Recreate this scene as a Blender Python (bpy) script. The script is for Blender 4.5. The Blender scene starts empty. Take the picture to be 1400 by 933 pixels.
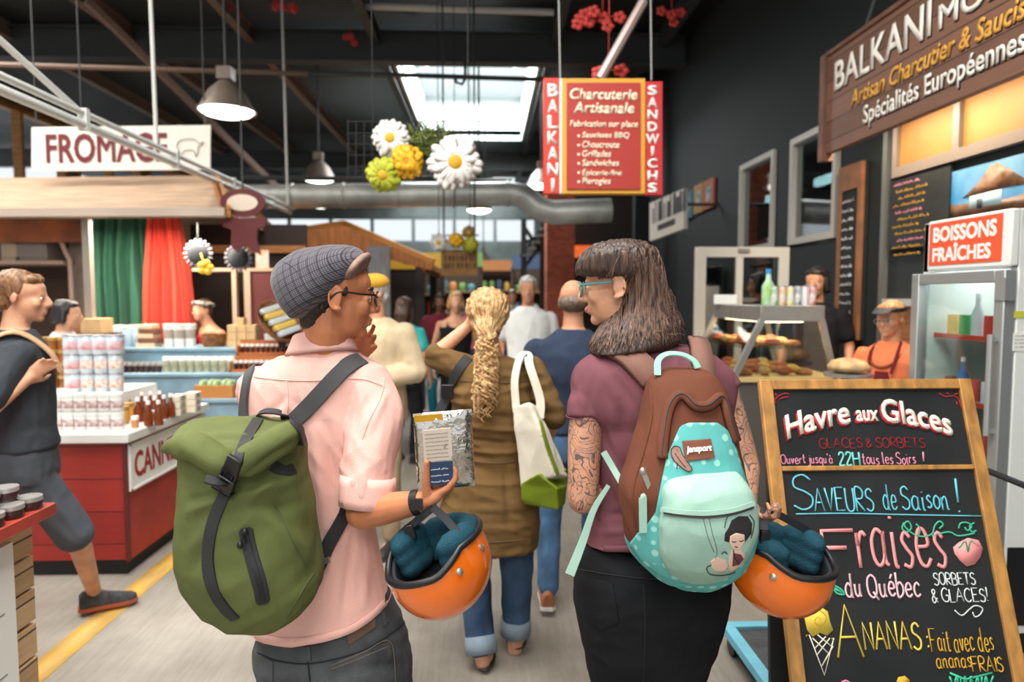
import bpy, bmesh, math, random
from mathutils import Vector, Matrix, noise
from mathutils.bvhtree import BVHTree
rnd = random.Random(7)
SC = bpy.context.scene
COL = SC.collection
PI = math.pi
V = Vector

# ---------------------------------------------------------------- camera
FPX, CX, CY, CAMZ = 933.0, 700.0, 466.5, 1.62
pitch = math.atan(61.5 / FPX)
yaw = math.atan(35.0 / FPX * math.cos(pitch))
cam_d = bpy.data.cameras.new('camera')
cam = bpy.data.objects.new('camera', cam_d)
COL.objects.link(cam)
cam.location = (0, 0, CAMZ)
cam.rotation_euler = (PI / 2 - pitch, 0, -yaw)
cam_d.sensor_width = 36.0
cam_d.lens = 36.0 * FPX / 1400.0
cam_d.clip_start = 0.05
cam_d.dof.use_dof = True
cam_d.dof.focus_distance = 1.8
cam_d.dof.aperture_fstop = 2.2
SC.camera = cam
CROT = cam.rotation_euler.to_matrix()
CPOS = V((0, 0, CAMZ))

# ---------------------------------------------------------------- light
SC.view_settings.view_transform = 'Standard'
SC.view_settings.look = 'None'
SC.view_settings.gamma = 1.0
SC.view_settings.exposure = 1.18
SC.view_settings.use_curve_mapping = False
wd = bpy.data.worlds.new('overcast_sky')
SC.world = wd
wd.use_nodes = True
bg = wd.node_tree.nodes['Background']
bg.inputs[0].default_value = (0.93, 0.97, 1.0, 1)
bg.inputs[1].default_value = 0.48


def area(name, loc, sx, sy, power, color=(1, 1, 1), rot=(0, 0, 0)):
    d = bpy.data.lights.new(name, 'AREA')
    d.shape = 'RECTANGLE'
    d.size, d.size_y = sx, sy
    d.energy = power
    d.color = color
    o = bpy.data.objects.new(name, d)
    COL.objects.link(o)
    o.location = loc
    o.rotation_euler = rot
    return o


# daylight coming down through the roof's skylight wells
area('skylight_daylight', (-0.9, 1.2, 5.9), 3.6, 4.0, 255, (1.0, 0.97, 0.92))
area('skylight_daylight', (-0.3, 14.0, 6.3), 2.0, 5.0, 330, (0.95, 0.98, 1.0))
area('skylight_daylight', (-5.5, 5.0, 5.9), 3.0, 4.0, 330, (1.0, 0.95, 0.88))
area('skylight_daylight', (-0.5, -5.0, 5.9), 3.6, 4.0, 260, (1.0, 0.97, 0.93))
area('skylight_daylight', (-1.0, 22.0, 5.9), 4.0, 4.0, 400, (0.95, 0.98, 1.0))
area('stall_light', (-3.3, 6.2, 2.28), 1.8, 0.15, 36, (1.0, 0.88, 0.72))
area('shop_fill_light', (2.68, 4.3, 2.88), 0.12, 1.4, 15, (1.0, 0.85, 0.65))  # added fill, unseen behind the shop sign, to brighten the deli stall


# ---------------------------------------------------------------- helpers
def ray(px, py):
    return CROT @ V(((px - CX) / FPX, (CY - py) / FPX, -1.0))


def P(px, py, Y):
    """a pixel of the photograph on the plane at distance Y along the aisle"""
    d = ray(px, py)
    return CPOS + d * (Y / d.y)


def PZ(px, py, z):
    d = ray(px, py)
    return CPOS + d * ((z - CAMZ) / d.z)


def PX(px, py, x):
    d = ray(px, py)
    return CPOS + d * (x / d.x)


def lin(c):
    out = []
    for k in c[:3]:
        k = k / 255.0
        out.append(k / 12.92 if k <= 0.04045 else ((k + 0.055) / 1.055) ** 2.4)
    return (out[0], out[1], out[2], 1.0)


_mats = {}


def M(name, col=(128, 128, 128), rough=0.7, metal=0.0, var=0.0, vs=8.0, bump=0.0, bs=60.0, stretch=None,
      col2=None, emit=0.0, alpha=1.0, spec=0.5, coat=0.0, sheen=0.0, trans=0.0):
    """procedural principled material; var mixes col with col2 (or a darker col) by noise"""
    if name in _mats:
        return _mats[name]
    m = bpy.data.materials.new(name)
    m.use_nodes = True
    nt = m.node_tree
    b = nt.nodes['Principled BSDF']
    b.inputs['Base Color'].default_value = lin(col)
    b.inputs['Roughness'].default_value = rough
    b.inputs['Metallic'].default_value = metal
    b.inputs['Specular IOR Level'].default_value = spec
    b.inputs['Coat Weight'].default_value = coat
    b.inputs['Sheen Weight'].default_value = sheen
    b.inputs['Transmission Weight'].default_value = trans
    b.inputs['Alpha'].default_value = alpha
    if emit > 0:
        b.inputs['Emission Color'].default_value = lin(col)
        b.inputs['Emission Strength'].default_value = emit
    if var > 0 or bump > 0:
        tc = nt.nodes.new('ShaderNodeTexCoord')
        mp = nt.nodes.new('ShaderNodeMapping')
        if stretch:
            mp.inputs['Scale'].default_value = stretch
        nt.links.new(tc.outputs['Object'], mp.inputs['Vector'])
    if var > 0:
        n = nt.nodes.new('ShaderNodeTexNoise')
        n.inputs['Scale'].default_value = vs
        n.inputs['Detail'].default_value = 5
        nt.links.new(mp.outputs[0], n.inputs['Vector'])
        r = nt.nodes.new('ShaderNodeValToRGB')
        c2 = col2 or tuple(k * (1 - var) for k in col)
        r.color_ramp.elements[0].position = 0.35
        r.color_ramp.elements[1].position = 0.68
        r.color_ramp.elements[0].color = lin(c2)
        r.color_ramp.elements[1].color = lin(col)
        nt.links.new(n.outputs[0], r.inputs[0])
        nt.links.new(r.outputs[0], b.inputs['Base Color'])
    if bump > 0:
        n2 = nt.nodes.new('ShaderNodeTexNoise')
        n2.inputs['Scale'].default_value = bs
        n2.inputs['Detail'].default_value = 3
        nt.links.new(mp.outputs[0], n2.inputs['Vector'])
        bp = nt.nodes.new('ShaderNodeBump')
        bp.inputs['Strength'].default_value = bump
        bp.inputs['Distance'].default_value = 0.01
        nt.links.new(n2.outputs[0], bp.inputs['Height'])
        nt.links.new(bp.outputs[0], b.inputs['Normal'])
    _mats[name] = m
    return m


def glass(name, tint=(235, 245, 245), gl=0.12, rough=0.02):
    """thin pane: see-through with a glossy share"""
    if name in _mats:
        return _mats[name]
    m = bpy.data.materials.new(name)
    m.use_nodes = True
    nt = m.node_tree
    nt.nodes.clear()
    o = nt.nodes.new('ShaderNodeOutputMaterial')
    t = nt.nodes.new('ShaderNodeBsdfTransparent')
    t.inputs[0].default_value = lin(tint)
    g = nt.nodes.new('ShaderNodeBsdfGlossy')
    g.inputs['Roughness'].default_value = rough
    x = nt.nodes.new('ShaderNodeMixShader')
    x.inputs[0].default_value = gl
    nt.links.new(t.outputs[0], x.inputs[1])
    nt.links.new(g.outputs[0], x.inputs[2])
    nt.links.new(x.outputs[0], o.inputs[0])
    _mats[name] = m
    return m


def basis(n, up=V((0, 0, 1))):
    """right, up, normal frame for a surface with normal n"""
    n = n.normalized()
    r = up.cross(n)
    if r.length < 1e-5:
        r = V((1, 0, 0))
    r.normalize()
    return r, n.cross(r).normalized(), n


def catmull(pts, k=4, closed=False):
    pts = [V(p) for p in pts]
    if len(pts) < 3:
        return pts
    n = len(pts)
    out = []
    segs = n if closed else n - 1
    for i in range(segs):
        if closed:
            a, b, c, d = pts[(i - 1) % n], pts[i], pts[(i + 1) % n], pts[(i + 2) % n]
        else:
            b, c = pts[i], pts[i + 1]
            a = pts[i - 1] if i else b + (b - c)
            d = pts[i + 2] if i + 2 < n else c + (c - b)
        for j in range(k):
            t = j / k
            out.append(0.5 * ((2 * b) + (c - a) * t + (2 * a - 5 * b + 4 * c - d) * t * t + (3 * b - a - 3 * c + d) * t ** 3))
    if not closed:
        out.append(pts[-1])
    return out


class MB:
    def __init__(s):
        s.v, s.f, s.m = [], [], []

    def add(s, vs, fs, mi=0):
        b = len(s.v)
        s.v += [V(p) for p in vs]
        s.f += [tuple(i + b for i in f) for f in fs]
        s.m += [mi] * len(fs)
        return s

    def box(s, c, d, rot=None, mi=0):
        c = V(c)
        vs = []
        for z in (-.5, .5):
            for x, y in ((-.5, -.5), (.5, -.5), (.5, .5), (-.5, .5)):
                p = V((x * d[0], y * d[1], z * d[2]))
                vs.append(c + (rot @ p if rot else p))
        return s.add(vs, [(3, 2, 1, 0), (4, 5, 6, 7), (0, 1, 5, 4), (1, 2, 6, 5), (2, 3, 7, 6), (3, 0, 4, 7)], mi)

    def mm(s, x0, x1, y0, y1, z0, z1, mi=0):
        return s.box(((x0 + x1) / 2, (y0 + y1) / 2, (z0 + z1) / 2), (abs(x1 - x0), abs(y1 - y0), abs(z1 - z0)), None, mi)

    def beam(s, a, b, w, h, up=V((0, 0, 1)), mi=0):
        """box bar from a to b, w wide and h tall"""
        a, b = V(a), V(b)
        d = (b - a)
        L = d.length
        d = d / L
        r = d.cross(up)
        if r.length < 1e-4:
            r = d.cross(V((0, 1, 0)))
        r.normalize()
        u = r.cross(d)
        rot = Matrix((r, d, u)).transposed()
        return s.box((a + b) / 2, (w, L, h), rot, mi)

    def loft(s, rings, mi=0, cap=True, closed=True):
        n = len(rings[0])
        b = len(s.v)
        for r in rings:
            s.v += [V(p) for p in r]
        fs = []
        for i in range(len(rings) - 1):
            for j in range(n if closed else n - 1):
                a, c = b + i * n + j, b + i * n + (j + 1) % n
                fs.append((a, c, c + n, a + n))
        if cap:
            fs.append(tuple(b + j for j in reversed(range(n))))
            fs.append(tuple(b + (len(rings) - 1) * n + j for j in range(n)))
        s.f += fs
        s.m += [mi] * len(fs)
        return s

    def tube(s, pts, r, n=8, mi=0, smooth=0, flat=1.0, ref=None, cap=True):
        pts = [V(p) for p in pts]
        rs = list(r) if isinstance(r, (list, tuple)) else [r] * len(pts)
        if smooth and len(pts) > 2:
            rv = [V((q, 0, 0)) for q in rs]
            pts = catmull(pts, smooth)
            rs = [max(1e-4, q.x) for q in catmull(rv, smooth)]
        prev = None
        rings = []
        for i, p in enumerate(pts):
            t = (pts[min(i + 1, len(pts) - 1)] - pts[max(i - 1, 0)])
            t = t.normalized() if t.length > 1e-9 else V((0, 0, 1))
            if prev is None:
                q = ref if ref is not None else (V((0, 0, 1)) if abs(t.z) < 0.9 else V((1, 0, 0)))
                x = (q - t * q.dot(t)).normalized()
            else:
                x = prev - t * prev.dot(t)
                x = x.normalized() if x.length > 1e-6 else t.orthogonal().normalized()
            prev = x
            y = t.cross(x)
            rings.append([p + (x * math.cos(2 * PI * k / n) * flat + y * math.sin(2 * PI * k / n)) * rs[i] for k in range(n)])
        return s.loft(rings, mi, cap)

    def limb(s, pts, r, n=12, mi=0):
        """tube with rounded ends"""
        s.tube(pts, r, n, mi, smooth=4)
        rs = r if isinstance(r, (list, tuple)) else [r, r]
        s.ell(pts[0], (rs[0],) * 3, None, 12, 8, mi)
        s.ell(pts[-1], (rs[-1],) * 3, None, 12, 8, mi)
        return s

    def ell(s, c, r, rot=None, n=16, k=10, mi=0):
        c = V(c)
        vs = []
        T = lambda p: c + (rot @ p if rot else p)
        for i in range(1, k):
            a = PI * i / k
            for j in range(n):
                t = 2 * PI * j / n
                vs.append(T(V((r[0] * math.sin(a) * math.cos(t), r[1] * math.sin(a) * math.sin(t), r[2] * math.cos(a)))))
        fs = []
        for i in range(k - 2):
            for j in range(n):
                a, b = i * n + j, i * n + (j + 1) % n
                fs.append((a, a + n, b + n, b))
        vs += [T(V((0, 0, r[2]))), T(V((0, 0, -r[2])))]
        tp, bt = len(vs) - 2, len(vs) - 1
        for j in range(n):
            fs.append((tp, j, (j + 1) % n))
            fs.append((bt, (k - 2) * n + (j + 1) % n, (k - 2) * n + j))
        return s.add(vs, fs, mi)

    def lathe(s, prof, c=(0, 0, 0), rot=None, n=16, mi=0, cap=True):
        c = V(c)
        rings = []
        for r, z in prof:
            ring = []
            for j in range(n):
                t = 2 * PI * j / n
                p = V((r * math.cos(t), r * math.sin(t), z))
                ring.append(c + (rot @ p if rot else p))
            rings.append(ring)
        return s.loft(rings, mi, cap)

    def prism(s, poly, O, X, Y, d, mi=0):
        """flat polygon in the (X, Y) plane at O, extruded d along X x Y"""
        O, X, Y = V(O), V(X), V(Y)
        N = X.cross(Y).normalized() * d
        b = len(s.v)
        n = len(poly)
        s.v += [O + X * p[0] + Y * p[1] for p in poly] + [O + X * p[0] + Y * p[1] + N for p in poly]
        fs = [tuple(b + i for i in reversed(range(n))), tuple(b + n + i for i in range(n))]
        fs += [(b + i, b + (i + 1) % n, b + n + (i + 1) % n, b + n + i) for i in range(n)]
        s.f += fs
        s.m += [mi] * len(fs)
        return s

    def strap(s, pts, nrm, w, th, mi=0):
        """flat band: pts with surface normals, width w (number or list), thickness th, lying on top of the surface"""
        n = len(pts)
        ws = w if isinstance(w, (list, tuple)) else [w] * n
        rings = []
        for i, p in enumerate(pts):
            t = (pts[min(i + 1, n - 1)] - pts[max(i - 1, 0)]).normalized()
            N = nrm[i] - t * nrm[i].dot(t)
            N = N.normalized() if N.length > 1e-6 else t.orthogonal()
            x = t.cross(N)
            h = ws[i] / 2
            rings.append([p - x * h, p + x * h, p + x * h * .94 + N * th, p - x * h * .94 + N * th])
        return s.loft(rings, mi)

    def stroke(s, pts, O, X, Y, w, d, mi=0):
        """flat brush stroke through 2-D points on a board"""
        N = X.cross(Y).normalized()
        q = [V(O) + X * p[0] + Y * p[1] for p in pts]
        if len(q) < 2:
            return s
        rings = []
        n = len(q)
        for i, p in enumerate(q):
            t = (q[min(i + 1, n - 1)] - q[max(i - 1, 0)])
            if t.length < 1e-9:
                t = V(X)
            t.normalize()
            x = t.cross(N) * (w / 2)
            rings.append([p - x, p + x, p + x + N * d, p - x + N * d])
        return s.loft(rings, mi)

    def xf(s, fn):
        s.v = [fn(p) for p in s.v]
        return s

    def mesh(s, name='mesh'):
        me = bpy.data.meshes.new(name)
        me.from_pydata([tuple(p) for p in s.v], [], s.f)
        me.polygons.foreach_set('material_index', s.m)
        me.update()
        return me

    def build(s, name, mats, parent=None, sharp=0.7, bevel=0.0, **kw):
        return put(name, s.mesh(name), mats, parent, sharp, bevel, **kw)


WLOC = {}


def put(name, me, mats, parent=None, sharp=0.7, bevel=0.0, label=None, cat=None, group=None, kind=None):
    """link a world-space mesh as one object, its origin at its base"""
    if not isinstance(mats, (list, tuple)):
        mats = [mats]
    me.name = name
    for m in mats:
        me.materials.append(m)
    o = bpy.data.objects.new(name, me)
    COL.objects.link(o)
    if parent is not None:
        base = WLOC[parent.name]
        o.parent = parent
        WLOC[o.name] = base
        loc = V((0, 0, 0))
    else:
        xs = [v.co for v in me.vertices]
        base = V(((min(p.x for p in xs) + max(p.x for p in xs)) / 2, (min(p.y for p in xs) + max(p.y for p in xs)) / 2,
                  min(p.z for p in xs)))
        WLOC[o.name] = base
        loc = base
    me.transform(Matrix.Translation(-base))
    me['off'] = tuple(base)
    o.location = loc
    me.shade_smooth()
    if sharp:
        me.set_sharp_from_angle(angle=sharp)
    if bevel > 0:
        b = o.modifiers.new('bevel', 'BEVEL')
        b.width = bevel
        b.segments = 2
        b.limit_method = 'ANGLE'
        b.angle_limit = 0.6
    tag(o, label, cat, group, kind)
    return o


def tag(o, label=None, cat=None, group=None, kind=None):
    if label:
        o['label'] = label
    if cat:
        o['category'] = cat
    if group:
        o['group'] = group
    if kind:
        o['kind'] = kind
    return o


def thing(name, label, cat, loc, group=None):
    o = bpy.data.objects.new(name, None)
    COL.objects.link(o)
    o.location = loc
    o.empty_display_size = 0.05
    WLOC[o.name] = V(loc)
    return tag(o, label, cat, group)


def struct(mb, name, mats, **kw):
    return mb.build(name, mats, kind='structure', **kw)


def dup(root, loc, rotz=0.0, label=None, group=None, scale=None):
    r = root.copy()
    COL.objects.link(r)
    r.location = loc
    r.rotation_euler = (root.rotation_euler.x, root.rotation_euler.y, rotz)
    if scale:
        r.scale = (scale,) * 3
    if label:
        r['label'] = label
    if group:
        r['group'] = group
    for ch in list(root.children):
        c = ch.copy()
        COL.objects.link(c)
        c.parent = r
        for g in ch.children:
            d = g.copy()
            COL.objects.link(d)
            d.parent = c
    return r


def evaluated(ob):
    COL.objects.link(ob)
    dg = bpy.context.evaluated_depsgraph_get()
    me = bpy.data.meshes.new_from_object(ob.evaluated_get(dg))
    COL.objects.unlink(ob)
    d = ob.data
    bpy.data.objects.remove(ob)
    if isinstance(d, bpy.types.Mesh):
        bpy.data.meshes.remove(d)
    else:
        bpy.data.curves.remove(d)
    return me


def fuse(mb, voxel=0.006, it=3, disp=None, cut=None):
    """one continuous skin round overlapping closed shapes, smoothed, then displaced along its normals"""
    ob = bpy.data.objects.new('tmp', mb.mesh('tmp'))
    r = ob.modifiers.new('r', 'REMESH')
    r.mode = 'VOXEL'
    r.voxel_size = voxel
    if it:
        sm = ob.modifiers.new('s', 'SMOOTH')
        sm.factor = 0.5
        sm.iterations = it
    me = evaluated(ob)
    me.materials.clear()
    if disp:
        ns = [V(v.normal) for v in me.vertices]
        for v, n in zip(me.vertices, ns):
            v.co += n * disp(v.co, n)
    if cut and hasattr(cut, 'z'):
        for v in me.vertices:
            zz = cut.z(v.co.x)
            if abs(v.co.z - zz) < voxel * .8:
                v.co.z = zz
    if cut:
        bm = bmesh.new()
        bm.from_mesh(me)
        bmesh.ops.delete(bm, geom=[f for f in bm.faces if cut(f.calc_center_median())], context='FACES')
        bm.to_mesh(me)
        bm.free()
    me.update()
    return me


def folds(amp, scale=(1, 1, 1), f=9.0, seed=0.0):
    def d(p, n):
        q = V((p.x * scale[0] + seed, p.y * scale[1], p.z * scale[2])) * f
        q += V((noise.noise(q * .5 + V((3, 1, 2))), noise.noise(q * .5), 0)) * .8
        a = 1 - abs(noise.noise(q)) * 2
        b = noise.noise(q * 2.3 + V((9, 9, 9)))
        return amp * (a * .7 + b * .35)
    return d


def creases(lines):
    """raised or sunk cloth folds along lines: (px, py, px, py, Y, height, width)"""
    L = [(P(a, b, Y), P(c, d, Y), h, w) for a, b, c, d, Y, h, w in lines]

    def f(p):
        t = 0
        for A, B, h, w in L:
            ab = B - A
            k = max(0, min(1, (p - A).dot(ab) / ab.length_squared))
            q = A + ab * k - p
            dd = (q.x * q.x + q.z * q.z) + .05 * q.y * q.y
            if dd < 9 * w * w:
                t += h * math.exp(-dd / (w * w)) * (1 - .6 * abs(2 * k - 1) ** 2)
        return t
    return f


class Surf:
    """what the camera's ray meets on a mesh: used to lay straps, zips and prints on a surface"""

    def __init__(s, me, off=None):
        off = V(me['off']) if 'off' in me.keys() else V((0, 0, 0))
        s.b = BVHTree.FromPolygons([v.co + off for v in me.vertices], [tuple(p.vertices) for p in me.polygons])

    def at(s, px, py):
        d = ray(px, py).normalized()
        h = s.b.ray_cast(CPOS, d)
        if h[0] is None:
            y = 2.0
            k = P(px, py, y)
            q = s.b.find_nearest(k)
            # walk to the nearest point on the silhouette
            for _ in range(3):
                w = (q[0] - CPOS).dot(d)
                q = s.b.find_nearest(CPOS + d * w)
            return q[0], q[1]
        n = h[1]
        if n.dot(d) > 0:
            n = -n
        return h[0], n

    def path(s, pp, k=5):
        pts = catmull([V((a, b, 0)) for a, b in pp], k)
        out = [s.at(p.x, p.y) for p in pts]
        return [o[0] for o in out], smooth_n([o[1] for o in out])


def smooth_n(ns):
    out = []
    for i in range(len(ns)):
        a = V((0, 0, 0))
        for j in range(max(0, i - 2), min(len(ns), i + 3)):
            a += ns[j]
        out.append(a.normalized())
    return out


def smooth_p(ps, it=2):
    ps = [V(p) for p in ps]
    for _ in range(it):
        ps = [ps[0]] + [(ps[i - 1] + ps[i] * 2 + ps[i + 1]) / 4 for i in range(1, len(ps) - 1)] + [ps[-1]]
    return ps


def inside(poly, x, y):
    c = False
    j = len(poly) - 1
    for i in range(len(poly)):
        xi, yi = poly[i]
        xj, yj = poly[j]
        if (yi > y) != (yj > y) and x < (xj - xi) * (y - yi) / (yj - yi) + xi:
            c = not c
        j = i
    return c


def patch(mb, surf, poly, th, step=3.0, mi=0, lift=0.0):
    """a piece of cloth or print laid on a surface: polygon outline in pixels, thickness th"""
    rows = []
    y0, y1 = min(p[1] for p in poly), max(p[1] for p in poly)
    n = max(2, int((y1 - y0) / step))
    m = max(2, int((max(p[0] for p in poly) - min(p[0] for p in poly)) / step))
    for i in range(n + 1):
        y = y0 + (y1 - y0) * min(max(i / n, .004), .996)
        xs = []
        for k in range(len(poly)):
            a, b = poly[k], poly[(k + 1) % len(poly)]
            if (a[1] > y) != (b[1] > y):
                xs.append(a[0] + (b[0] - a[0]) * (y - a[1]) / (b[1] - a[1]))
        if len(xs) < 2:
            continue
        l, r = min(xs), max(xs)
        row = []
        for j in range(m + 1):
            h = surf.at(l + (r - l) * j / m, y)
            row.append(h)
        rows.append(row)
    top = [[p + nn * (th + lift) for p, nn in r] for r in rows]
    bot = [[p - nn * 0.002 + nn * lift for p, nn in r] for r in rows]
    b = len(mb.v)
    R, C = len(rows), m + 1
    for r in top:
        mb.v += r
    for r in bot:
        mb.v += r
    fs = []
    o = R * C
    for i in range(R - 1):
        for j in range(C - 1):
            a = b + i * C + j
            fs.append((a, a + C, a + C + 1, a + 1))
            fs.append((a + o, a + o + 1, a + o + C + 1, a + o + C))
    for i in range(R - 1):
        for j in (0, C - 1):
            a = b + i * C + j
            q = (a, a + o, a + o + C, a + C)
            fs.append(q if j == 0 else tuple(reversed(q)))
    for j in range(C - 1):
        for i in (0, R - 1):
            a = b + i * C + j
            q = (a, a + 1, a + o + 1, a + o)
            fs.append(q if i == 0 else tuple(reversed(q)))
    mb.f += fs
    mb.m += [mi] * len(fs)
    return mb


def rows(mb, data, n=28, sq=2.4, mi=0, tilt=0.0):
    """body loft: data rows (py, left px, right px, Y, depth radius); superellipse sections, silhouette as given"""
    q = [V((d[0], d[1], d[2])) for d in data]
    w = [V((d[3], d[4], 0)) for d in data]
    q, w = catmull(q, 4), catmull(w, 4)
    rings = []
    for a, b in zip(q, w):
        L, R = P(a.y, a.x, b.x), P(a.z, a.x, b.x)
        c, h = (L + R) / 2, (R - L).length / 2
        X = (R - L).normalized() if h > 1e-6 else V((1, 0, 0))
        Yv = V((-X.y, X.x, 0)).normalized()
        ring = []
        for k in range(n):
            t = 2 * PI * k / n
            ct, st = math.cos(t), math.sin(t)
            ring.append(c + X * h * math.copysign(abs(ct) ** (2 / sq), ct) + Yv * b.y * math.copysign(abs(st) ** (2 / sq), st))
        rings.append(ring)
    return mb.loft(rings, mi)


# ---------------------------------------------------------------- lettering
_tx = {}


def text2d(body, bold=0.0, shear=0.0, space=1.0):
    k = (body, bold, shear, space)
    if k not in _tx:
        c = bpy.data.curves.new('t', 'FONT')
        c.body = body
        c.size = 1.0
        c.offset = 0
        c.shear = shear
        c.space_character = space
        c.resolution_u = 3
        ob = bpy.data.objects.new('t', c)
        me = evaluated(ob)
        vs_, fs_ = [V(v.co) for v in me.vertices], [tuple(p.vertices) for p in me.polygons]
        if bold:  # push the outline outwards
            ed = {(f[i], f[(i + 1) % len(f)]) for f in fs_ for i in range(len(f))}
            nr = [V((0, 0, 0)) for _ in vs_]
            for a, b in ed:
                if (b, a) not in ed:
                    d = vs_[b] - vs_[a]
                    if d.length > 1e-7:
                        d.normalize()
                        nr[a] += V((d.y, -d.x, 0))
                        nr[b] += V((d.y, -d.x, 0))
            vs_ = [p + (n.normalized() * bold if n.length > 1e-6 else n) for p, n in zip(vs_, nr)]
        _tx[k] = (vs_, fs_)
        bpy.data.meshes.remove(me)
    return _tx[k]


def letters(mb, body, O, X, Y, w=None, h=None, bold=0.0, shear=0.0, mi=0, d=0.002, space=1.0, warp=None, center=False):
    """solid letters on a plane: O lower left, X / Y unit axes, fitted to w by h metres"""
    vs, fs = text2d(body, bold, shear, space)
    if not vs:
        return mb
    x0, x1 = min(p.x for p in vs), max(p.x for p in vs)
    y0, y1 = min(p.y for p in vs), max(p.y for p in vs)
    sx = w / (x1 - x0) if w else None
    sy = h / (y1 - y0) if h else sx
    sx = sx or sy
    N = V(X).cross(V(Y)).normalized()
    ox = -(x1 - x0) * sx / 2 if center else 0
    pts = []
    for p in vs:
        a, b = (p.x - x0) * sx + ox, (p.y - y0) * sy
        if warp:
            a, b = warp(a, b)
        pts.append(V(O) + V(X) * a + V(Y) * b)
    base = len(mb.v)
    n = len(pts)
    mb.v += [p + N * d for p in pts] + pts
    # boundary edges give the letters their thickness
    cnt = {}
    for f in fs:
        for i in range(len(f)):
            e = (f[i], f[(i + 1) % len(f)])
            cnt[e] = 1
    F = [tuple(base + i for i in f) for f in fs]
    for (a, b2) in cnt:
        if (b2, a) not in cnt:
            F.append((base + b2, base + a, base + a + n, base + b2 + n))
    mb.f += F
    mb.m += [mi] * len(F)
    return mb


G = {
    'A': '0,0 .45,1 .9,0|.18,.38 .72,.38', 'B': '0,0 0,1 .5,.98 .65,.8 .5,.58 .1,.53 .6,.5 .75,.25 .55,.02 0,0',
    'C': '.75,.85 .5,1 .15,.85 0,.5 .15,.12 .5,0 .8,.15', 'E': '.7,1 0,1 0,0 .72,0|0,.52 .55,.52',
    'F': '.75,1 0,1 0,0|0,.52 .55,.52', 'G': '.75,.85 .5,1 .15,.85 0,.5 .15,.12 .5,0 .8,.12 .8,.45 .5,.45',
    'H': '0,0 0,1|.7,0 .7,1|0,.5 .7,.5', 'I': '.1,0 .1,1', 'L': '0,1 0,0 .6,0', 'N': '0,0 0,1 .7,0 .7,1',
    'O': '.4,1 .1,.85 0,.5 .1,.15 .4,0 .7,.15 .8,.5 .7,.85 .4,1', 'Q': '.4,1 .1,.85 0,.5 .1,.15 .4,0 .7,.15 .8,.5 .7,.85 .4,1|.45,.25 .85,-.1',
    'R': '0,0 0,1 .5,1 .68,.78 .5,.55 .05,.5 .7,0', 'S': '.65,.85 .4,1 .1,.9 .08,.65 .4,.52 .65,.35 .6,.1 .3,0 0,.12',
    'T': '0,1 .8,1|.4,1 .4,0', 'U': '0,1 0,.3 .15,.04 .4,0 .62,.08 .7,.35 .7,1', 'V': '0,1 .38,0 .75,1', 'D': '0,0 0,1 .4,.95 .7,.7 .72,.35 .45,.05 0,0',
    'P': '0,0 0,1 .5,1 .68,.78 .5,.55 .05,.5', 'M': '0,0 .05,1 .4,.3 .75,1 .8,0',
    'a': '.5,.5 .25,.58 .03,.4 .05,.12 .25,0 .48,.15 .52,.55 .5,.1 .62,0', 'b': '0,1 0,0 .25,-.02 .48,.15 .48,.42 .25,.58 0,.42',
    'c': '.48,.45 .28,.57 .05,.42 .03,.15 .22,0 .5,.1', 'd': '.5,.42 .28,.58 .04,.4 .04,.14 .25,0 .48,.14 .52,1 .52,.06 .62,0',
    'e': '.06,.3 .5,.33 .42,.55 .2,.57 .03,.32 .12,.06 .35,0 .55,.12', 'f': '.5,.9 .35,1 .2,.85 .2,-.1|0,.5 .42,.5',
    'i': '.08,.55 .08,.05 .2,0|.08,.76 .1,.8', 'j': '.2,.55 .2,-.2 .08,-.32 -.1,-.22|.2,.76 .22,.8', 'l': '.08,1 .08,.06 .2,0',
    'm': '0,0 0,.55 0,.35 .15,.56 .28,.5 .3,0 .3,.35 .45,.56 .58,.5 .6,0', 'n': '0,0 0,.55 0,.38 .2,.57 .38,.5 .42,.1 .52,0',
    'o': '.25,.57 .05,.42 .03,.15 .25,0 .47,.15 .48,.42 .25,.57', 'r': '0,0 0,.55 0,.35 .18,.56 .36,.5',
    's': '.4,.48 .22,.57 .06,.45 .22,.3 .4,.18 .28,.02 .02,.06', 't': '.18,.9 .18,.1 .3,0 .42,.06|0,.6 .4,.6',
    'u': '0,.55 .02,.15 .18,0 .38,.12 .42,.55 .42,.1 .52,0', 'v': '0,.55 .2,0 .42,.55', 'x': '0,.55 .45,0|.45,.55 0,0',
    'q': '.5,.45 .28,.58 .04,.4 .04,.14 .25,0 .48,.14 .52,.55 .52,-.35', 'g': '.5,.45 .28,.58 .04,.4 .04,.14 .25,0 .48,.14 .52,.55 .5,-.25 .25,-.38 .02,-.25',
    'p': '0,.55 0,-.38|0,.42 .25,.58 .48,.42 .48,.15 .25,0 0,.12',
    '\u00e9': '.06,.3 .5,.33 .42,.55 .2,.57 .03,.32 .12,.06 .35,0 .55,.12|.22,.72 .42,.92',
    '\u00e0': '.5,.5 .25,.58 .03,.4 .05,.12 .25,0 .48,.15 .52,.55 .5,.1 .62,0|.15,.92 .32,.72',
    '!': '.12,1.05 .1,.3|.09,.04 .1,0', '&': '.7,0 .15,.7 .2,.95 .42,.95 .45,.75 .08,.35 .08,.1 .3,0 .65,.35', ':': '.08,.5 .1,.46|.08,.1 .1,.06',
    "'": '.06,1 .03,.8', '2': '.02,.78 .2,1 .5,.95 .55,.7 .02,.02 .62,.02', '.': '.05,.04 .06,0', '-': '0,.3 .35,.3',
}
SHARP = set('AEFHILNTVMx')


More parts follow.
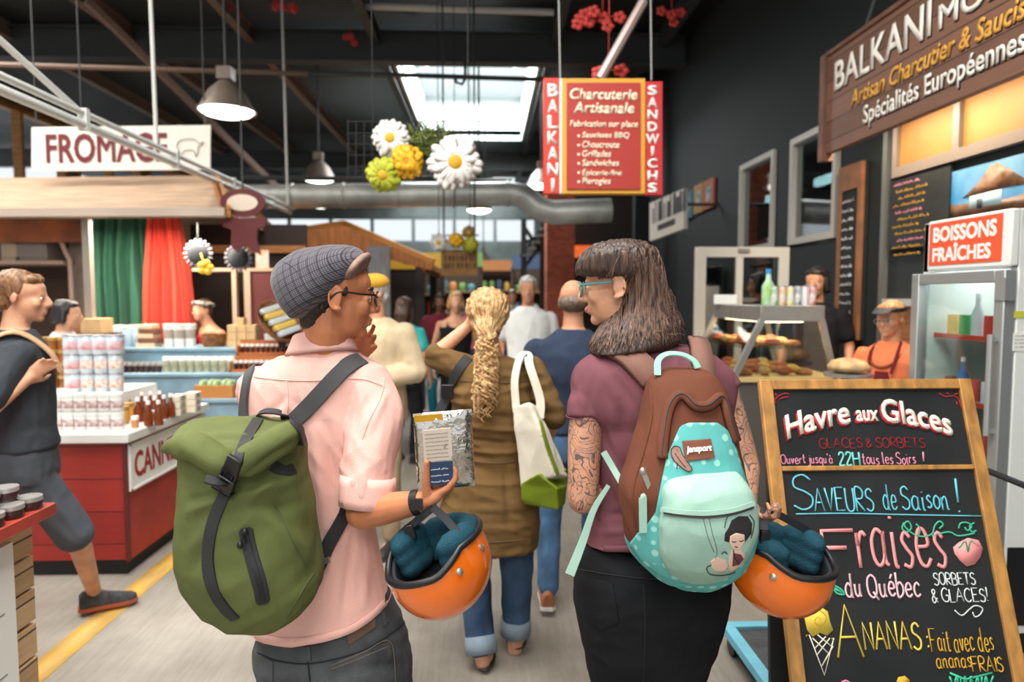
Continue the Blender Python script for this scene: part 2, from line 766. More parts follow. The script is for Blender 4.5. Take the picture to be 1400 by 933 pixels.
def chalk(mb, txt, O, X, Y, h, w=None, pen=0.006, mi=0, d=0.0012, slope=0.0, jit=0.06, seed=1):
    """hand-chalked words: O lower left, cap height h, fitted to width w"""
    r = random.Random(seed)
    strokes = []
    x = 0.0
    for ch in txt:
        if ch == ' ':
            x += .38
            continue
        g = G.get(ch)
        if not g:
            x += .3
            continue
        mx = 0
        dy, sc = r.uniform(-jit, jit), 1 + r.uniform(-jit, jit)
        for pl in g.split('|'):
            pts = [tuple(float(k) for k in q.split(',')) for q in pl.split()]
            mx = max(mx, max(p[0] for p in pts))
            pts = [V((x + p[0] * sc, p[1] * sc + dy, 0)) for p in pts]
            if ch not in SHARP:
                pts = catmull(pts, 4)
            strokes.append([(p.x, p.y) for p in pts])
        x += mx * sc + .2
    tw = x - .2
    sx = (w / tw) if w else h
    for pts in strokes:
        mb.stroke([(p[0] * sx, p[1] * h + p[0] * sx * slope) for p in pts], O, X, Y, pen, d, mi)
    return mb


def scrawl(mb, O, X, Y, w, h, pen, mi=0, seed=0, d=0.001):
    """a line of small unreadable chalk handwriting"""
    r = random.Random(seed)
    x = 0
    while x < w:
        n = r.randint(4, 9)
        L = min(w - x, n * h * .55)
        pts = [V((x + L * i / (2 * n), h * (r.uniform(.1, .9) if i % 2 else r.uniform(0, .25)), 0)) for i in range(2 * n + 1)]
        mb.stroke([(p.x, p.y) for p in pts], O, X, Y, pen, d, mi)
        x += L + h * .6
    return mb
# ================================================================ setting
def wave_mat(name, col, rough, scale, axis='Y', strength=0.6, var=0.0):
    m = M(name, col, rough, var=var, vs=1.2)
    nt = m.node_tree
    b = nt.nodes['Principled BSDF']
    tc = nt.nodes.new('ShaderNodeTexCoord')
    w = nt.nodes.new('ShaderNodeTexWave')
    w.bands_direction = axis
    w.inputs['Scale'].default_value = scale
    bp = nt.nodes.new('ShaderNodeBump')
    bp.inputs['Strength'].default_value = strength
    bp.inputs['Distance'].default_value = 0.05
    nt.links.new(tc.outputs['Object'], w.inputs[0])
    nt.links.new(w.outputs[1], bp.inputs['Height'])
    nt.links.new(bp.outputs[0], b.inputs['Normal'])
    return m


def plank_mat(name, cols, wid, axis=2, rough=0.6, gap=0.04, dark=0.45, bump=0.3):
    """boards of width wid stacked along an axis, each its own tone, with grain along the other"""
    m = M(name, cols[0], rough)
    nt = m.node_tree
    L = nt.links.new
    b = nt.nodes['Principled BSDF']
    tc = nt.nodes.new('ShaderNodeTexCoord')
    sx = nt.nodes.new('ShaderNodeSeparateXYZ')
    L(tc.outputs['Object'], sx.inputs[0])
    dv = nt.nodes.new('ShaderNodeMath')
    dv.operation = 'DIVIDE'
    dv.inputs[1].default_value = wid
    L(sx.outputs[axis], dv.inputs[0])
    fl = nt.nodes.new('ShaderNodeMath')
    fl.operation = 'FLOOR'
    L(dv.outputs[0], fl.inputs[0])
    fr = nt.nodes.new('ShaderNodeMath')
    fr.operation = 'FRACT'
    L(dv.outputs[0], fr.inputs[0])
    wn = nt.nodes.new('ShaderNodeTexWhiteNoise')
    wn.noise_dimensions = '1D'
    L(fl.outputs[0], wn.inputs['W'])
    rp = nt.nodes.new('ShaderNodeValToRGB')
    rp.color_ramp.elements[0].color = lin(cols[0])
    rp.color_ramp.elements[1].color = lin(cols[1])
    mp = nt.nodes.new('ShaderNodeMapping')
    mp.inputs['Scale'].default_value = (3, 3, 40) if axis == 2 else (40, 3, 3) if axis == 0 else (3, 40, 3)
    L(tc.outputs['Object'], mp.inputs[0])
    ns = nt.nodes.new('ShaderNodeTexNoise')
    ns.inputs['Scale'].default_value = 1.5
    ns.inputs['Detail'].default_value = 4
    L(mp.outputs[0], ns.inputs['Vector'])
    ad = nt.nodes.new('ShaderNodeMath')
    ad.operation = 'MULTIPLY_ADD'
    ad.inputs[1].default_value = 0.5
    L(wn.outputs[0], ad.inputs[0])
    mu = nt.nodes.new('ShaderNodeMath')
    mu.operation = 'MULTIPLY'
    mu.inputs[1].default_value = 0.6
    L(ns.outputs[0], mu.inputs[0])
    L(mu.outputs[0], ad.inputs[2])
    L(ad.outputs[0], rp.inputs[0])
    gt = nt.nodes.new('ShaderNodeMath')
    gt.operation = 'GREATER_THAN'
    gt.inputs[1].default_value = gap
    L(fr.outputs[0], gt.inputs[0])
    mx = nt.nodes.new('ShaderNodeMix')
    mx.data_type = 'RGBA'
    mx.inputs['A'].default_value = lin(tuple(k * dark for k in cols[0]))
    L(gt.outputs[0], mx.inputs['Factor'])
    L(rp.outputs[0], mx.inputs['B'])
    L(mx.outputs['Result'], b.inputs['Base Color'])
    if bump:
        bp = nt.nodes.new('ShaderNodeBump')
        bp.inputs['Strength'].default_value = bump
        bp.inputs['Distance'].default_value = 0.01
        L(gt.outputs[0], bp.inputs['Height'])
        L(bp.outputs[0], b.inputs['Normal'])
    return m


def floor_mat():
    m = M('concrete_floor', (176, 168, 158), 0.55, spec=0.3)
    nt = m.node_tree
    L = nt.links.new
    b = nt.nodes['Principled BSDF']
    tc = nt.nodes.new('ShaderNodeTexCoord')
    n1 = nt.nodes.new('ShaderNodeTexNoise')
    n1.inputs['Scale'].default_value = 1.1
    n1.inputs['Detail'].default_value = 8
    n1.inputs['Roughness'].default_value = 0.65
    mp = nt.nodes.new('ShaderNodeMapping')
    mp.inputs['Scale'].default_value = (30, 2.0, 1)
    n2 = nt.nodes.new('ShaderNodeTexNoise')
    n2.inputs['Scale'].default_value = 2.2
    n2.inputs['Detail'].default_value = 6
    L(tc.outputs['Object'], n1.inputs['Vector'])
    L(tc.outputs['Object'], mp.inputs[0])
    L(mp.outputs[0], n2.inputs['Vector'])
    r1 = nt.nodes.new('ShaderNodeValToRGB')
    r1.color_ramp.elements[0].position = .3
    r1.color_ramp.elements[1].position = .72
    r1.color_ramp.elements[0].color = lin((128, 120, 110))
    r1.color_ramp.elements[1].color = lin((174, 166, 155))
    L(n1.outputs[0], r1.inputs[0])
    r2 = nt.nodes.new('ShaderNodeValToRGB')
    r2.color_ramp.elements[0].position = .32
    r2.color_ramp.elements[1].position = .62
    r2.color_ramp.elements[0].color = (.88, .87, .85, 1)
    r2.color_ramp.elements[1].color = (1, 1, 1, 1)
    L(n2.outputs[0], r2.inputs[0])
    mx = nt.nodes.new('ShaderNodeMix')
    mx.data_type = 'RGBA'
    mx.blend_type = 'MULTIPLY'
    mx.inputs['Factor'].default_value = 1
    L(r1.outputs[0], mx.inputs['A'])
    L(r2.outputs[0], mx.inputs['B'])
    L(mx.outputs['Result'], b.inputs['Base Color'])
    return m


fm = MB()
fm.mm(-13, 4.2, -9, 27, -.2, 0)
struct(fm, 'floor', floor_mat(), sharp=0)
# worn yellow paint stripe along the aisle
ym = M('yellow_floor_paint', (226, 172, 58), 0.6, var=.5, vs=5, col2=(192, 160, 100), stretch=(6, 1.2, 1))
st = MB()
st.mm(-2.0, -1.87, -2, 14, 0, .003)
struct(st, 'trim_1', ym, sharp=0)

deck = wave_mat('painted_roof_deck', (58, 64, 64), .6, 3.2, 'Y', .9)
steel = M('dark_painted_steel', (60, 64, 64), .5, spec=.4)
brownsteel = M('brown_lit_steel', (128, 106, 92), .55)  # brown carries the light on the left purlins; pipes are brown too
white_steel = M('white_painted_steel', (205, 205, 200), .4)
ZC = 5.5
holes = [(-2.7, .9, -.8, 3.2), (-7, -4, 3, 7), (-2.3, 1.3, -7, -3), (-1.45, .85, 10.9, 16.8), (-3, 1, 22, 24.5)]
ys = sorted({-9.0, 27.0} | {h[2] for h in holes} | {h[3] for h in holes})
cb = MB()
for a, b in zip(ys[:-1], ys[1:]):
    cuts = sorted((h[0], h[1]) for h in holes if h[2] <= a and h[3] >= b)
    x = -13.0
    for c0, c1 in cuts:
        cb.mm(x, c0, a, b, ZC, ZC + .12)
        x = c1
    cb.mm(x, 4.2, a, b, ZC, ZC + .12)
struct(cb, 'ceiling', deck, sharp=0)
wellm = M('white_skylight_curb', (196, 204, 202), .6)
gl_sky = glass('skylight_glazing', (245, 250, 250), .05)
for i, (x0, x1, y0, y1) in enumerate(holes):
    w = MB()
    for a in ((x0 - .06, x0, y0, y1), (x1, x1 + .06, y0, y1), (x0 - .06, x1 + .06, y0 - .06, y0), (x0 - .06, x1 + .06, y1, y1 + .06)):
        w.mm(*a, ZC - .12, ZC + .92)
    wo = struct(w, 'window_%d' % (i + 1), wellm)
    g = MB()
    ym_ = (y0 + y1) / 2
    g.mm(x0, x1, y0, y1, ZC + .9, ZC + .91)
    g.build('pane', gl_sky, wo)
    if i == 3:
        a = MB()
        for yy in (y0 + .2, y0 + 1.6, y0 + 3.1):
            a.tube([(x0, yy, ZC + .55), (x0 + .5, yy + .1, ZC + .78), ((x0 + x1) / 2, yy + .2, ZC + .86), (x1 - .5, yy + .1, ZC + .78), (x1, yy, ZC + .55)], .022, 6, smooth=4)
        a.build('glazing_bar', M('grey_glazing_bar', (120, 128, 126), .5), wo)

# roof steel: purlins along the aisle, girders across it
for x in (-6.8, -5.1, -3.4, -1.6, 1.0, 2.6):
    b = MB()
    b.mm(x - .06, x + .06, 3, 24.8, ZC - .22, ZC - .2)
    b.mm(x - .012, x + .012, 3, 24.8, ZC - .2, ZC - .0)
    b.mm(x - .06, x + .06, 3, 24.8, ZC - .02, ZC)
    struct(b, 'ceiling_beam', brownsteel if x < -3 else steel)
for y, z in ((10.3, 5.3), (18.2, 5.2), (5.2, 5.3)):
    b = MB()
    b.mm(-12.9, 2.95, y - .11, y + .11, z - .28, z - .25)
    b.mm(-12.9, 2.95, y - .015, y + .015, z - .25, z + .14)
    b.mm(-12.9, 2.95, y - .11, y + .11, z + .14, z + .17)
    struct(b, 'ceiling_beam', steel)
b = MB()
b.beam(P(118, 0, 8.6), P(402, 280, 11.5), .06, .09)
struct(b, 'ceiling_beam', brownsteel)


def pipe(name, pts, r, mat, label, cat='pipe', group=None, n=8):
    mb = MB()
    mb.tube(pts, r, n)
    mb.build(name, mat, None, label=label, cat=cat, group=group)


pipe('conduit_pipe', [P(486, 8, 9.4), P(757, 17, 9.4)], .045, white_steel, 'pale conduit pipe crossing the aisle just under the roof, highest of all')
pipe('conduit_pipe', [P(330, 98, 9.6), P(560, 103, 9.6), P(748, 109, 9.6)], .035, steel, 'thin black pipe crossing in front of the skylight opening')
pipe('conduit_pipe', [P(-20, 88, 7.4), P(420, 101, 9.2)], .03, brownsteel, 'thin brown pipe running behind the cheese banner rods to the pendant lamp')
pipe('conduit_pipe', [P(330, 243, 10.5), P(700, 247, 10.5)], .035, steel, 'thin black pipe just above the silver air duct')
lp = MB()
lp.tube([P(636, 78, 9.6), P(636, 108, 9.6), P(632, 115, 9.58), P(624, 113, 9.56), P(622, 104, 9.6)], .022, 6)
lp.build('pipe_hanger', steel, None, label='black hook-shaped pipe hanger in front of the skylight', cat='hanger')

# silver air duct
silver = M('galvanised_duct', (206, 208, 202), .45, .4, var=.25, vs=3)
t = thing('air_duct', 'silver round air duct crossing the hall below the roof', 'duct', P(560, 267, 9.5))
d = MB()
pp = [P(300, 270, 9.5), P(700, 265, 9.5), P(716, 268, 9.5), P(738, 286, 9.45), P(756, 291, 9.4), P(835, 288, 9.4)]
d.tube(pp, .165, 18)
d.build('duct_pipe', silver, t)
for q in (330, 400, 470, 545, 620, 694):
    c = MB()
    c.lathe([(.168, -.02), (.18, -.015), (.18, .015), (.168, .02)], P(q, 270 - (q - 300) * .0125, 9.5), Matrix.Rotation(PI / 2, 3, 'Y'), 18)
    c.build('joint_band', silver, t)

# walls
wall_dark = M('black_painted_wall', (18, 27, 28), .75)
wall_grey = M('grey_green_cladding', (92, 102, 100), .7, var=.2, vs=2)
amber = M('amber_blind', (164, 114, 48), .6, var=.15, vs=2)
XW = 3.0
w = MB()
w.mm(XW, XW + .15, -2, 5.75, 0, ZC)
w.mm(XW, XW + .15, 5.75, 8.05, 3.15, ZC)
w.mm(XW, XW + .15, 5.75, 8.05, 0, 2.1)
w.mm(XW, XW + .15, 6.7, 7.05, 2.1, 3.15)
w.mm(XW, XW + .15, 8.05, 25, 0, ZC)
struct(w, 'wall_right', wall_dark)
w = MB()
w.mm(XW + .15, XW + 1.2, 8.3, 8.4, 1.9, 3.4)
w.mm(XW + 1.2, XW + 1.3, 5.5, 8.4, 1.9, 3.4)
w.mm(XW + .15, XW + 1.2, 5.5, 5.6, 1.9, 3.4)
w.mm(XW + .15, XW + 1.2, 5.5, 8.4, 1.85, 1.9)
w.mm(XW + .15, XW + 1.2, 5.5, 8.4, 3.4, 3.45)
struct(w, 'wall_shop_interior', M('dim_shop_wall', (70, 58, 46), .8))
# far wall with a band of clerestory windows
YB = 25.0
w = MB()
w.mm(-13, 4.2, YB, YB + .2, 0, 3.55)
w.mm(-13, 4.2, YB, YB + .2, 4.45, ZC)
w.mm(1.8, 4.2, YB, YB + .2, 3.55, 4.45)
struct(w, 'wall_back', wall_grey)
sky_glass = glass('window_glass', (252, 254, 255), .03)
alu = M('window_frame_metal', (168, 170, 166), .4, .3)
k = 6
x = -13.0
while x < 1.75:
    f = MB()
    x2 = x + 1.48
    f.mm(x, x2, YB + .02, YB + .1, 3.55, 3.62)
    f.mm(x, x2, YB + .02, YB + .1, 4.38, 4.45)
    f.mm(x, x + .06, YB + .02, YB + .1, 3.62, 4.38)
    f.mm(x2 - .06, x2, YB + .02, YB + .1, 3.62, 4.38)
    fo = struct(f, 'window_%d' % k, M('grey_mullion', (92, 100, 100), .5))
    g = MB()
    g.mm(x, x2, YB + .05, YB + .06, 3.6, 4.4)
    g.build('pane', sky_glass, fo)
    k += 1
    x += 1.48
# left wall with timber framed windows
XL = -9.0
wood_y = M('honey_timber', (196, 134, 66), .6, var=.25, vs=4, stretch=(1, 1, 8))
w = MB()
w.mm(XL - .2, XL, 3, 25, 0, 3.3)
w.mm(XL - .2, XL, 3, 25, 5.25, ZC)
for y in (3.0, 12.0, 15.2, 18.4, 21.6, 24.6):
    w.mm(XL - .2, XL, y, y + .4, 3.3, 5.25)
struct(w, 'wall_left', M('timber_wall', (150, 104, 60), .7, var=.2, vs=3))
for y in (3.4, 12.4, 15.6, 18.8):
    f = MB()
    y2 = y + (8.6 if y < 4 else 2.8)
    for a in ((y, y2, 3.3, 3.4), (y, y2, 5.15, 5.25), (y, y + .1, 3.4, 5.15), (y2 - .1, y2, 3.4, 5.15), ((y + y2) / 2 - .04, (y + y2) / 2 + .04, 3.4, 5.15)):
        f.mm(XL - .15, XL + .03, *a)
    fo = struct(f, 'window_%d' % k, wood_y)
    g = MB()
    g.mm(XL - .08, XL - .07, y, y2, 3.35, 5.2)
    g.build('pane', sky_glass, fo)
    k += 1

# right-hand shop front windows, on the black wall
refl = glass('shop_window_glass', (150, 165, 165), .35, .04)
alu2 = M('pale_window_frame', (186, 182, 172), .45)
for (y0, y1) in ((5.78, 6.68), (7.07, 8.02)):
    f = MB()
    X0, X1 = XW - .03, XW + .08
    f.mm(X0, X1, y0, y0 + .06, 2.18, 3.08)
    f.mm(X0, X1, y1 - .06, y1, 2.18, 3.08)
    f.mm(X0, X1, y0, y1, 2.12, 2.18)
    f.mm(X0, X1, y0, y1, 3.08, 3.14)
    fo = struct(f, 'window_%d' % k, alu2)
    g = MB()
    g.mm(XW + .02, XW + .03, y0, y1, 2.15, 3.1)
    g.build('pane', refl, fo)
    k += 1
# lit transom lights with amber panes over the stall
f = MB()
zr = PX(1230, 240, XW).z
yl = PX(1228, 235, XW).y
ym1 = PX(1316, 200, XW).y
for a in ((2.4, yl, zr - .02, zr + .05), (2.4, yl, 3.1, 3.16), (yl - .05, yl, zr + .05, 3.1), (ym1 - .03, ym1 + .03, zr + .05, 3.1), (2 * ym1 - yl - .03, 2 * ym1 - yl + .03, zr + .05, 3.1)):
    f.mm(XW - .05, XW, *a)
fo = struct(f, 'window_%d' % k, M('brown_metal_frame', (120, 108, 98), .45))
g = MB()
g.mm(XW - .02, XW - .01, 2.4, yl, zr, 3.12)
g.build('pane', amber, fo)
k += 1
# aluminium edge and dark doorway in the black wall
f = MB()
f.mm(XW - .04, XW, 5.02, 5.07, 0, 3.1)
struct(f, 'trim_2', M('dull_aluminium', (120, 122, 118), .4, .5))
f = MB()
f.mm(XW - .05, XW, 3.9, 5.0, 1.55, 1.6)
struct(f, 'trim_3', M('pale_rail', (170, 170, 164), .4))
woodwall = plank_mat('reclaimed_wood_boards', ((92, 58, 36), (168, 112, 68)), .11, 2, .7)
f = MB()
f.mm(XW - .03, XW, 3.7, 4.95, .1, 1.55)
struct(f, 'wall_panel_wood', woodwall)

# brick column and the dark cross wall beyond it
brick = M('red_brick', (150, 72, 50), .85)
nt = brick.node_tree
tb = nt.nodes.new('ShaderNodeTexBrick')
tc = nt.nodes.new('ShaderNodeTexCoord')
mp = nt.nodes.new('ShaderNodeMapping')
mp.inputs['Rotation'].default_value = (PI / 2, 0, 0)
tb.inputs['Scale'].default_value = 5
tb.inputs['Color1'].default_value = lin((186, 92, 62))
tb.inputs['Color2'].default_value = lin((152, 70, 50))
tb.inputs['Mortar'].default_value = lin((142, 108, 92))
tb.inputs['Mortar Size'].default_value = .012
nt.links.new(tc.outputs['Object'], mp.inputs[0])
nt.links.new(mp.outputs[0], tb.inputs[0])
nt.links.new(tb.outputs[0], nt.nodes['Principled BSDF'].inputs['Base Color'])
f = MB()
f.mm(1.06, 1.55, 12, 12.5, 0, 4.2)
struct(f, 'column_brick', brick)
f = MB()
f.mm(1.55, 2.98, 13, 13.1, 0, ZC - .3)
struct(f, 'wall_cross', M('brown_black_wall', (44, 36, 32), .8))
f = MB()
f.mm(2.48, 2.72, 11.4, 11.6, 0, ZC - .3)
struct(f, 'column_steel', wall_dark)


# pendant lamps
shade_m = M('aged_aluminium_shade', (122, 108, 96), .45, .35, var=.15, vs=6)
bulb = M('lamp_diffuser_glow', (250, 250, 240), .5, emit=3.0)


def pendant(px, py, wpx, dia, label):
    Y = dia * FPX / wpx
    c = P(px, py, Y)
    t = thing('pendant_lamp', label, 'lamp', c, 'pendant lamps under the market roof')
    r = dia / 2
    s = MB()
    s.lathe([(r * .16, .34 * dia * 1.6), (r * .3, .3 * dia * 1.6), (r * .62, .2 * dia * 1.6), (r * .9, .06 * dia), (r, 0), (r * 1.02, -.015), (r * .96, -.012), (r * .86, .07 * dia), (r * .55, .19 * dia * 1.6), (r * .1, .28 * dia * 1.6)], c, None, 28)
    s.build('lamp_shade', shade_m, t)
    g = MB()
    g.lathe([(.001, -.075), (r * .5, -.062), (r * .82, -.035), (r * .93, -.004), (r * .9, .012), (.001, .012)], c, None, 28)
    g.build('diffuser', bulb, t)
    b = MB()
    b.box(c + V((0, 0, .34 * dia * 1.6 + .05)), (r * .5, r * .5, .12))
    b.build('ballast_box', shade_m, t)
    if c.z + .6 < ZC:
        h = MB()
        h.tube([c + V((0, 0, .34 * dia * 1.6 + .1)), V((c.x, c.y, ZC - .005))], .015, 6)
        h.build('hanging_rod', steel, t)


pendant(310, 151, 74, .56, 'big grey bell pendant lamp above the cheese banner, nearest of the pendants')
pendant(436, 244, 46, .56, 'grey bell pendant lamp hanging above the silver duct at left of the flowers')
pendant(740, 253, 42, .56, 'grey bell pendant lamp half hidden behind the red hanging sign')
pendant(655, 286, 36, .40, 'pendant lamp seen under the duct right of the centre aisle')
pendant(436, 280, 34, .5, 'pendant lamp half hidden by the end of the white rails')
pendant(661, 357, 22, .5, 'smallest and farthest pendant lamp, low over the crowd near the hanging wooden sign')
# ================================================================ left side of the market
redwood = plank_mat('barn_red_boards', ((140, 34, 28), (172, 48, 36)), .19, 2, .55, .03, .4)
redface = M('barn_red_paint', (176, 50, 38), .55, var=.18, vs=4, bump=.1, bs=12)
whitetop = M('white_laminate', (226, 226, 220), .4)
blackkick = M('black_plinth', (26, 24, 24), .6)
signwhite = M('sign_white', (232, 232, 226), .5)
signred = M('sign_dark_red', (158, 34, 36), .5)
XC = -2.07
t = thing('market_counter', 'barn red market counter with white top and cranberry sign', 'counter', (-2.8, 4.4, 0))
s = MB()
s.mm(-3.9, XC, 3.93, 4.95, .1, .79)
s.build('cabinet_body', redwood, t)
s = MB()
s.mm(XC, XC + .012, 3.92, 4.96, .1, .79)
s.build('end_panel', redface, t)
s = MB()
s.mm(-3.88, XC - .03, 3.97, 4.93, 0, .1)
s.build('plinth', blackkick, t)
s = MB()
s.mm(-3.95, XC + .05, 3.88, 5.0, .79, .845)
s.build('countertop', whitetop, t, bevel=.006)
s = MB()
s.mm(XC + .002, XC + .02, 3.9, 3.93, .1, .79)
s.build('corner_post', M('dark_red_post', (96, 26, 24), .5), t)
X0 = XC + .014
p_ = lambda px, py: PX(px, py, X0)
s = MB()
s.mm(X0, X0 + .012, 3.93, 4.98, .50, .772)
so = s.build('sign_board', signwhite, t)
s = MB()
for a in ((3.93, 4.98, .76, .772), (3.93, 4.98, .50, .512), (3.93, 3.945, .5, .772), (4.965, 4.98, .5, .772)):
    s.mm(X0 + .012, X0 + .02, *a)
s.build('sign_moulding', signwhite, so)
s = MB()
letters(s, 'CANNEBERGE', V((X0 + .0125, 3.985, .56)), V((0, 1, 0)), V((0, 0, 1)), .95, .155, bold=.022, d=.003)
s.build('lettering', signred, so)


def cyl_good(name, label, cat, c, r, h, mat, lidmat=None, band=None, group=None, n=14, lid_h=.02, neck=0):
    t = thing(name, label, cat, c, group)
    c = V(c)
    b = MB()
    if neck:
        b.lathe([(r * .9, 0), (r, .01), (r, h * .6), (r * .45, h * .8), (r * .4, h)], c, None, n)
    else:
        b.lathe([(r * .93, 0), (r, .006), (r, h - .006), (r * .93, h)], c, None, n)
    b.build('body', mat, t)
    if lidmat:
        b = MB()
        rr = r * .45 if neck else r * 1.03
        b.lathe([(rr, h - .002), (rr * 1.02, h + .002), (rr, h + lid_h), (rr * .9, h + lid_h)], c, None, n)
        b.build('lid', lidmat, t)
    if band:
        b = MB()
        b.lathe([(r * 1.012, h * .25), (r * 1.015, h * .27), (r * 1.015, h * .72), (r * 1.012, h * .74)], c, None, n, cap=False)
        b.build('paper_band', band, t)
    return t


tubw = M('white_tub_plastic', (228, 226, 222), .4)
lidw = M('white_lid', (238, 238, 234), .35)
redband = M('berry_print_band', (150, 60, 70), .5, var=.6, vs=30, col2=(226, 220, 216))
ZT = .845
base = None
for lay in range(2):
    for k in range(6):
        px = 78 + k * 16.5
        c = P(px, 574, 4.02)
        loc = V((c.x, 4.02, ZT + lay * .108))
        if base is None:
            base = cyl_good('cranberry_tub', 'white lidded tub with a berry band in the double row along the counter front', 'tub', loc, .036, .085, tubw, lidw, redband, 'berry tubs on the counter')
        else:
            dup(base, loc)
# riser and the tins stacked on it
s = MB()
s.mm(P(60, 500, 4.45).x, P(172, 500, 4.45).x, 4.3, 4.85, ZT, 1.01)
s.build('display_riser', whitetop, None, label='white display riser carrying the tins behind the berry tubs', cat='riser')
tin_w = M('pale_blue_tin', (206, 216, 224), .35, .3)
tin_lid = M('tin_lid_metal', (200, 200, 200), .3, .8)
tin_band = M('orange_tin_label', (206, 140, 76), .5, var=.5, vs=40, col2=(226, 226, 226))
tin_band2 = M('red_spot_tin_label', (196, 60, 60), .5, var=.8, vs=9, col2=(214, 222, 228))
b1 = cyl_good('syrup_tin', 'pale tin with a red marked label stacked on the white riser', 'tin', V((P(102, 500, 4.42).x, 4.42, 1.01)), .052, .115, tin_w, tin_lid, tin_band2, 'tins on the riser', 16, .006)
b2 = cyl_good('syrup_tin', 'pale tin with an orange label stacked on the white riser', 'tin', V((P(122, 500, 4.42).x, 4.42, 1.01)), .042, .115, tin_w, tin_lid, tin_band, 'tins on the riser', 16, .006)
for lay in range(3):
    for k in range(4):
        px = 100 + k * 19.5
        loc = V((P(px, 500, 4.42).x, 4.42, 1.01 + lay * .122))
        src = b1 if (k == 0 or lay == 2) else b2
        if (lay, k) == (0, 0):
            b1.location = loc
        elif (lay, k) == (0, 1):
            b2.location = loc
        else:
            dup(src, loc)
gold = M('gold_jar_lid', (196, 158, 84), .35, .6)
honey = M('honey_glass', (158, 92, 34), .25, var=.3, vs=20)
b1 = None
for lay in range(4):
    for k in range(3):
        loc = V((P(58 + k * 15, 500, 4.66).x, 4.66, 1.01 + lay * .085))
        if b1 is None:
            b1 = cyl_good('honey_jar', 'squat honey jar with gold lid in the stack left of the tins', 'jar', loc, .035, .062, honey, gold, None, 'honey jars', 12)
        else:
            dup(b1, loc)
b1 = None
for k, (px, Y) in enumerate(((168, 4.2), (176, 4.34), (172, 4.48), (162, 4.6))):
    loc = V((P(px, 545, Y).x, Y, ZT))
    if b1 is None:
        b1 = cyl_good('honey_jar', 'gold lidded honey jar on the counter right of the berry tubs', 'jar', loc, .032, .085, M('amber_honey', (206, 150, 70), .25), gold, None, 'honey jars by the tubs', 12)
    else:
        dup(b1, loc)
amb = M('amber_syrup_glass', (140, 62, 24), .15, var=.3, vs=15)
b1 = None
for k, (px, Y) in enumerate(((188, 4.25), (199, 4.28), (211, 4.3), (224, 4.36), (233, 4.42), (194, 4.5), (206, 4.52), (218, 4.56), (202, 4.12), (216, 4.14))):
    loc = V((P(px, 545, Y).x, Y, ZT))
    if b1 is None:
        b1 = cyl_good('syrup_bottle', 'amber syrup bottle standing at the middle of the white counter', 'bottle', loc, .026, .13, amb, lidw, None, 'amber bottles on the counter', 12, .02, neck=1)
    else:
        dup(b1, loc)
b1 = None
soap = M('cream_soap_box', (222, 212, 190), .6)
for lay in range(3):
    for k in range(2):
        loc = V((P(243 + k * 10, 545, 4.5).x, 4.5 + k * .12, ZT + lay * .045))
        if b1 is None:
            t = thing('soap_box', 'cream soap box stacked right of the amber bottles', 'box', loc, 'cream boxes on the counter')
            s = MB()
            s.box(V(loc) + V((0, 0, .021)), (.07, .1, .042))
            s.build('carton', soap, t, bevel=.003)
            s = MB()
            s.box(V(loc) + V((.0, 0, .022)), (.0712, .05, .03))
            s.build('paper_band', M('grey_label_band', (160, 150, 140), .6), t)
            b1 = t
        else:
            dup(b1, loc)
cyl_good('green_bottle', 'green glass bottle behind the arm of the man with the ponytail', 'bottle', V((P(76, 530, 4.25).x, 4.25, ZT)), .033, .18, M('bottle_green', (20, 120, 60), .15), None, None, None, 14, neck=1)
cyl_good('dark_bottle', 'small dark bottle right of the stacked tins', 'bottle', V((P(157, 540, 4.14).x, 4.14, ZT)), .024, .17, M('black_bottle_glass', (24, 20, 24), .15), gold, None, None, 12, neck=1)
for k, (px, Y) in enumerate(((184, 4.06), (207, 4.26))):
    cyl_good('small_jar', ('small white capped jar in front of the amber bottles, left one', 'small white capped jar in front of the amber bottles, right one')[k], 'jar', V((P(px, 560, Y).x, Y, ZT)), .02, .05, M('clear_honey', (200, 140, 90), .2), lidw, None, None, 12)

# --------------------------------------------------- wooden crates with the red table top, lower left
crate = plank_mat('rough_crate_boards', ((150, 116, 80), (206, 172, 128)), .12, 2, .8, .06, .35, .6)
t = thing('crate_table', 'rough wooden crates under a red board at the lower left corner', 'table', (-2.2, 2.15, 0))
for k in range(2):
    s = MB()
    z0 = .0 + k * .39
    for j in range(3):
        s.mm(-1.73, -1.71, 1.5, 2.56, z0 + .01 + j * .128, z0 + .128 + j * .128)
        s.mm(-2.7, -1.71, 2.56, 2.58, z0 + .01 + j * .128, z0 + .128 + j * .128)
        s.mm(-2.7, -2.68, 1.5, 2.56, z0 + .01 + j * .128, z0 + .128 + j * .128)
    for (x, y) in ((-1.75, 2.54), (-2.66, 2.54), (-1.75, 1.52), (-2.66, 1.52)):
        s.mm(x - .02, x + .02, y - .02, y + .02, z0, z0 + .385)
    s.mm(-2.68, -1.72, 1.5, 2.56, z0 + .005, z0 + .02)
    s.build('crate', crate, t, bevel=.002)
s = MB()
s.mm(-2.78, -1.64, 1.45, 2.62, .79, .835)
s.build('red_board', M('red_painted_board', (190, 66, 50), .5, var=.2, vs=6), t, bevel=.004)
s = MB()
s.mm(-1.709, -1.70, 1.5, 2.46, .08, .74)
so = s.build('white_notice', signwhite, t)
s = MB()
for k in range(2):
    s.mm(-1.7, -1.698, 1.5, 2.40, .28 + k * .22, .284 + k * .22)
s.build('board_joint', M('grey_joint', (120, 124, 124), .7), so)
s = MB()
c = V((-1.699, 2.33, .66))
for a in range(5):
    s.ell(c + V((0, .03 * math.cos(a * 1.25), .03 * math.sin(a * 1.25))), (.003, .022, .022), None, 10, 6)
s.build('red_flower_print', M('red_print', (190, 40, 40), .6), so)
jl = M('silver_jar_lid', (196, 192, 188), .3, .6)
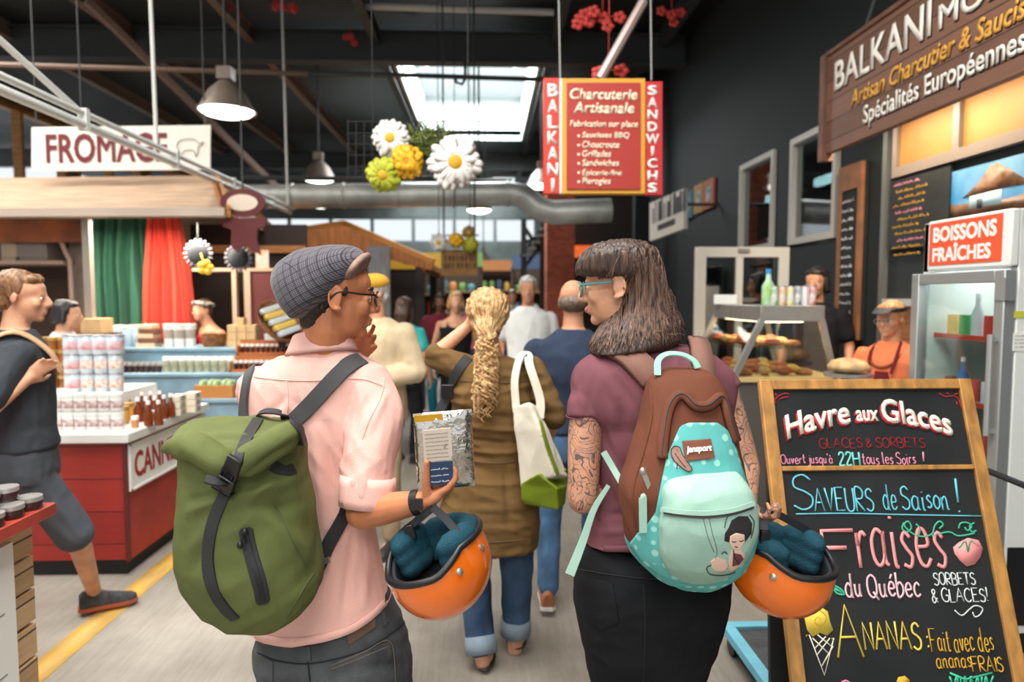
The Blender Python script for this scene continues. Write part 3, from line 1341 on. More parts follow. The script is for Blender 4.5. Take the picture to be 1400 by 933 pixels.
jb = M('dark_jam', (60, 36, 34), .2)
b1 = None
for lay in range(4):
    for i in range(5 - lay):
        for j in range(6 - lay):
            loc = V((-1.69 - .05 * lay - i * .1, 2.54 - .05 * lay - j * .1, .835 + lay * .05))
            if b1 is None:
                b1 = cyl_good('jam_jar', 'low jam jar with shiny lid piled on the red board', 'jar', loc, .043, .034, jb, jl, None, 'jam jars on the red board', 16, .014)
            else:
                dup(b1, loc)

# --------------------------------------------------- cheese stall: banner, roof, curtains
t = thing('hanging_rail', 'pair of long white pipes hung on rods, slanting across the upper left', 'rail', (-2.6, 6.0, 2.7))
for z, r in ((2.80, .022), (2.725, .03)):
    s = MB()
    s.tube([(-2.6, 2.2, z), (-2.6, 9.25, z)], r, 10)
    s.build('rail_pipe', white_steel, t)
for y in (3.7, 5.58, 9.15):
    s = MB()
    s.tube([(-2.6, y, 2.8), (-2.62, y, ZC - .02)], .016, 8)
    s.build('hanging_rod', white_steel, t)
s = MB()
s.tube([(-2.6, 4.55, 2.8), (-2.75, 3.4, 3.25)], .02, 8)
s.build('strut', white_steel, t)
for y in (4.6, 5.9, 7.2, 8.5):
    s = MB()
    s.mm(-2.63, -2.57, y - .02, y + .02, 2.69, 2.83)
    s.build('pipe_clamp', white_steel, t)

t = thing('banner_sign', 'white cheese banner with dark red lettering and a sketched cow', 'sign', P(165, 232, 6.85))
s = MB()
cs4 = [P(43, 174, 6.85), P(287, 171, 6.85), P(287, 232, 6.85), P(43, 234, 6.85)]
bk = V((0, .02, 0))
s.loft([[c for c in cs4], [c + bk for c in cs4]])
s.build('board', M('banner_cloth', (222, 220, 210), .7), t)
s = MB()
xr = (cs4[1] - cs4[0]).normalized()
O = P(64, 224, 6.85) - V((0, .003, 0))
letters(s, 'FROMAGE', O, xr, V((0, 0, 1)), (P(230, 224, 6.85) - P(64, 224, 6.85)).length, (P(64, 183, 6.85) - P(64, 224, 6.85)).length, bold=.03, d=.003)
s.build('lettering', M('maroon_letter', (104, 24, 34), .6), t)
s = MB()
cow = [(241, 200), (246, 192), (256, 190), (266, 191), (272, 196), (278, 194), (276, 198), (271, 201), (270, 210), (267, 214), (265, 206), (252, 206), (248, 214), (245, 207), (241, 200)]
q = catmull([P(a, b_, 6.845) for a, b_ in cow], 3)
s.tube(q, .005, 5)
s.build('cow_sketch', M('faint_grey_line', (170, 160, 156), .7), t)
for px in (50, 112, 280):
    s = MB()
    a = P(px, 176, 6.86)
    s.tube([a, V((a.x, a.y, ZC - .02))], .007, 6)
    s.build('hanging_wire', steel, t)

shingle = M('beige_roof_cloth', (176, 146, 120), .8, var=.2, vs=3, stretch=(1, 9, 1), bump=.3, bs=20)
t = thing('stall_roof', 'beige hipped canopy roof over the cheese stall', 'canopy', P(150, 292, 6.4))
s = MB()
ea, eb = P(-60, 291, 5.9), P(308, 290, 5.9)
ra, rb = P(-60, 244, 7.3), P(292, 240, 7.3)
ba, bb2 = V((ea.x, 8.3, ea.z)), V((eb.x - .3, 8.3, eb.z))
dn = V((0, 0, -.05))
for quad in ((ea, eb, rb, ra), (ra, rb, bb2, ba)):
    s.loft([[p for p in quad], [p + dn for p in quad]])
s.build('roof_slope', shingle, t)
s = MB()
s.loft([[eb, bb2, rb], [eb + V((-.04, 0, 0)), bb2 + V((-.04, 0, 0)), rb + V((-.04, 0, 0))]])
s.build('gable_end', M('orange_timber', (176, 110, 50), .6, var=.2, vs=5, stretch=(1, 1, 9)), t)
s = MB()
for a, b_ in ((eb, rb), (rb, bb2)):
    s.beam(a + V((.03, 0, 0)), b_ + V((.03, 0, 0)), .03, .09)
s.build('barge_board', wood_y, t)
s = MB()
s.beam(ea, eb, .05, .07)
s.build('eave_board', M('pale_rail2', (176, 160, 146), .6), t)
for px, yy in ((118, 6.05), (318, 8.1)):
    s = MB()
    a = P(px, 290, yy)
    zz = P(px, 290, 6.05).z
    s.mm(a.x - .03, a.x + .03, yy - .03, yy + .03, 0, zz)
    s.build('roof_post', M('grey_post', (140, 130, 120), .6), t)


def curtain(label, x0, x1, y0, y1, Y, mat, seed, pinch=0):
    s = MB()
    A, B = P(x0, y0, Y), P(x1, y0, Y)
    zb = P(x0, y1, Y).z
    nz, nx = 14, 90
    fr, bk = [], []
    for i in range(nz + 1):
        f = i / nz
        z = A.z + (zb - A.z) * f
        row, rb_ = [], []
        for j in range(nx + 1):
            u = j / nx
            x = A.x + (B.x - A.x) * u
            x += pinch * (.5 - u) * (1 - f) ** 2
            ph = u * 2 * PI * 5.2 + noise.noise(V((u * 4.3, f * 1.2, seed))) * 3.2 + .6 * f
            y = Y + .075 * math.sin(ph) * (.5 + .6 * f) + .02 * math.sin(2.7 * ph + 1) + .02 * noise.noise(V((u * 9, f * 2, seed + 5)))
            row.append(V((x, y, z)))
            rb_.append(V((x, y + .006, z)))
        fr.append(row)
        bk.append(rb_)
    n = nx + 1
    b0 = 0
    for r_ in fr + bk:
        s.v += r_
    o = (nz + 1) * n
    for i in range(nz):
        for j in range(nx):
            a = i * n + j
            s.f += [(a, a + n, a + n + 1, a + 1), (a + o, a + o + 1, a + o + n + 1, a + o + n)]
            s.m += [0, 0]
    s.build('curtain', mat, None, label=label, cat='curtain', sharp=0)


curtain('dark green curtain hanging at the cheese stall', 121, 207, 292, 452, 7.0, cloth('bottle_green_velvet', (24, 84, 62), bump=.1) if 'cloth' in globals() else M('bottle_green_velvet', (16, 84, 60), .7, sheen=.3), 2)
curtain('orange red curtain hanging beside the green one', 186, 258, 293, 472, 6.85, M('orange_red_velvet', (214, 62, 38), .7, sheen=.3), 7, .2)
s = MB()
a, b_ = P(100, 293, 6.93), P(300, 293, 6.93)
s.tube([a, b_], .014, 8)
s.build('curtain_rod', M('pale_rail2'), None, label='thin pale rod carrying the green and red curtains', cat='rod')

# stall back wall with shelves and boxes
dim = M('dim_brown_board', (62, 42, 34), .8, var=.3, vs=3)
t = thing('timber_partition', 'dark brown back wall of the cheese stall with an open shelf', 'partition', P(60, 450, 7.8))
s = MB()
s.mm(P(-120, 300, 7.8).x, P(128, 300, 7.8).x, 7.8, 7.86, 0, 2.3)
s.build('back_panel', dim, t)
s = MB()
s.mm(P(-120, 300, 7.4).x, P(92, 300, 7.4).x, 7.3, 7.8, P(0, 362, 7.4).z, P(0, 357, 7.4).z)
s.build('shelf', M('grey_shelf', (150, 128, 118), .6), t)
s = MB()
s.mm(P(-120, 300, 7.2).x, P(126, 300, 7.2).x, 7.2, 7.24, P(0, 331, 7.2).z, P(0, 300, 7.2).z)
s.build('fascia_board', M('orange_brown_fascia', (156, 86, 48), .7, var=.3, vs=4), t)
s = MB()
a = P(96, 357, 7.3)
s.tube([P(82, 325, 7.3), P(90, 345, 7.3), V((a.x, 7.3, a.z)), V((a.x, 7.3, .8))], .025, 8)
s.build('shelf_bracket', M('grey_shelf'), t)
s = MB()
s.mm(P(97, 400, 7.5).x, P(127, 400, 7.5).x, 7.5, 7.55, .6, P(0, 330, 7.5).z)
s.build('side_panel', M('grey_beige_panel', (132, 118, 110), .7, var=.2, vs=5), t)
for px, w, mt, lb in ((20, 24, M('beige_carton', (176, 160, 140), .7), 'beige box on the shelf behind the ponytailed man'), (48, 42, M('grey_steel_case', (128, 120, 116), .5), 'grey case on the shelf right of the beige box')):
    s = MB()
    a, b_ = P(px - w / 2, 357, 7.45), P(px + w / 2, 330, 7.45)
    s.mm(a.x, b_.x, 7.38, 7.7, a.z + .001, b_.z)
    s.mm(a.x + .02, b_.x - .02, 7.37, 7.38, a.z + .03, b_.z - .03)
    s.build('storage_box', mt, None, label=lb, cat='box', bevel=.006)

maroon = M('maroon_panel', (106, 42, 42), .7, var=.12, vs=3)
t = thing('stall_cupboard', 'maroon cupboard with pale frame behind the plaid cap', 'cupboard', P(362, 470, 6.7))
s = MB()
a, b_ = P(343, 470, 6.7), P(400, 371, 6.7)
s.mm(a.x, b_.x, 6.74, 7.1, 0, b_.z)
s.build('carcass', maroon, t)
s = MB()
s.mm(a.x - .06, a.x, 6.72, 7.1, 0, b_.z)
s.mm(a.x - .16, a.x - .12, 6.68, 6.74, 0, b_.z)
s.build('pale_frame', M('pale_wood_frame', (190, 160, 136), .6), t)
s = MB()
s.mm(a.x - .55, b_.x + .02, 6.72, 7.12, b_.z, b_.z + .03)
s.build('shelf_top', M('pale_wood_frame'), t)
s = MB()
p0, p1 = P(350, 369, 6.8), P(367, 345, 6.8)
s.mm(p0.x, p1.x, 6.8, 6.815, b_.z + .031, p1.z + .02)
s.build('picture_card', M('pale_blue_card', (190, 206, 214), .6, var=.3, vs=9, col2=(206, 160, 110)), None, label='small picture card standing on the maroon cupboard', cat='card')
s = MB()
s.mm(P(262, 380, 7.6).x, P(420, 380, 7.6).x, 7.6, 7.65, 0, 2.4)
s.build('stall_screen', M('dark_screen_board', (48, 36, 34), .8), None, label='dark board screen at the back of the stall beside the red curtain', cat='screen')
s = MB()
s.mm(P(272, 380, 7.5).x, P(420, 380, 7.5).x, 7.45, 7.58, P(300, 346, 7.5).z, P(300, 336, 7.5).z)
s.build('orange_shelf_board', M('orange_timber'), None, label='orange timber board across the dark screen', cat='board')

# hanging cut-out sign and oval plaque
t = thing('hanging_cutout', 'maroon cut-out sign with oval cream lettered plaque hanging at the stall', 'sign', P(334, 349, 6.0))
O = P(334, 310, 6.0)
toL = lambda pts: [((P(a, b_, 6.0) - O).x, (P(a, b_, 6.0) - O).z) for a, b_ in pts]
s = MB()
s.prism(toL([(304, 299), (366, 298), (364, 310), (353, 314), (352, 328), (358, 349), (347, 344), (337, 334), (325, 345), (317, 336), (318, 315), (306, 310)][::-1]), O, V((1, 0, 0)), V((0, 0, 1)), .03)
s.build('cutout_board', M('maroon_cutout', (92, 34, 34), .7), t)
s = MB()
s.prism([(x * .19, z * .12 + .2) for x, z in [(math.cos(k * .2618), math.sin(k * .2618)) for k in range(24)]], O, V((1, 0, 0)), V((0, 0, 1)), .03)
pl = s.build('oval_plaque', M('maroon_cutout'), t)
s = MB()
s.prism([(x * .13, z * .07 + .2) for x, z in [(math.cos(k * .2618), math.sin(k * .2618)) for k in range(24)]], O + V((0, -.032, 0)), V((1, 0, 0)), V((0, 0, 1)), .004)
s.build('cream_field', M('cream_field', (214, 196, 180), .7), pl)
s = MB()
s.tube([O + V((0, -.015, .32)), O + V((0, -.015, ZC - O.z - .02))], .008, 6)
s.build('hanging_wire', steel, t)
pet = M('grey_paper_petal', (128, 128, 132), .7)
drk = M('dark_flower_heart', (42, 46, 54), .7)
for px, py, r, lb in ((271, 347, .13, 'dark round flower ornament right of the red curtain'), (326, 353, .125, 'dark round flower ornament under the maroon cut-out sign')):
    c = P(px, py, 6.3)
    t = thing('flower_ornament', lb, 'ornament', c, 'dark flower ornaments')
    s = MB()
    for k in range(18):
        a = k * 2 * PI / 18
        s.ell(c + V((math.cos(a) * r * .85, 0, math.sin(a) * r * .85)), (r * .2, .015, r * .12), Matrix.Rotation(-a, 3, 'Y'), 8, 6)
    s.build('petals', pet, t, sharp=0)
    s = MB()
    s.ell(c + V((0, -.01, 0)), (r * .74, .03, r * .74))
    s.build('flower_heart', drk, t, sharp=0)
    s = MB()
    s.tube([c + V((0, 0, r)), V((c.x, c.y, 2.42))], .006, 6)
    s.build('hanging_wire', steel, t)
c = P(281, 366, 6.2)
s = MB()
for k in range(5):
    s.ell(c + V((.04 * math.cos(k * 1.3), 0, .04 * math.sin(k * 1.3))), (.035, .02, .03))
s.tube([c, c + V((-.08, .08, .16))], .005, 6)
s.build('yellow_flower', M('yellow_silk', (232, 180, 40), .6), None, label='small yellow flower hanging below the left dark ornament', cat='flower', sharp=0)

# blue tiered display
blue = M('powder_blue_paint', (138, 172, 190), .6, var=.15, vs=6)
t = thing('tiered_display', 'powder blue tiered display stand behind the white counter', 'display stand', (-2.6, 6.0, 0))
tiers = [(476, 6.25, 150, 400), (511, 5.85, 165, 400), (546, 5.45, 250, 400)]
TZ = []
for py, Y, x0, x1 in tiers:
    a, b_ = P(x0, py, Y), P(x1, py, Y)
    TZ.append((a.z, Y))
    s = MB()
    s.mm(a.x, b_.x, Y - .02, Y + .44, a.z - .03, a.z)
    s.build('shelf', blue, t, bevel=.004)
    s = MB()
    s.mm(a.x + .02, b_.x - .02, Y, Y + .02, a.z - .26, a.z - .03)
    s.build('shelf_apron', blue, t)
for px in (152, 398):
    for Y in (5.9, 6.6):
        s = MB()
        a = P(px, 500, 6.25)
        s.mm(a.x - .03, a.x + .03, Y, Y + .05, 0, TZ[1][0] - .03)
        s.build('leg', blue, t)
for px in (258, 396):
    s = MB()
    a = P(px, 500, 5.45)
    s.mm(a.x - .03, a.x + .03, 5.47, 5.52, 0, TZ[2][0] - .03)
    s.build('leg', blue, t)
z1, Y1 = TZ[0]
z2, Y2 = TZ[1]
z3, Y3 = TZ[2]
bj = M('pale_blue_jar', (160, 186, 206), .25)
b1 = None
for px, dy in ((155, .1), (164, .16), (174, .08), (183, .15)):
    loc = V((P(px, 470, Y1 + dy).x, Y1 + dy, z1))
    if b1 is None:
        b1 = cyl_good('blue_jar', 'tall pale blue jar with white cap before the green curtain', 'jar', loc, .042, .17, bj, lidw, None, 'pale blue jars on the top tier', 12, .03)
    else:
        dup(b1, loc)


def pack(name, label, c, d, mat, group=None, lid=None):
    s = MB()
    s.box(V(c) + V((0, 0, d[2] / 2)), d)
    if lid:
        s.box(V(c) + V((0, 0, d[2] - .006)), (d[0] * 1.04, d[1] * 1.04, .014))
    return s.build(name, mat, None, label=label, cat='box', group=group, bevel=.004)


kraft = M('kraft_carton', (206, 170, 122), .7, var=.1, vs=8)
b1 = None
for i in range(3):
    for lay in range(3):
        loc = V((P(321 + i * 13, 470, Y1 + .12).x, Y1 + .12, z1 + lay * .068))
        if b1 is None:
            b1 = pack('kraft_box', 'kraft paper box in the neat block at right of the top tier', loc, (.082, .14, .066), kraft, 'kraft boxes on the top tier')
        else:
            o = b1.copy()
            COL.objects.link(o)
            o.location = loc
pack('kraft_box', 'small kraft box alone on top of the kraft block', V((P(331, 470, Y1 + .12).x, Y1 + .12, z1 + .206)), (.07, .09, .06), kraft)
b1 = None
pap = [M('cream_packet', (214, 190, 158), .7), M('brown_packet', (120, 76, 54), .7)]
for lay in range(5):
    loc = V((P(204 + (lay % 2) * 3, 470, Y1 + .1).x, Y1 + .1, z1 + lay * .042))
    pack('flat_packet', ['lowest flat packet in the pile before the red curtain', 'second packet from the bottom of the pile before the red curtain', 'middle packet of the pile before the red curtain', 'fourth packet up in the pile before the red curtain', 'topmost packet of the pile before the red curtain'][lay], loc, (.17 - .012 * lay, .16, .04), pap[lay % 2], 'packets piled by the red curtain')
b1 = None
for k, (px, dy) in enumerate(((232, .1), (246, .08), (261, .1))):
    loc = V((P(px, 470, Y1 + dy).x, Y1 + dy, z1))
    if b1 is None:
        t = thing('paper_tub', 'large white paper tub right of the red curtain', 'tub', loc, 'large white tubs on the top tier')
        s = MB()
        s.lathe([(.04, 0), (.052, .2), (.055, .2), (.055, .212), (.048, .212)], loc, None, 18)
        s.build('body', tubw, t)
        s = MB()
        s.lathe([(.0465, .08), (.0505, .16)], loc, None, 18, cap=False)
        s.build('paper_band', M('grey_label_band'), t)
        b1 = t
    else:
        dup(b1, loc)
s = MB()
c = V((P(293, 474, Y1 + .14).x, Y1 + .14, z1))
s.lathe([(.09, 0), (.115, .11), (.12, .12), (.11, .12), (.085, .012)], c, None, 20)
for k in range(4):
    s.tube([c + V((math.cos(j * .3142) * (.095 + k * .006), math.sin(j * .3142) * (.095 + k * .006), .02 + k * .026)) for j in range(21)], .008, 6)
s.build('wicker_basket', M('wicker', (160, 104, 58), .7, var=.4, vs=40), None, label='round wicker basket between white tubs and kraft boxes', cat='basket')
pack('price_card', 'white price card leaning right of the kraft boxes', V((P(372, 470, Y1 + .1).x, Y1 + .1, z1)), (.13, .02, .12), signwhite)
clear = M('clear_jar_contents', (196, 192, 170), .25, var=.5, vs=25, col2=(140, 140, 110))
b1 = None
for row in range(2):
    for k in range(9):
        loc = V((P(228 + k * 11, 500, Y2 + .09 + row * .15).x, Y2 + .09 + row * .15, z2))
        if b1 is None:
            b1 = cyl_good('preserve_jar', 'clear preserve jar with white lid on the middle blue tier', 'jar', loc, .031, .10 + .0, clear, lidw, None, 'preserve jars on the middle tier', 10)
        else:
            dup(b1, loc)
b1 = None
for row in range(2):
    for k in range(7):
        loc = V((P(170 + k * 8, 500, Y2 + .08 + row * .1).x, Y2 + .08 + row * .1, z2))
        if b1 is None:
            b1 = cyl_good('dark_jar', 'small dark jar with silver lid at left of the middle tier', 'jar', loc, .022, .06, jb, jl, None, 'dark jars on the middle tier', 10)
        else:
            dup(b1, loc)
for k, (px0, px1, dy, z) in enumerate(((326, 404, .25, z2 + .13), (316, 400, .08, z2))):
    a, b_ = P(px0, 500, Y2 + dy), P(px1, 500, Y2 + dy)
    t = thing('spice_rack', ('upper orange wood rack of little jars beside the pink shirt', 'lower orange wood rack of little jars beside the pink shirt')[k], 'rack', V(((a.x + b_.x) / 2, Y2 + dy, z)), 'spice racks')
    s = MB()
    s.mm(a.x, b_.x, Y2 + dy - .05, Y2 + dy + .08, z, z + .025)
    s.mm(a.x, b_.x, Y2 + dy + .06, Y2 + dy + .08, z, z + .13)
    s.mm(a.x, a.x + .015, Y2 + dy - .05, Y2 + dy + .08, z, z + .09)
    s.mm(b_.x - .015, b_.x, Y2 + dy - .05, Y2 + dy + .08, z, z + .09)
    if k == 0:
        s.mm(a.x, a.x + .02, Y2 + dy - .05, Y2 + dy + .08, z2, z)
        s.mm(b_.x - .02, b_.x, Y2 + dy - .05, Y2 + dy + .08, z2, z)
    s.build('rack', M('orange_rack_wood', (182, 104, 54), .6), t)
    b1 = None
    nj = int((b_.x - a.x - .05) / .044)
    for j in range(nj):
        loc = V((a.x + .04 + j * .044, Y2 + dy, z + .026))
        if b1 is None:
            b1 = cyl_good('spice_jar', ('little white lidded spice jar in the upper orange rack', 'little white lidded spice jar in the lower orange rack')[k], 'jar', loc, .017, .055, jb, lidw, None, ('jars in the upper rack', 'jars in the lower rack')[k], 8)
        else:
            dup(b1, loc)
a = V((P(300, 548, Y3 + .15).x, Y3 + .15, z3))
t = thing('produce_crate', 'orange wooden crate of green packs on the lowest blue tier', 'crate', a)
s = MB()
for q in (-1, 1):
    s.box(a + V((0, q * .11, .05)), (.3, .012, .1))
    s.box(a + V((q * .145, 0, .05)), (.012, .22, .1))
s.box(a + V((0, 0, .006)), (.29, .21, .012))
s.build('crate', M('orange_crate_wood', (190, 126, 62), .7), t)
for k in range(5):
    s = MB()
    s.ell(a + V((-.11 + k * .055, -.02 + .03 * (k % 2), .09)), (.04, .08, .05))
    s.build('green_pack', M('leaf_green_pack', (160, 186, 130), .5, var=.3, vs=10), None, label=['leftmost pale green pack in the orange crate', 'second pale green pack from the left in the orange crate', 'middle pale green pack in the orange crate', 'fourth pale green pack in the orange crate', 'rightmost pale green pack in the orange crate'][k], cat='pack', sharp=0, group='packs in the orange crate')
# tilted wicker tray of packets
t = thing('display_basket', 'tilted wicker tray of wrapped packets behind the plaid cap', 'basket', P(382, 470, 6.05))
ax_ = (P(402, 466, 5.95) - P(362, 416, 6.1))
L_ = ax_.length
ax_.normalize()
nrm_ = V((.55, -.7, .45))
nrm_ = (nrm_ - ax_ * nrm_.dot(ax_)).normalized()
bi = ax_.cross(nrm_)
cb_ = P(382, 441, 6.02)
rotb = Matrix((ax_, bi, nrm_)).transposed()
s = MB()
rings = []
for r_, h in ((.75, -.07), (.95, -.02), (1.0, .03), (1.04, .035), (1.0, .02), (.9, -.02), (.7, -.055)):
    rings.append([cb_ + ax_ * math.cos(6.2832 * j / 28) * L_ * .5 * r_ + bi * math.sin(6.2832 * j / 28) * .16 * r_ + nrm_ * h for j in range(28)])
s.loft(rings)
s.build('tray', M('wicker'), t)
s = MB()
s.mm(cb_.x - .03, cb_.x + .03, cb_.y + .05, cb_.y + .1, z1, cb_.z)
s.build('tray_stand', dim, t)
for k in range(5):
    s = MB()
    q = (k - 2) / 2
    s.box(cb_ + ax_ * q * L_ * .3 + nrm_ * .03, (.05, .2, .07), rotb @ Matrix.Rotation(.5, 3, 'Y'))
    s.build('wrapped_packet', (M('clear_wrap', (196, 204, 206), .2), M('yellow_wrap', (220, 184, 90), .3))[k % 2], None, label=['uppermost wrapped packet in the tilted tray', 'second wrapped packet down the tilted tray', 'middle wrapped packet in the tilted tray', 'fourth wrapped packet down the tilted tray', 'lowest wrapped packet in the tilted tray'][k], cat='packet', bevel=.01, group='packets in the tilted tray')
t = thing('side_table', 'narrow dark side table carrying cartons behind the stacked tins', 'table', (P(122, 450, 6.0).x, 6.0, 0))
s = MB()
xa, xb = P(96, 450, 6.0).x, P(150, 450, 6.0).x
ztb = P(100, 456, 6.0).z
s.mm(xa, xb, 5.85, 6.2, ztb - .03, ztb)
s.build('table_top', dim, t)
for x_ in (xa + .02, xb - .02):
    for y_ in (5.87, 6.18):
        s = MB()
        s.mm(x_ - .015, x_ + .015, y_ - .015, y_ + .015, 0, ztb - .03)
        s.build('leg', dim, t)
pack('card_carton', 'kraft carton with slanted top standing behind the stacked tins', V((P(133, 450, 6.0).x, 6.0, ztb)), (.17, .2, .13), kraft)
pack('card_carton', 'brown carton left of the kraft carton behind the stacked tins', V((P(112, 450, 6.0).x, 6.02, ztb)), (.07, .2, .12), M('brown_carton', (150, 92, 60), .7))

# --------------------------------------------------- flowers hung over the aisle on a wire grid
t = thing('wire_grid', 'black wire grid hung over the aisle behind the big daisies', 'grid', P(573, 245, 5.1))
gw = M('black_wire', (40, 42, 42), .5)
s = MB()
for x in list(range(476, 674, 11)):
    if 520 < x < 590 and x % 2:
        pass
    s.tube([P(x, 166, 5.1), P(x, 243, 5.1)], .0035, 5)
for y in (166, 182, 197, 212, 228, 243):
    s.tube([P(474, y, 5.1), P(674, y, 5.1)], .004, 5)
s.build('grid', gw, t)
for x in (510, 640):
    s = MB()
    a = P(x, 166, 5.1)
    s.tube([a, V((a.x, a.y, ZC - .02))], .004, 5)
    s.build('hanging_wire', gw, t)


def daisy(px, py, rpx, Y, pm, cm, label, face=(0, -1, -.15), n=18, double=1, wide=.19):
    c = P(px, py, Y)
    r = rpx * Y / FPX
    X, U, N = basis(V(face))
    t = thing('silk_flower', label, 'flower', c)
    s = MB()
    q = random.Random(px)
    for lay in range(double + 1):
        for k in range(n):
            a = (k + .5 * lay) * 2 * PI / n + q.uniform(-.08, .08)
            d = X * math.cos(a) + U * math.sin(a)
            tn = X * -math.sin(a) + U * math.cos(a)
            l = r * (1 - .16 * lay) * q.uniform(.9, 1.05)
            rings = []
            for f, w in ((.15, .4), (.4, .8), (.7, 1), (.9, .8), (1, .25)):
                p = c + d * l * f + N * (.012 * lay + .02 * math.sin(f * 2.4) - .03 * f * f)
                h = r * wide * w
                rings.append([p - tn * h, p + N * .004, p + tn * h, p - N * .004])
            s.loft(rings)
    s.build('petals', pm, t, sharp=0)
    s = MB()
    s.ell(c + N * .018, (r * .27, r * .27, .02), Matrix((X, U, N)).transposed(), 18, 8)
    s.build('flower_centre', cm, t, sharp=0)
    s = MB()
    s.tube([c - N * .01, c - N * .06 + V((0, 0, .02)), V((c.x, c.y + .12, c.z + .05))], .006, 6)
    s.build('stem', M('green_stem', (84, 104, 50), .7), t)


wp = M('white_petal', (236, 234, 228), .6)
yc = M('yellow_centre', (226, 174, 40), .7, bump=.6, bs=120)
daisy(534, 189, 27, 4.95, wp, yc, 'white daisy at upper left of the hanging flowers', (-.1, -1, -.1))
daisy(622, 222, 37, 4.85, wp, yc, 'largest white daisy at right of the hanging flowers', (.15, -1, -.1), 20)
daisy(556, 221, 24, 4.9, M('golden_petal', (240, 180, 30), .6), M('orange_centre', (226, 150, 30), .7), 'golden yellow flower in the middle of the hanging flowers', (0, -1, -.2), 15, 2, .26)
daisy(524, 239, 26, 4.93, M('lime_petal', (176, 182, 44), .6), yc, 'lime green flower at lower left of the hanging flowers', (-.1, -1, -.3), 13, 1, .24)
s = MB()
q = random.Random(5)
c = P(588, 195, 4.98)
for k in range(150):
    a = V((q.uniform(-1, 1), q.uniform(-.3, .3), q.uniform(-.7, .8)))
    b0 = c + V((q.uniform(-.12, .12), 0, q.uniform(-.08, .08)))
    s.tube([b0, b0 + a.normalized() * .07, b0 + a.normalized() * .14 + V((0, 0, -.015))], [.004, .006, .001], 4)
o = s.build('silk_greenery', M('grass_green_silk', (116, 128, 56), .7, var=.4, vs=12), None, label='spray of green silk grass among the hanging flowers', cat='greenery', sharp=0)
o['kind'] = 'stuff'
# ================================================================ right side: chalkboard, fridge, deli, signs
def plane_uv(O, X, Y):
    N = X.cross(Y)

    def uv(px, py):
        d = ray(px, py)
        k = (O - CPOS).dot(N) / d.dot(N)
        q = CPOS + d * k - O
        return q.dot(X), q.dot(Y)
    return uv


# ---------------------------------------------------------------- A-frame chalkboard
oak = M('golden_oak_frame', (196, 140, 72), .55, var=.25, vs=5, stretch=(6, 6, 1.5))
slate = M('chalkboard_black', (42, 44, 44), .8, var=.35, vs=3.5, col2=(30, 32, 33), spec=.25)
BT = P(1037, 520, 2.42)
_r = ray(1078, 900)
_k = BT.x / _r.x
_b = CPOS + _r * _k
BB = BT + (_b - BT) * ((BT.z - .03) / (BT.z - _b.z))
BX, BY = V((1, 0, 0)), (BT - BB).normalized()
BN = BX.cross(BY)
BW, BH = P(1325, 521, 2.42).x - BT.x, (BT - BB).length
t = thing('chalkboard_sign', 'oak framed A-frame chalkboard with coloured chalk lettering standing at right', 'sandwich board', (1.33, 2.3, 0))
at = lambda u, v, n=0: BB + BX * u + BY * v + BN * n
rotB = Matrix((BX, BY, BN)).transposed()
buv = plane_uv(BB, BX, BY)
s = MB()
s.box(at(BW / 2, BH / 2, -.008), (BW - .04, BH - .04, .012), rotB)
s.build('slate', slate, t)
s = MB()
fw = .046
for (u0, u1, v0, v1) in ((0, fw, 0, BH), (BW - fw, BW, 0, BH), (fw, BW - fw, BH - .036, BH), (fw, BW - fw, 0, fw)):
    s.box(at((u0 + u1) / 2, (v0 + v1) / 2, -.003), (u1 - u0, v1 - v0, .026), rotB)
v0 = buv(1200, 640)[1]
s.box(at(BW / 2, v0, -.002), (BW - 2 * fw, .017, .02), rotB)
s.build('frame', oak, t, bevel=.003)
s = MB()
RB = V((BT.x, 2.30, .02))
RY = (BT - RB).normalized()
RN = BX.cross(RY)
s.box(RB.lerp(BT, .49) + BX * BW / 2 + V((.02, .035, 0)), (BW - .04, (BT - RB).length * .97, .02), Matrix((BX, RY, RN)).transposed())
s.build('rear_panel', M('dark_rear_board', (36, 38, 36), .8), t)
s = MB()
for u in (.06, BW - .06):
    s.box(BT + BX * u + V((0, .02, -.03)), (.05, .05, .02))
s.build('hinge', steel, t)
chk = {k: M('chalk_' + k, c, .9, spec=.1) for k, c in (('cream', (240, 234, 214)), ('red', (176, 48, 58)), ('pink', (236, 150, 176)), ('mint', (126, 218, 206)), ('blue', (112, 204, 222)),
                                                     ('salmon', (240, 152, 150)), ('rose', (240, 196, 204)), ('white', (222, 226, 228)), ('yellow', (236, 206, 84)), ('ochre', (214, 164, 56)), ('green', (70, 190, 150)))}
CS = 2.205
cp_ = lambda x, y: buv(1020 + x / CS, 510 + y / CS)
LIFT = .0005


def write(txt, x0, x1, yb, yt, col, pen=2.6, slope=0.0, seed=1, name='chalk_lettering', jit=.05):
    u0, v0 = cp_(x0, yb)
    u1, _ = cp_(x1, yb)
    _, v1 = cp_(x0, yt)
    s = MB()
    chalk(s, txt, at(u0, v0, LIFT), BX, BY, v1 - v0, u1 - u0, pen * .00117, 0, .0012, slope, jit, seed)
    return s.build(name, chk[col], t, sharp=0)


def draw(lines, col, pen=2.5, name='chalk_drawing', smooth=4, mb=None):
    s = mb or MB()
    for ln in lines:
        q = [V((*cp_(*p), 0)) for p in ln]
        q = catmull(q, smooth) if smooth and len(q) > 2 else q
        s.stroke([(p.x, p.y) for p in q], at(0, 0, LIFT), BX, BY, pen * .00117, .0012)
    if mb is None:
        s.build(name, chk[col], t, sharp=0)


def fill(poly, col, name='chalk_fill', k=.0008):
    s = MB()
    s.prism([cp_(*p) for p in poly][::-1], at(0, 0, LIFT), BX, BY, k)
    s.build(name, chk[col], t, sharp=0)


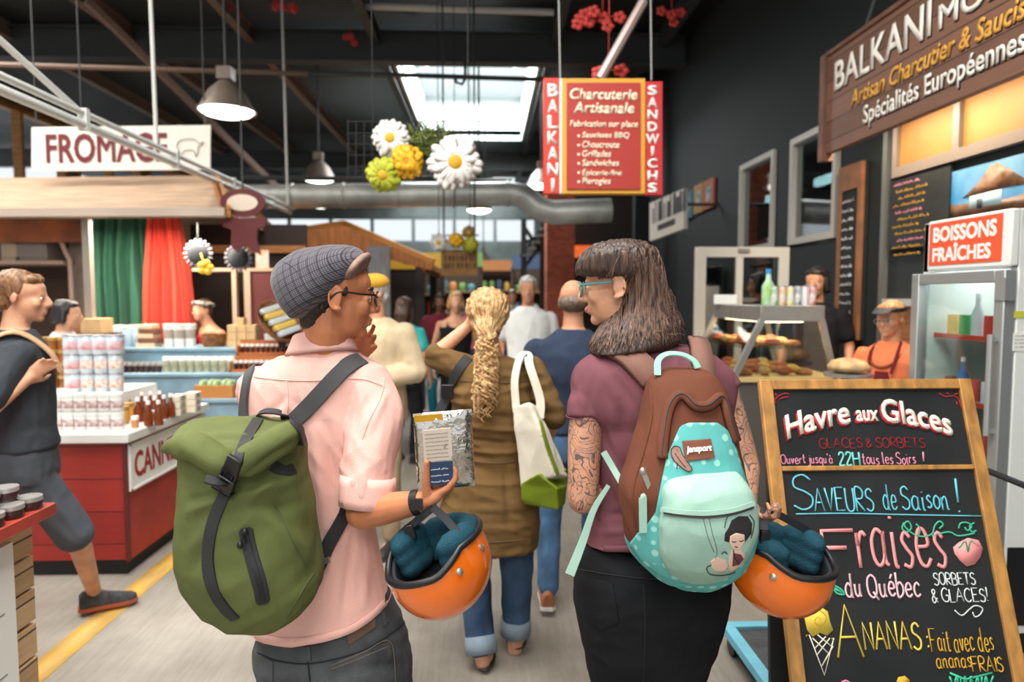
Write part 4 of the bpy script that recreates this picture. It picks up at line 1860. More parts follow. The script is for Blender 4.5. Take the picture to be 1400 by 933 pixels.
# arched heading
for body, x0, x1, yb, h, lean in (('Havre', 122, 320, 178, 76, 0), ('aux', 334, 402, 150, 36, 0), ('Glaces', 416, 622, 172, 76, 0)):
    for nm, dx, dy, col, bo, dd in (('heading_shadow', -5, 6, 'red', .02, .0008), ('heading', 0, 0, 'cream', .028, .0016)):
        s = MB()
        u0, v0 = cp_(x0 + dx, yb + dy)
        u1, _ = cp_(x1 + dx, yb + dy)
        hh = h * .00117 * .98
        um = cp_(372, 150)[0]
        arc = lambda a, b, u0=u0: (a, b + (-.62 * (a + u0 - um) ** 2 + (.0 if True else 0)) + (.0285 if h > 40 else .004))
        letters(s, body, at(u0, v0, LIFT), BX, BY, u1 - u0, hh, bold=bo, d=dd, warp=arc, space=1.0)
        s.build(nm, chk[col], t, sharp=0)
write('GLACES & SORBETS', 222, 540, 227, 198, 'red', 1.6)
write("Ouvert jusqu'\u00e0", 106, 262, 274, 246, 'pink', 2.4, seed=3)
write('22H', 282, 344, 278, 238, 'mint', 4.5, seed=4)
write('tous les Soirs', 352, 512, 276, 242, 'pink', 2.6, seed=5)
write('!', 522, 540, 280, 242, 'pink', 4, seed=5)
write('S', 146, 204, 416, 314, 'blue', 4.5, seed=6)
write('AVEURS', 208, 386, 416, 346, 'blue', 4.2, seed=7)
write('de', 416, 456, 410, 338, 'blue', 3.6, seed=8)
write('Saison', 472, 612, 412, 342, 'blue', 4.2, seed=9)
write('!', 624, 648, 420, 322, 'blue', 6, seed=9)
draw([[(150, 426), (300, 424), (480, 428), (708, 432)]], 'blue', 3)
write('F', 240, 336, 586, 476, 'salmon', 11, seed=10)
write('raises', 346, 606, 588, 398, 'salmon', 9.5, seed=11, jit=.03)
write('du Qu\u00e9bec', 302, 528, 676, 606, 'rose', 5.2, seed=12)
write('SORBETS', 568, 692, 640, 604, 'white', 3, seed=13)
write('& GLACES!', 562, 730, 692, 652, 'white', 3, seed=14)
draw([[(628, 716), (650, 732), (672, 714), (690, 702), (712, 710), (706, 728), (690, 736), (682, 722)]], 'white', 3)
write('A', 278, 356, 866, 700, 'yellow', 5.5, seed=15)
write('NANAS', 360, 530, 834, 752, 'yellow', 5.2, seed=16)
write(':', 536, 552, 830, 760, 'yellow', 6, seed=16)
write('Fait avec des', 560, 748, 842, 774, 'ochre', 3, seed=17)
write('ananas', 576, 680, 890, 840, 'ochre', 3, seed=18)
write('FRAIS', 684, 776, 902, 858, 'ochre', 3.4, seed=19)
fill([(640, 512), (668, 498), (700, 505), (713, 530), (706, 556), (688, 578), (664, 584), (644, 566), (628, 545), (624, 526)], 'salmon', 'strawberry', .0012)
draw([[(640, 530), (660, 508), (668, 540), (676, 508), (700, 524)]], 'green', 6)
draw([[(475, 452), (470, 470), (486, 480), (498, 466), (488, 448), (476, 460), (500, 484), (530, 494), (560, 486), (568, 462), (582, 448), (594, 458), (582, 470)], [(560, 492), (610, 480), (640, 492), (690, 484)], [(640, 470), (646, 454), (666, 452), (680, 462), (668, 476), (658, 466)], [(688, 452), (674, 462), (680, 480), (694, 476)], [(520, 490), (524, 470), (512, 456)]], 'green', 4)
draw([[(190, 790), (236, 912), (264, 800)], [(200, 800), (248, 846)], [(215, 790), (256, 824)], [(252, 800), (214, 850)], [(262, 824), (228, 884)], [(240, 795), (206, 832)]], 'cream', 3, smooth=0)
fill([(176, 742), (190, 716), (222, 704), (246, 720), (252, 750), (262, 776), (244, 792), (222, 784), (200, 796), (184, 776)], 'yellow', 'ice_cream', .0012)
draw([[(196, 726), (214, 716), (236, 728), (240, 748), (224, 764), (206, 752), (214, 738), (226, 744)], [(180, 795), (184, 790)], [(258, 800), (264, 810)]], 'ochre', 2.5)
draw([[(82, 104), (86, 84), (98, 70), (118, 62), (130, 66)], [(92, 72), (88, 62)], [(100, 80), (110, 76), (128, 72)], [(84, 86), (92, 92)]], 'red', 3)
draw([[(582, 62), (600, 72), (624, 70), (640, 80), (650, 108)], [(626, 66), (640, 62)], [(604, 60), (612, 66)], [(634, 88), (636, 98)]], 'red', 3)
draw([[(262, 640), (272, 664), (296, 668), (284, 652), (262, 640)], [(266, 650), (290, 664)]], 'green', 5)
draw([[(x, 934), (x + 8 * math.sin(x), 905 + 12 * math.cos(x * .7))] for x in range(620, 745, 9)] + [[(614, 905), (660, 925), (742, 905)]], 'green', 5, smooth=0)
draw([[(280, 940), (300, 928), (318, 940)]], 'pink', 4)
fill([(450, 940), (458, 918), (478, 914), (492, 926), (492, 942)], 'ochre', 'chalk_fruit', .001)

# blue wheeled platform behind the board
bluep = M('sky_blue_paint', (112, 186, 208), .5, var=.1, vs=6)
t = thing('wheeled_platform', 'low sky blue wheeled platform with dark top behind the chalkboard', 'trolley', (1.4, 2.95, 0))
s = MB()
x0, x1, y0, y1, z0, z1_ = PZ(985, 850, .13).x, 1.75, 2.5, PZ(985, 850, .13).y, .09, .13
s.mm(x0, x0 + .05, y0, y1, z0, z1_)
s.mm(x1 - .05, x1, y0, y1, z0, z1_)
s.mm(x0 + .05, x1 - .05, y1 - .05, y1, z0, z1_)
s.mm(x0 + .05, x1 - .05, y0, y0 + .05, z0, z1_)
s.build('frame', bluep, t, bevel=.003)
s = MB()
s.mm(x0 + .05, x1 - .05, y0 + .05, y1 - .05, z0 + .005, z0 + .025)
s.build('deck', M('dark_slate_deck', (70, 72, 74), .8, var=.3, vs=12), t)
for x in (x0 + .04, x1 - .04):
    for y in (y0 + .06, y1 - .06):
        s = MB()
        s.lathe([(.02, -.016), (.045, -.014), (.045, .014), (.02, .016)], (x, y, .045), Matrix.Rotation(PI / 2, 3, 'Y'), 16)
        s.mm(x - .022, x + .022, y - .02, y + .02, .06, .09)
        s.build('castor', M('black_castor', (26, 26, 28), .5), t)

# ---------------------------------------------------------------- drinks fridge
fr_w = M('fridge_white_enamel', (226, 228, 224), .35)
fr_al = M('fridge_aluminium', (176, 178, 176), .35, .6)
t = thing('drinks_fridge', 'tall white drinks fridge with orange header and glass door at right edge', 'refrigerator', (2.62, 3.3, 0))
FX = 2.27
FY0, FY1 = PX(1378, 420, FX).y, PX(1250, 420, FX).y
ZTOP = PX(1268, 305, FX).z
YH = PX(1268, 340, FX).y
s = MB()
s.mm(FX + .04, 2.95, FY0, FY0 + .05, .1, 2.0)
s.mm(FX + .04, 2.95, FY1 - .05, FY1, .1, 2.0)
s.mm(2.9, 2.95, FY0, FY1, .1, 2.0)

s.mm(FX + .04, 2.95, FY0, FY1, .1, .2)
s.mm(FX + .04, 2.95, FY0, FY1, 1.74, 2.0)
s.build('cabinet', fr_w, t, bevel=.006)
s = MB()
s.mm(FX + .05, 2.94, FY0 + .02, FY1 - .02, 0, .1)
s.mm(FX + .05, 2.9, FY0 - .004, FY0, .14, .5)
s.build('base_grille', M('black_fridge_base', (24, 24, 26), .5), t)
s = MB()
s.mm(FX, FX + .04, FY0 + .0, YH, 1.75, 2.0)
h_ = s.build('header', fr_w, t, bevel=.008)
s = MB()
s.mm(FX - .004, FX, FY0 + .05, YH - .02, 1.775, 1.985)
h2 = s.build('header_panel', M('header_orange', (232, 88, 50), .4), h_)
s = MB()
LX, LZ = V((0, -1, 0)), V((0, 0, 1))
letters(s, 'BOISSONS', V((FX - .004, YH - .05, 1.888)), LX, LZ, YH - FY0 - .13, .078, bold=.04, d=.002)
letters(s, 'FRA\u00ceCHES', V((FX - .004, YH - .05, 1.79)), LX, LZ, YH - FY0 - .16, .09, bold=.04, d=.002)
s.build('lettering', signwhite, h2)
s = MB()
for a in ((FY0, FY0 + .06, .12, 1.735), (FY1 - .06, FY1, .12, 1.735), (FY0 + .06, FY1 - .06, 1.68, 1.735), (FY0 + .06, FY1 - .06, .12, .2)):
    s.mm(FX - .02, FX + .035, *a)
do = s.build('door', fr_al, t, bevel=.005)
s = MB()
s.mm(FX, FX + .012, FY0 + .055, FY1 - .055, .19, 1.69)
s.build('door_glass', glass('fridge_glass', (236, 244, 242), .1), do)
s = MB()
s.tube([(FX - .05, FY0 + .03, 1.0), (FX - .05, FY0 + .03, 1.45)], .012, 8)
s.mm(FX - .05, FX - .02, FY0 + .02, FY0 + .04, 1.01, 1.03)
s.mm(FX - .05, FX - .02, FY0 + .02, FY0 + .04, 1.42, 1.44)
s.build('handle', fr_al, do)
s = MB()
s.mm(FX - .025, FX + .02, FY0 - .012, FY0 + .05, 1.6, 1.7)
s.build('hinge', fr_al, do)
s = MB()
for z in (.45, .78, 1.10, 1.42):
    s.mm(FX + .08, 2.88, FY0 + .06, FY1 - .06, z - .012, z)
s.build('shelf', M('wire_shelf', (190, 190, 190), .4), t)
s = MB()
for z in (.45, .78, 1.10, 1.42):
    s.mm(FX + .072, FX + .08, FY0 + .06, FY1 - .06, z - .014, z + .010)
s.build('shelf_strip', M('red_price_strip', (206, 60, 44), .5), t)
s = MB()
s.tube([(FX + .07, FY0 + .08, 1.70), (FX + .07, FY1 - .08, 1.70)], .014, 8)
s.build('fridge_lamp', M('fridge_tube_glow', (235, 245, 250), .5, emit=2.5), t)
lamp = bpy.data.lights.new('fridge_light', 'AREA')
lamp.shape = 'RECTANGLE'
lamp.size, lamp.size_y, lamp.energy = .3, .5, .9
lo = bpy.data.objects.new('fridge_light', lamp)
COL.objects.link(lo)
lo.location = (2.6, 3.3, 1.72)
drk_cols = [((70, 150, 80), 'green'), ((214, 60, 48), 'red'), ((232, 180, 60), 'yellow'), ((60, 110, 180), 'blue'), ((210, 210, 214), 'silver'), ((120, 60, 40), 'brown')]
for sh_, z in enumerate((.45, .78, 1.10, 1.42)):
    for k in range(6):
        y = FY0 + .11 + k * (FY1 - FY0 - .22) / 5
        c, nm = drk_cols[(k * 2 + sh_ * 3 + (k // 3)) % 6]
        tall = (k + sh_) % 3 == 0
        where = ['on the bottom shelf', 'on the lower middle shelf', 'on the upper middle shelf', 'on the top shelf'][sh_]
        order = ['nearest the hinge', 'second from the hinge', 'third from the hinge', 'fourth from the hinge', 'fifth from the hinge', 'farthest from the hinge'][k]
        cyl_good('drink_bottle' if tall else 'drink_can', '%s drink %s %s of the fridge' % (nm, 'bottle' if tall else 'can', where + ', ' + order), 'bottle' if tall else 'can', V((FX + .14, y, z + .001)), .027, .19 if tall else .105,
                 M('drink_' + nm, c, .3), lidw if tall else None, None, 'drinks in the fridge', 12, neck=tall)
# tape and notices on the side of the fridge
for nm, x0, x1, z0, z1_, mt, lb in (('tape_strip', 2.30, 2.42, 1.525, 1.555, M('lime_tape', (196, 200, 60), .5), 'yellow green tape strip on the white side of the fridge'), ('paper_notice', 2.30, 2.36, 1.38, 1.46, signwhite, 'small white paper notice on the side of the fridge')):
    s = MB()
    s.mm(x0, x1, FY0 - .003, FY0 - .0002, z0, z1_)
    o = s.build(nm, mt, None, label=lb, cat='notice')
    if nm == 'paper_notice':
        s = MB()
        for r_ in range(4):
            scrawl(s, V((x0 + .006, FY0 - .0031, z1_ - .016 - r_ * .016)), V((1, 0, 0)), V((0, 0, 1)), .045, .006, .0012, 0, r_)
        s.build('print', M('grey_print2', (110, 110, 110), .7), o)
t = thing('hand_rail', 'black round handrail at the right edge below the fridge door', 'rail', (2.0, 2.7, 0))
s = MB()
s.tube([PX(1348, 643, 2.02), PX(1420, 672, 1.98)], .013, 8)
a = PX(1348, 643, 2.02)
b_ = PX(1420, 672, 1.98)
s.build('rail_bar', M('black_rail', (22, 22, 26), .4), t)
for q in (a, b_):
    s = MB()
    s.tube([q, V((q.x, q.y, 0))], .012, 8)
    s.build('rail_post', M('black_rail'), t)

# ---------------------------------------------------------------- deli case
stl = M('brushed_stainless', (168, 164, 158), .35, .55, var=.12, vs=3, stretch=(1, 14, 1))
t = thing('deli_case', 'stainless deli case with slanted glass and pastries behind the chalkboard', 'display case', (1.88, 4.65, 0))
DX0, DX1, DY0, DY1 = P(1040, 430, 4.2).x, P(1128, 430, 4.2).x, 4.2, 5.08
DY1 = PX(975, 430, DX0).y
s = MB()
s.mm(DX0, DX1, DY0, DY1, 1.46, 1.56)
s.build('top_hood', stl, t, bevel=.004)
s = MB()
s.mm(DX0 - .17, DX1 + .11, DY0 + .02, DY1, 0, 1.08)
s.build('base_cabinet', M('dark_case_base', (84, 80, 76), .5), t)
s = MB()
s.mm(DX0 - .19, DX1 + .13, DY0, DY1 + .02, 1.08, 1.11)
s.build('worktop', M('pale_case_top', (206, 176, 120), .5), t)
for (xt, xb) in ((DX0 + .015, DX0 - .16), (DX1 - .015, DX1 + .08)):
    for y in (DY0 + .015, DY1 - .015):
        s = MB()
        s.beam((xb, y, 1.1), (xt, y, 1.47), .035, .035, V((0, 1, 0)))
        s.build('corner_post', stl, t)
gcase = glass('deli_glass', (238, 240, 236), .1)
s = MB()
s.loft([[V((DX0 - .16, DY0 + .03, 1.1)), V((DX0 - .16, DY1 - .03, 1.1)), V((DX0 - .154, DY1 - .03, 1.1)), V((DX0 - .154, DY0 + .03, 1.1))], [V((DX0 + .012, DY0 + .03, 1.47)), V((DX0 + .012, DY1 - .03, 1.47)), V((DX0 + .018, DY1 - .03, 1.47)), V((DX0 + .018, DY0 + .03, 1.47))]])
s.build('front_glass', gcase, t)
s = MB()
s.loft([[V((DX0 - .14, DY0 + .01, 1.1)), V((DX1 + .06, DY0 + .01, 1.1)), V((DX1 + .06, DY0 + .016, 1.1)), V((DX0 - .14, DY0 + .016, 1.1))], [V((DX0 + .03, DY0 + .01, 1.47)), V((DX1 - .03, DY0 + .01, 1.47)), V((DX1 - .03, DY0 + .016, 1.47)), V((DX0 + .03, DY0 + .016, 1.47))]])
s.build('end_glass', gcase, t)
s = MB()
s.mm(DX0 - .07, DX1 + .01, DY0 + .05, DY1 - .05, 1.285, 1.293)
s.build('glass_shelf', glass('shelf_glass', (225, 238, 230), .12), t)
s = MB()
s.mm(DX0 + .06, DX1 - .09, DY0 + .1, DY1 - .1, 1.452, 1.459)
s.build('case_lamp', M('case_lamp_glow', (255, 226, 180), .5, emit=7), t)
crust = M('golden_crust', (204, 128, 54), .6, var=.4, vs=18, bump=.3, bs=40)
bread = M('pale_bread', (222, 176, 112), .6, var=.3, vs=12)
q = random.Random(11)
for lay, z in enumerate((1.112, 1.294)):
    for i in range(3 if lay else 4):
        for j in range(5):
            x = DX0 - .05 + i * .13 + lay * .05
            y = DY0 + .12 + j * .165
            kind = (i + j + lay) % 3
            c = V((x, y, z))
            lb = '%s on deli %s, %s from the aisle, %s from near end' % (('round golden pastry', 'long pale roll', 'filled bun')[kind], ('floor', 'glass shelf')[lay], ('first', 'second', 'third', 'fourth')[i], ('first', 'second', 'third', 'fourth', 'fifth')[j])
            s = MB()
            if kind == 0:
                s.lathe([(.02, 0), (.05, .004), (.055, .02), (.045, .036), (.02, .042), (.001, .038)], c, None, 14)
            elif kind == 1:
                s.ell(c + V((0, 0, .027)), (.035, .07, .027), None, 14, 8)
            else:
                s.ell(c + V((0, 0, .03)), (.05, .05, .03), None, 14, 8)
                s.lathe([(.052, .018), (.056, .024), (.052, .03)], c, None, 14)
            s.build(('pastry', 'bread_roll', 'filled_bun')[kind], (crust, bread, M('reddish_bun', (190, 92, 52), .6, var=.3, vs=15))[kind], None, sharp=0, label=lb, cat='pastry', group='pastries in the deli case')
# soft drinks, bottle and card on the case
cc_ = [((90, 170, 80), 'green'), ((230, 150, 50), 'orange'), ((214, 210, 80), 'lime yellow'), ((40, 90, 130), 'navy'), ((226, 226, 226), 'white'), ((200, 40, 50), 'red')]
for k, px in enumerate((1058, 1069, 1080, 1090, 1100, 1110)):
    c, nm = cc_[k]
    tt_ = cyl_good('drink_can', '%s drink can standing in the row on the deli case' % nm, 'can', V((P(px, 410, 4.42).x, 4.42, 1.56)), .026, .122, M('can_' + nm.replace(' ', '_'), c, .3, .2, var=.5, vs=22, col2=(225, 225, 225)), tin_lid, None, 'cans on the deli case', 14, .004)
cyl_good('water_bottle', 'clear water bottle with blue cap beside the cans on the deli case', 'bottle', V((P(1050, 410, 4.5).x, 4.5, 1.56)), .042, .21, M('pale_water_bottle', (186, 214, 214), .15, var=.5, vs=12, col2=(150, 196, 90)), M('blue_cap', (60, 140, 200), .4), None, None, 16, .03, neck=1)
pack('price_card', 'white folded card on the far end of the deli case', V((1.75, 4.95, 1.56)), (.16, .04, .07), signwhite)

# ---------------------------------------------------------------- glass screen and boards behind the deli
t = thing('glass_screen', 'white framed glass door screen standing beyond the deli case', 'door', (2.25, 6.0, 0))
a, b_ = P(951, 338, 6.0), P(1078, 338, 6.0)
wf = M('cream_white_frame', (206, 200, 188), .5)
s = MB()
for x0, x1, z0, z1_ in ((a.x, a.x + .09, 0, a.z), (b_.x - .09, b_.x, 0, a.z), (a.x + .09, b_.x - .09, a.z - .09, a.z), (a.x + .09, b_.x - .09, 0, .15), (a.x + .36, a.x + .42, .15, a.z - .09)):
    s.mm(x0, x1, 5.97, 6.03, z0, z1_)
s.build('frame', wf, t, bevel=.004)
s = MB()
s.mm(a.x + .08, b_.x - .08, 5.995, 6.005, .14, a.z - .08)
s.build('glass', refl, t)
s = MB()
s.box(((a.x + b_.x) / 2, 5.96, a.z - .03), (.1, .03, .03))
s.build('door_closer', stl, t)

t = thing('menu_board', 'narrow oak framed chalk menu on the black wall beside the brown shop sign', 'menu board', V((2.93, 5.2, 1.3)))
s = MB()
MX = 2.93
ya, yb_ = PX(1143, 350, MX).y, PX(1174, 350, MX).y
ztop, zbot = PX(1160, 226, MX).z, PX(1160, 464, MX).z
for y0, y1, z0, z1_ in ((ya - .05, ya, zbot, ztop), (yb_, yb_ + .05, zbot, ztop), (yb_ + .05, ya - .05, ztop - .2, ztop), (yb_ + .05, ya - .05, zbot, zbot + .05)):
    s.mm(MX, MX + .03, y0, y1, z0, z1_)
s.build('frame', M('warm_oak_frame', (150, 96, 56), .6, var=.2, vs=6), t)
s = MB()
s.mm(MX + .01, MX + .06, yb_, ya, zbot, ztop)
s.build('slate', slate, t)
s = MB()
for r_ in range(14):
    scrawl(s, V((MX + .0098, ya - .06, ztop - .3 - r_ * .075)), LX, LZ, .17, .035, .006, 0, r_)
s.build('chalk_writing', chk['white'], t)

t = thing('menu_board', 'black chalk menu with small coloured writing above the orange shirted vendor', 'menu board', PX(1255, 345, 2.97))
y_far, y_near = PX(1217, 270, 2.97).y, PX(1299, 270, 2.97).y
zt, zb = PX(1219, 246, 2.97).z, PX(1219, 342, 2.97).z
s = MB()
s.mm(2.965, 2.995, y_near, y_far, zb, zt)
s.build('slate', slate, t)
for k, (col, rws) in enumerate((('pink', (0, 4, 8)), ('ochre', (1, 2, 3, 5, 6, 7, 9, 10)))):
    s = MB()
    for r_ in rws:
        scrawl(s, V((2.9645, y_far - .05 - .03 * (r_ % 3), zt - .06 - r_ * .05)), LX, LZ, .3 + .05 * (r_ % 2), .026, .003, 0, r_)
    s.build('chalk_writing', chk[col], t)

# photograph of a thatched house, mounted flat on the wall
t = thing('wall_photo', 'large colour photo of a thatched cottage on the wall above the fridge', 'picture', PX(1350, 300, 2.98))
yf, yn = PX(1301, 270, 2.98).y, PX(1440, 270, 2.98).y
zt, zb = PX(1301, 236, 2.98).z, PX(1301, 300, 2.98).z
O = V((2.975, yf, zb))
Wp, Hp = yf - yn, zt - zb
s = MB()
s.mm(2.976, 2.996, yn, yf, zb, zt)
s.build('print', M('photo_sky_blue', (44, 124, 176), .4, var=.35, vs=2.5, col2=(130, 176, 206)), t)
for nm, poly, mt, d in (('printed_ground', [(0, 0), (1, 0), (1, .3), (.6, .22), (.3, .26), (0, .3)], M('photo_brown', (120, 84, 54), .5, var=.4, vs=14), .001),
                        ('printed_wall', [(.22, .14), (.55, .14), (.55, .42), (.22, .42)], M('photo_white_blue', (176, 204, 216), .5), .0018),
                        ('printed_roof', [(.14, .4), (.3, .62), (.42, .93), (.5, .95), (.66, .7), (.82, .42), (.6, .44), (.4, .42)], M('photo_thatch', (148, 104, 70), .5, var=.4, vs=20), .0026),
                        ('printed_door', [(.3, .14), (.36, .14), (.36, .32), (.3, .32)], M('photo_dark', (50, 60, 74), .5), .0024)):
    s = MB()
    s.prism([(x * Wp, y * Hp) for x, y in poly], O, LX, LZ, d)
    s.build(nm, mt, t, sharp=0)

# ---------------------------------------------------------------- big brown shop sign
signwood = plank_mat('brown_sign_planks', ((92, 62, 48), (136, 96, 76)), .143, 2, .6, .05, .45)
t = thing('shop_sign', 'large brown plank shop sign with white and gold lettering at upper right', 'sign', (2.5, 3.8, 2.6))
SX = 2.5
yF = PX(1124, 150, SX).y
zb, zt = PX(1123, 213, SX).z, PX(1126, 82, SX).z
s = MB()
s.mm(SX, SX + .05, 2.35, yF - .06, zb, zt)
s.build('planks', signwood, t)
s = MB()
s.mm(SX - .025, SX + .06, yF - .07, yF, zb - .05, zt + .02)
s.build('end_post', M('sign_end_post', (120, 80, 60), .6, var=.2, vs=8), t)
s = MB()
s.mm(SX - .015, SX + .055, 2.35, yF - .06, zt, zt + .03)
s.build('top_board', M('sign_end_post'), t)
zy = lambda px, py: (PX(px, py, SX).y, PX(px, py, SX).z)
shade = M('sign_letter_shadow', (40, 28, 24), .7)
for nm, mt, off, lift in (('letter_shadow', shade, .012, .0005), ('lettering', M('sign_cream_letters', (238, 232, 220), .5), 0, .002)):
    s = MB()
    y, z = zy(1140.7, 126)
    letters(s, 'BALKANI', V((SX - lift, y - off, z - off)), LX, LZ, zy(1140.7, 126)[0] - zy(1272, 60)[0], .205, bold=.028, d=.002)
    s.build(nm, mt, t, sharp=0)
    s = MB()
    letters(s, 'MONTR\u00c9AL', V((SX - lift, zy(1282, 60)[0] - off, z - off)), LX, LZ, 1.22, .17, bold=.028, d=.002)
    s.build(nm, mt, t, sharp=0)
    s = MB()
    y, z = zy(1180, 172)
    letters(s, 'Sp\u00e9cialit\u00e9s Europ\u00e9ennes', V((SX - lift, y - off, z - off - .028)), LX, LZ, zy(1180, 160)[0] - zy(1402, 60)[0], .155, bold=.022, d=.002)
    s.build(nm, mt, t, sharp=0)
for nm, mt, off, lift in (('letter_shadow', shade, .008, .0005), ('gold_lettering', M('sign_gold_letters', (222, 160, 60), .5), 0, .002)):
    s = MB()
    y, z = zy(1163, 148)
    letters(s, 'Artisan Charcutier & Saucissier', V((SX - lift, y - off, z - off)), LX, LZ, (zy(1163, 148)[0] - zy(1400, 60)[0]) * 1.14, .115, bold=.028, shear=.2, d=.002)
    s.build(nm, mt, t, sharp=0)
for y in (2.7, 4.6):
    s = MB()
    s.tube([(SX + .025, y, zt), (SX + .3, y, zt + .9), (XW, y, zt + .95)], .012, 6)
    s.build('bracket_rod', steel, t)

# ---------------------------------------------------------------- hanging red sign over the aisle
HY = 4.6
t = thing('hanging_sign', 'red hanging sign with gold frame and white lettering over the aisle', 'sign', P(824, 268, HY))
crim = M('brick_red_sign_face', (172, 50, 42), .5)
redo = M('signal_red_strip', (222, 58, 36), .45)
goldf = M('sign_gold_frame', (222, 160, 52), .4)
k7 = lambda x, y, Y=HY: P(700 + x / 3.331, 80 + y / 3.331, Y)


def panel(x0, y0, x1, y1, d0, d1, name, mt, par):
    a, b_, c, d = k7(x0, y0), k7(x1, y0), k7(x1, y1), k7(x0, y1)
    s = MB()
    f = [V((p.x, HY + d0, p.z)) for p in (d, c, b_, a)]
    s.loft([[p + V((0, d1 - d0, 0)) for p in f], f])
    return s.build(name, mt, par, bevel=.003)


panel(228, 90, 607, 616, 0, .08, 'gold_frame', goldf, t)
mainp = panel(248, 112, 584, 598, -.012, 0, 'main_panel', crim, t)
lp_ = panel(144, 88, 216, 616, 0, .06, 'side_strip', redo, t)
panel(216, 90, 228, 616, .0, .05, 'white_edge', signwhite, t)
rp_ = panel(609, 104, 686, 622, 0, .06, 'side_strip', M('crimson_strip', (196, 44, 46), .45), t)
cream = M('sign_cream_text', (244, 226, 196), .5)


def htext(body, x0, x1, yb, yt, par, mt, bold=.02, shear=.15, Y0=-.013, mb=None):
    s = mb or MB()
    o, e, u = k7(x0, yb), k7(x1, yb), k7(x0, yt)
    o.y = HY + Y0
    letters(s, body, o, V((1, 0, 0)), V((0, 0, 1)), e.x - o.x, u.z - o.z, bold=bold, shear=shear, d=.003)
    if mb is None:
        s.build('lettering', mt, par, sharp=0)


htext('Charcuterie', 262, 570, 190, 138, mainp, cream, .035)
htext('Artisanale', 278, 556, 252, 200, mainp, cream, .035)
htext('Fabrication sur place', 262, 572, 322, 284, mainp, cream, .03)
for k, (tx, x1) in enumerate((('Saucisses BBQ', 534), ('Choucroute', 488), ('Grillades', 450), ('Sandwiches', 486), ('\u00c9picerie-fine', 498), ('Pierogies', 448))):
    yb = 368 + k * 41.6
    s = MB()
    htext(tx, 318, x1, yb + (8 if k in (4, 5) else 0), yb - 32, mainp, cream, .028, mb=s)
    c = k7(303, yb - 12)
    c.y = HY - .0135
    s.ell(c, (.01, .003, .01), None, 10, 6)
    s.build('lettering', cream, mainp, sharp=0)
for k, ch in enumerate('BALKANI'):
    yb = 176 + k * 72
    w_ = 16 if ch == 'I' else 50
    htext(ch, 186 - w_ / 2, 186 + w_ / 2, yb, yb - 62, lp_, signwhite, .05, 0, -.001)
for k, ch in enumerate('SANDWICHS'):
    yb = 168 + k * 55.5
    w_ = 14 if ch == 'I' else 60 if ch == 'W' else 46
    htext(ch, 640 - w_ / 2, 640 + w_ / 2, yb, yb - 46, rp_, signwhite, .05, 0, -.001)
for x in (222, 640):
    s = MB()
    a = k7(x, 92)
    a.y = HY + .03
    s.tube([a, V((a.x - .05, a.y, ZC - .3))], .006, 6)
    s.build('hanging_wire', M('pale_wire', (150, 150, 146), .5), t)
s = MB()
a = P(818, 104, 4.65)
s.tube([a, PX(872, 20, a.x * 1.06)], .05, 10)
b_ = PX(872, 20, a.x * 1.06)
pipe('vent_pipe', [P(820, 108, 4.75), P(846, 62, 4.75), P(880, 2, 4.8)], .035, M('dull_pink_pipe', (170, 150, 144), .4, .3), 'pale slanting pipe rising from the top of the red hanging sign')

# small shop signs down the right wall
t = thing('shop_sign', 'white shop sign with blurred black lettering on the right beyond the woman', 'sign', P(912, 330, 8.5))
c4 = [P(888, 330, 9.4), P(935, 313, 8.2), P(935, 258, 8.2), P(888, 278, 9.4)]
s = MB()
s.loft([[p + V((.05, .02, 0)) for p in c4], c4])
s.build('board', M('cream_sign_board', (206, 198, 186), .6), t)
s = MB()
xr = (c4[1] - c4[0]).normalized()
O = c4[0] + V((0, 0, .22)) + xr * .12 + V((-.004, -.004, 0))
for k, (w_, h_) in enumerate(((.05, .2), (.04, .28), (.1, .26), (.06, .3), (.04, .2), (.12, .2), (.05, .28), (.1, .26), (.1, .2), (.08, .28), (.08, .28))):
    o = O + xr * (k * .105)
    s.loft([[o, o + xr * w_, o + xr * w_ + V((-.003, -.003, 0)), o + V((-.003, -.003, 0))], [p + V((0, 0, h_)) for p in (o, o + xr * w_, o + xr * w_ + V((-.003, -.003, 0)), o + V((-.003, -.003, 0)))]])
o = O + V((0, 0, -.12)) + xr * .2
s.loft([[o, o + xr * .6, o + xr * .6 + V((-.003, -.003, 0)), o + V((-.003, -.003, 0))], [p + V((0, 0, .07)) for p in (o, o + xr * .6, o + xr * .6 + V((-.003, -.003, 0)), o + V((-.003, -.003, 0)))]])
s.build('lettering', M('sign_black_letters', (34, 30, 30), .6), t)
s = MB()
m = (c4[2] + c4[3]) / 2
s.tube([m + V((.02, .0, -.1)), V((XW, m.y, m.z - .1))], .02, 6)
s.build('bracket', steel, t)
for k, (px0, px1, yt, yb, col, nm) in enumerate(((938, 946, 264, 300, (70, 130, 150), 'blue'), (948, 960, 256, 294, (196, 150, 84), 'tan'), (961, 975, 250, 288, (206, 110, 70), 'orange'))):
    X_ = 2.96
    y0, y1 = X_ * 933 / (px1 - 665), X_ * 933 / (px0 - 665)
    z0, z1_ = 1.62 + (405 - yb) * X_ / (px0 - 665), 1.62 + (405 - yt) * X_ / (px0 - 665)
    s = MB()
    s.mm(X_, X_ + .03, y0, y1, z0, z1_)
    o = s.build('lit_picture', M('panel_' + nm, tuple(c * .7 for c in col), .5, emit=.08), None, label='small lit %s picture panel high on the dark shop wall' % nm, cat='picture', group='lit picture panels')
    s = MB()
    s.mm(X_ - .004, X_, y0 + .1, y1 - .15, z0 + .1, z1_ - .1)
    s.build('image', M('panel_cream', (226, 206, 176), .5, var=.5, vs=6, col2=col), o)
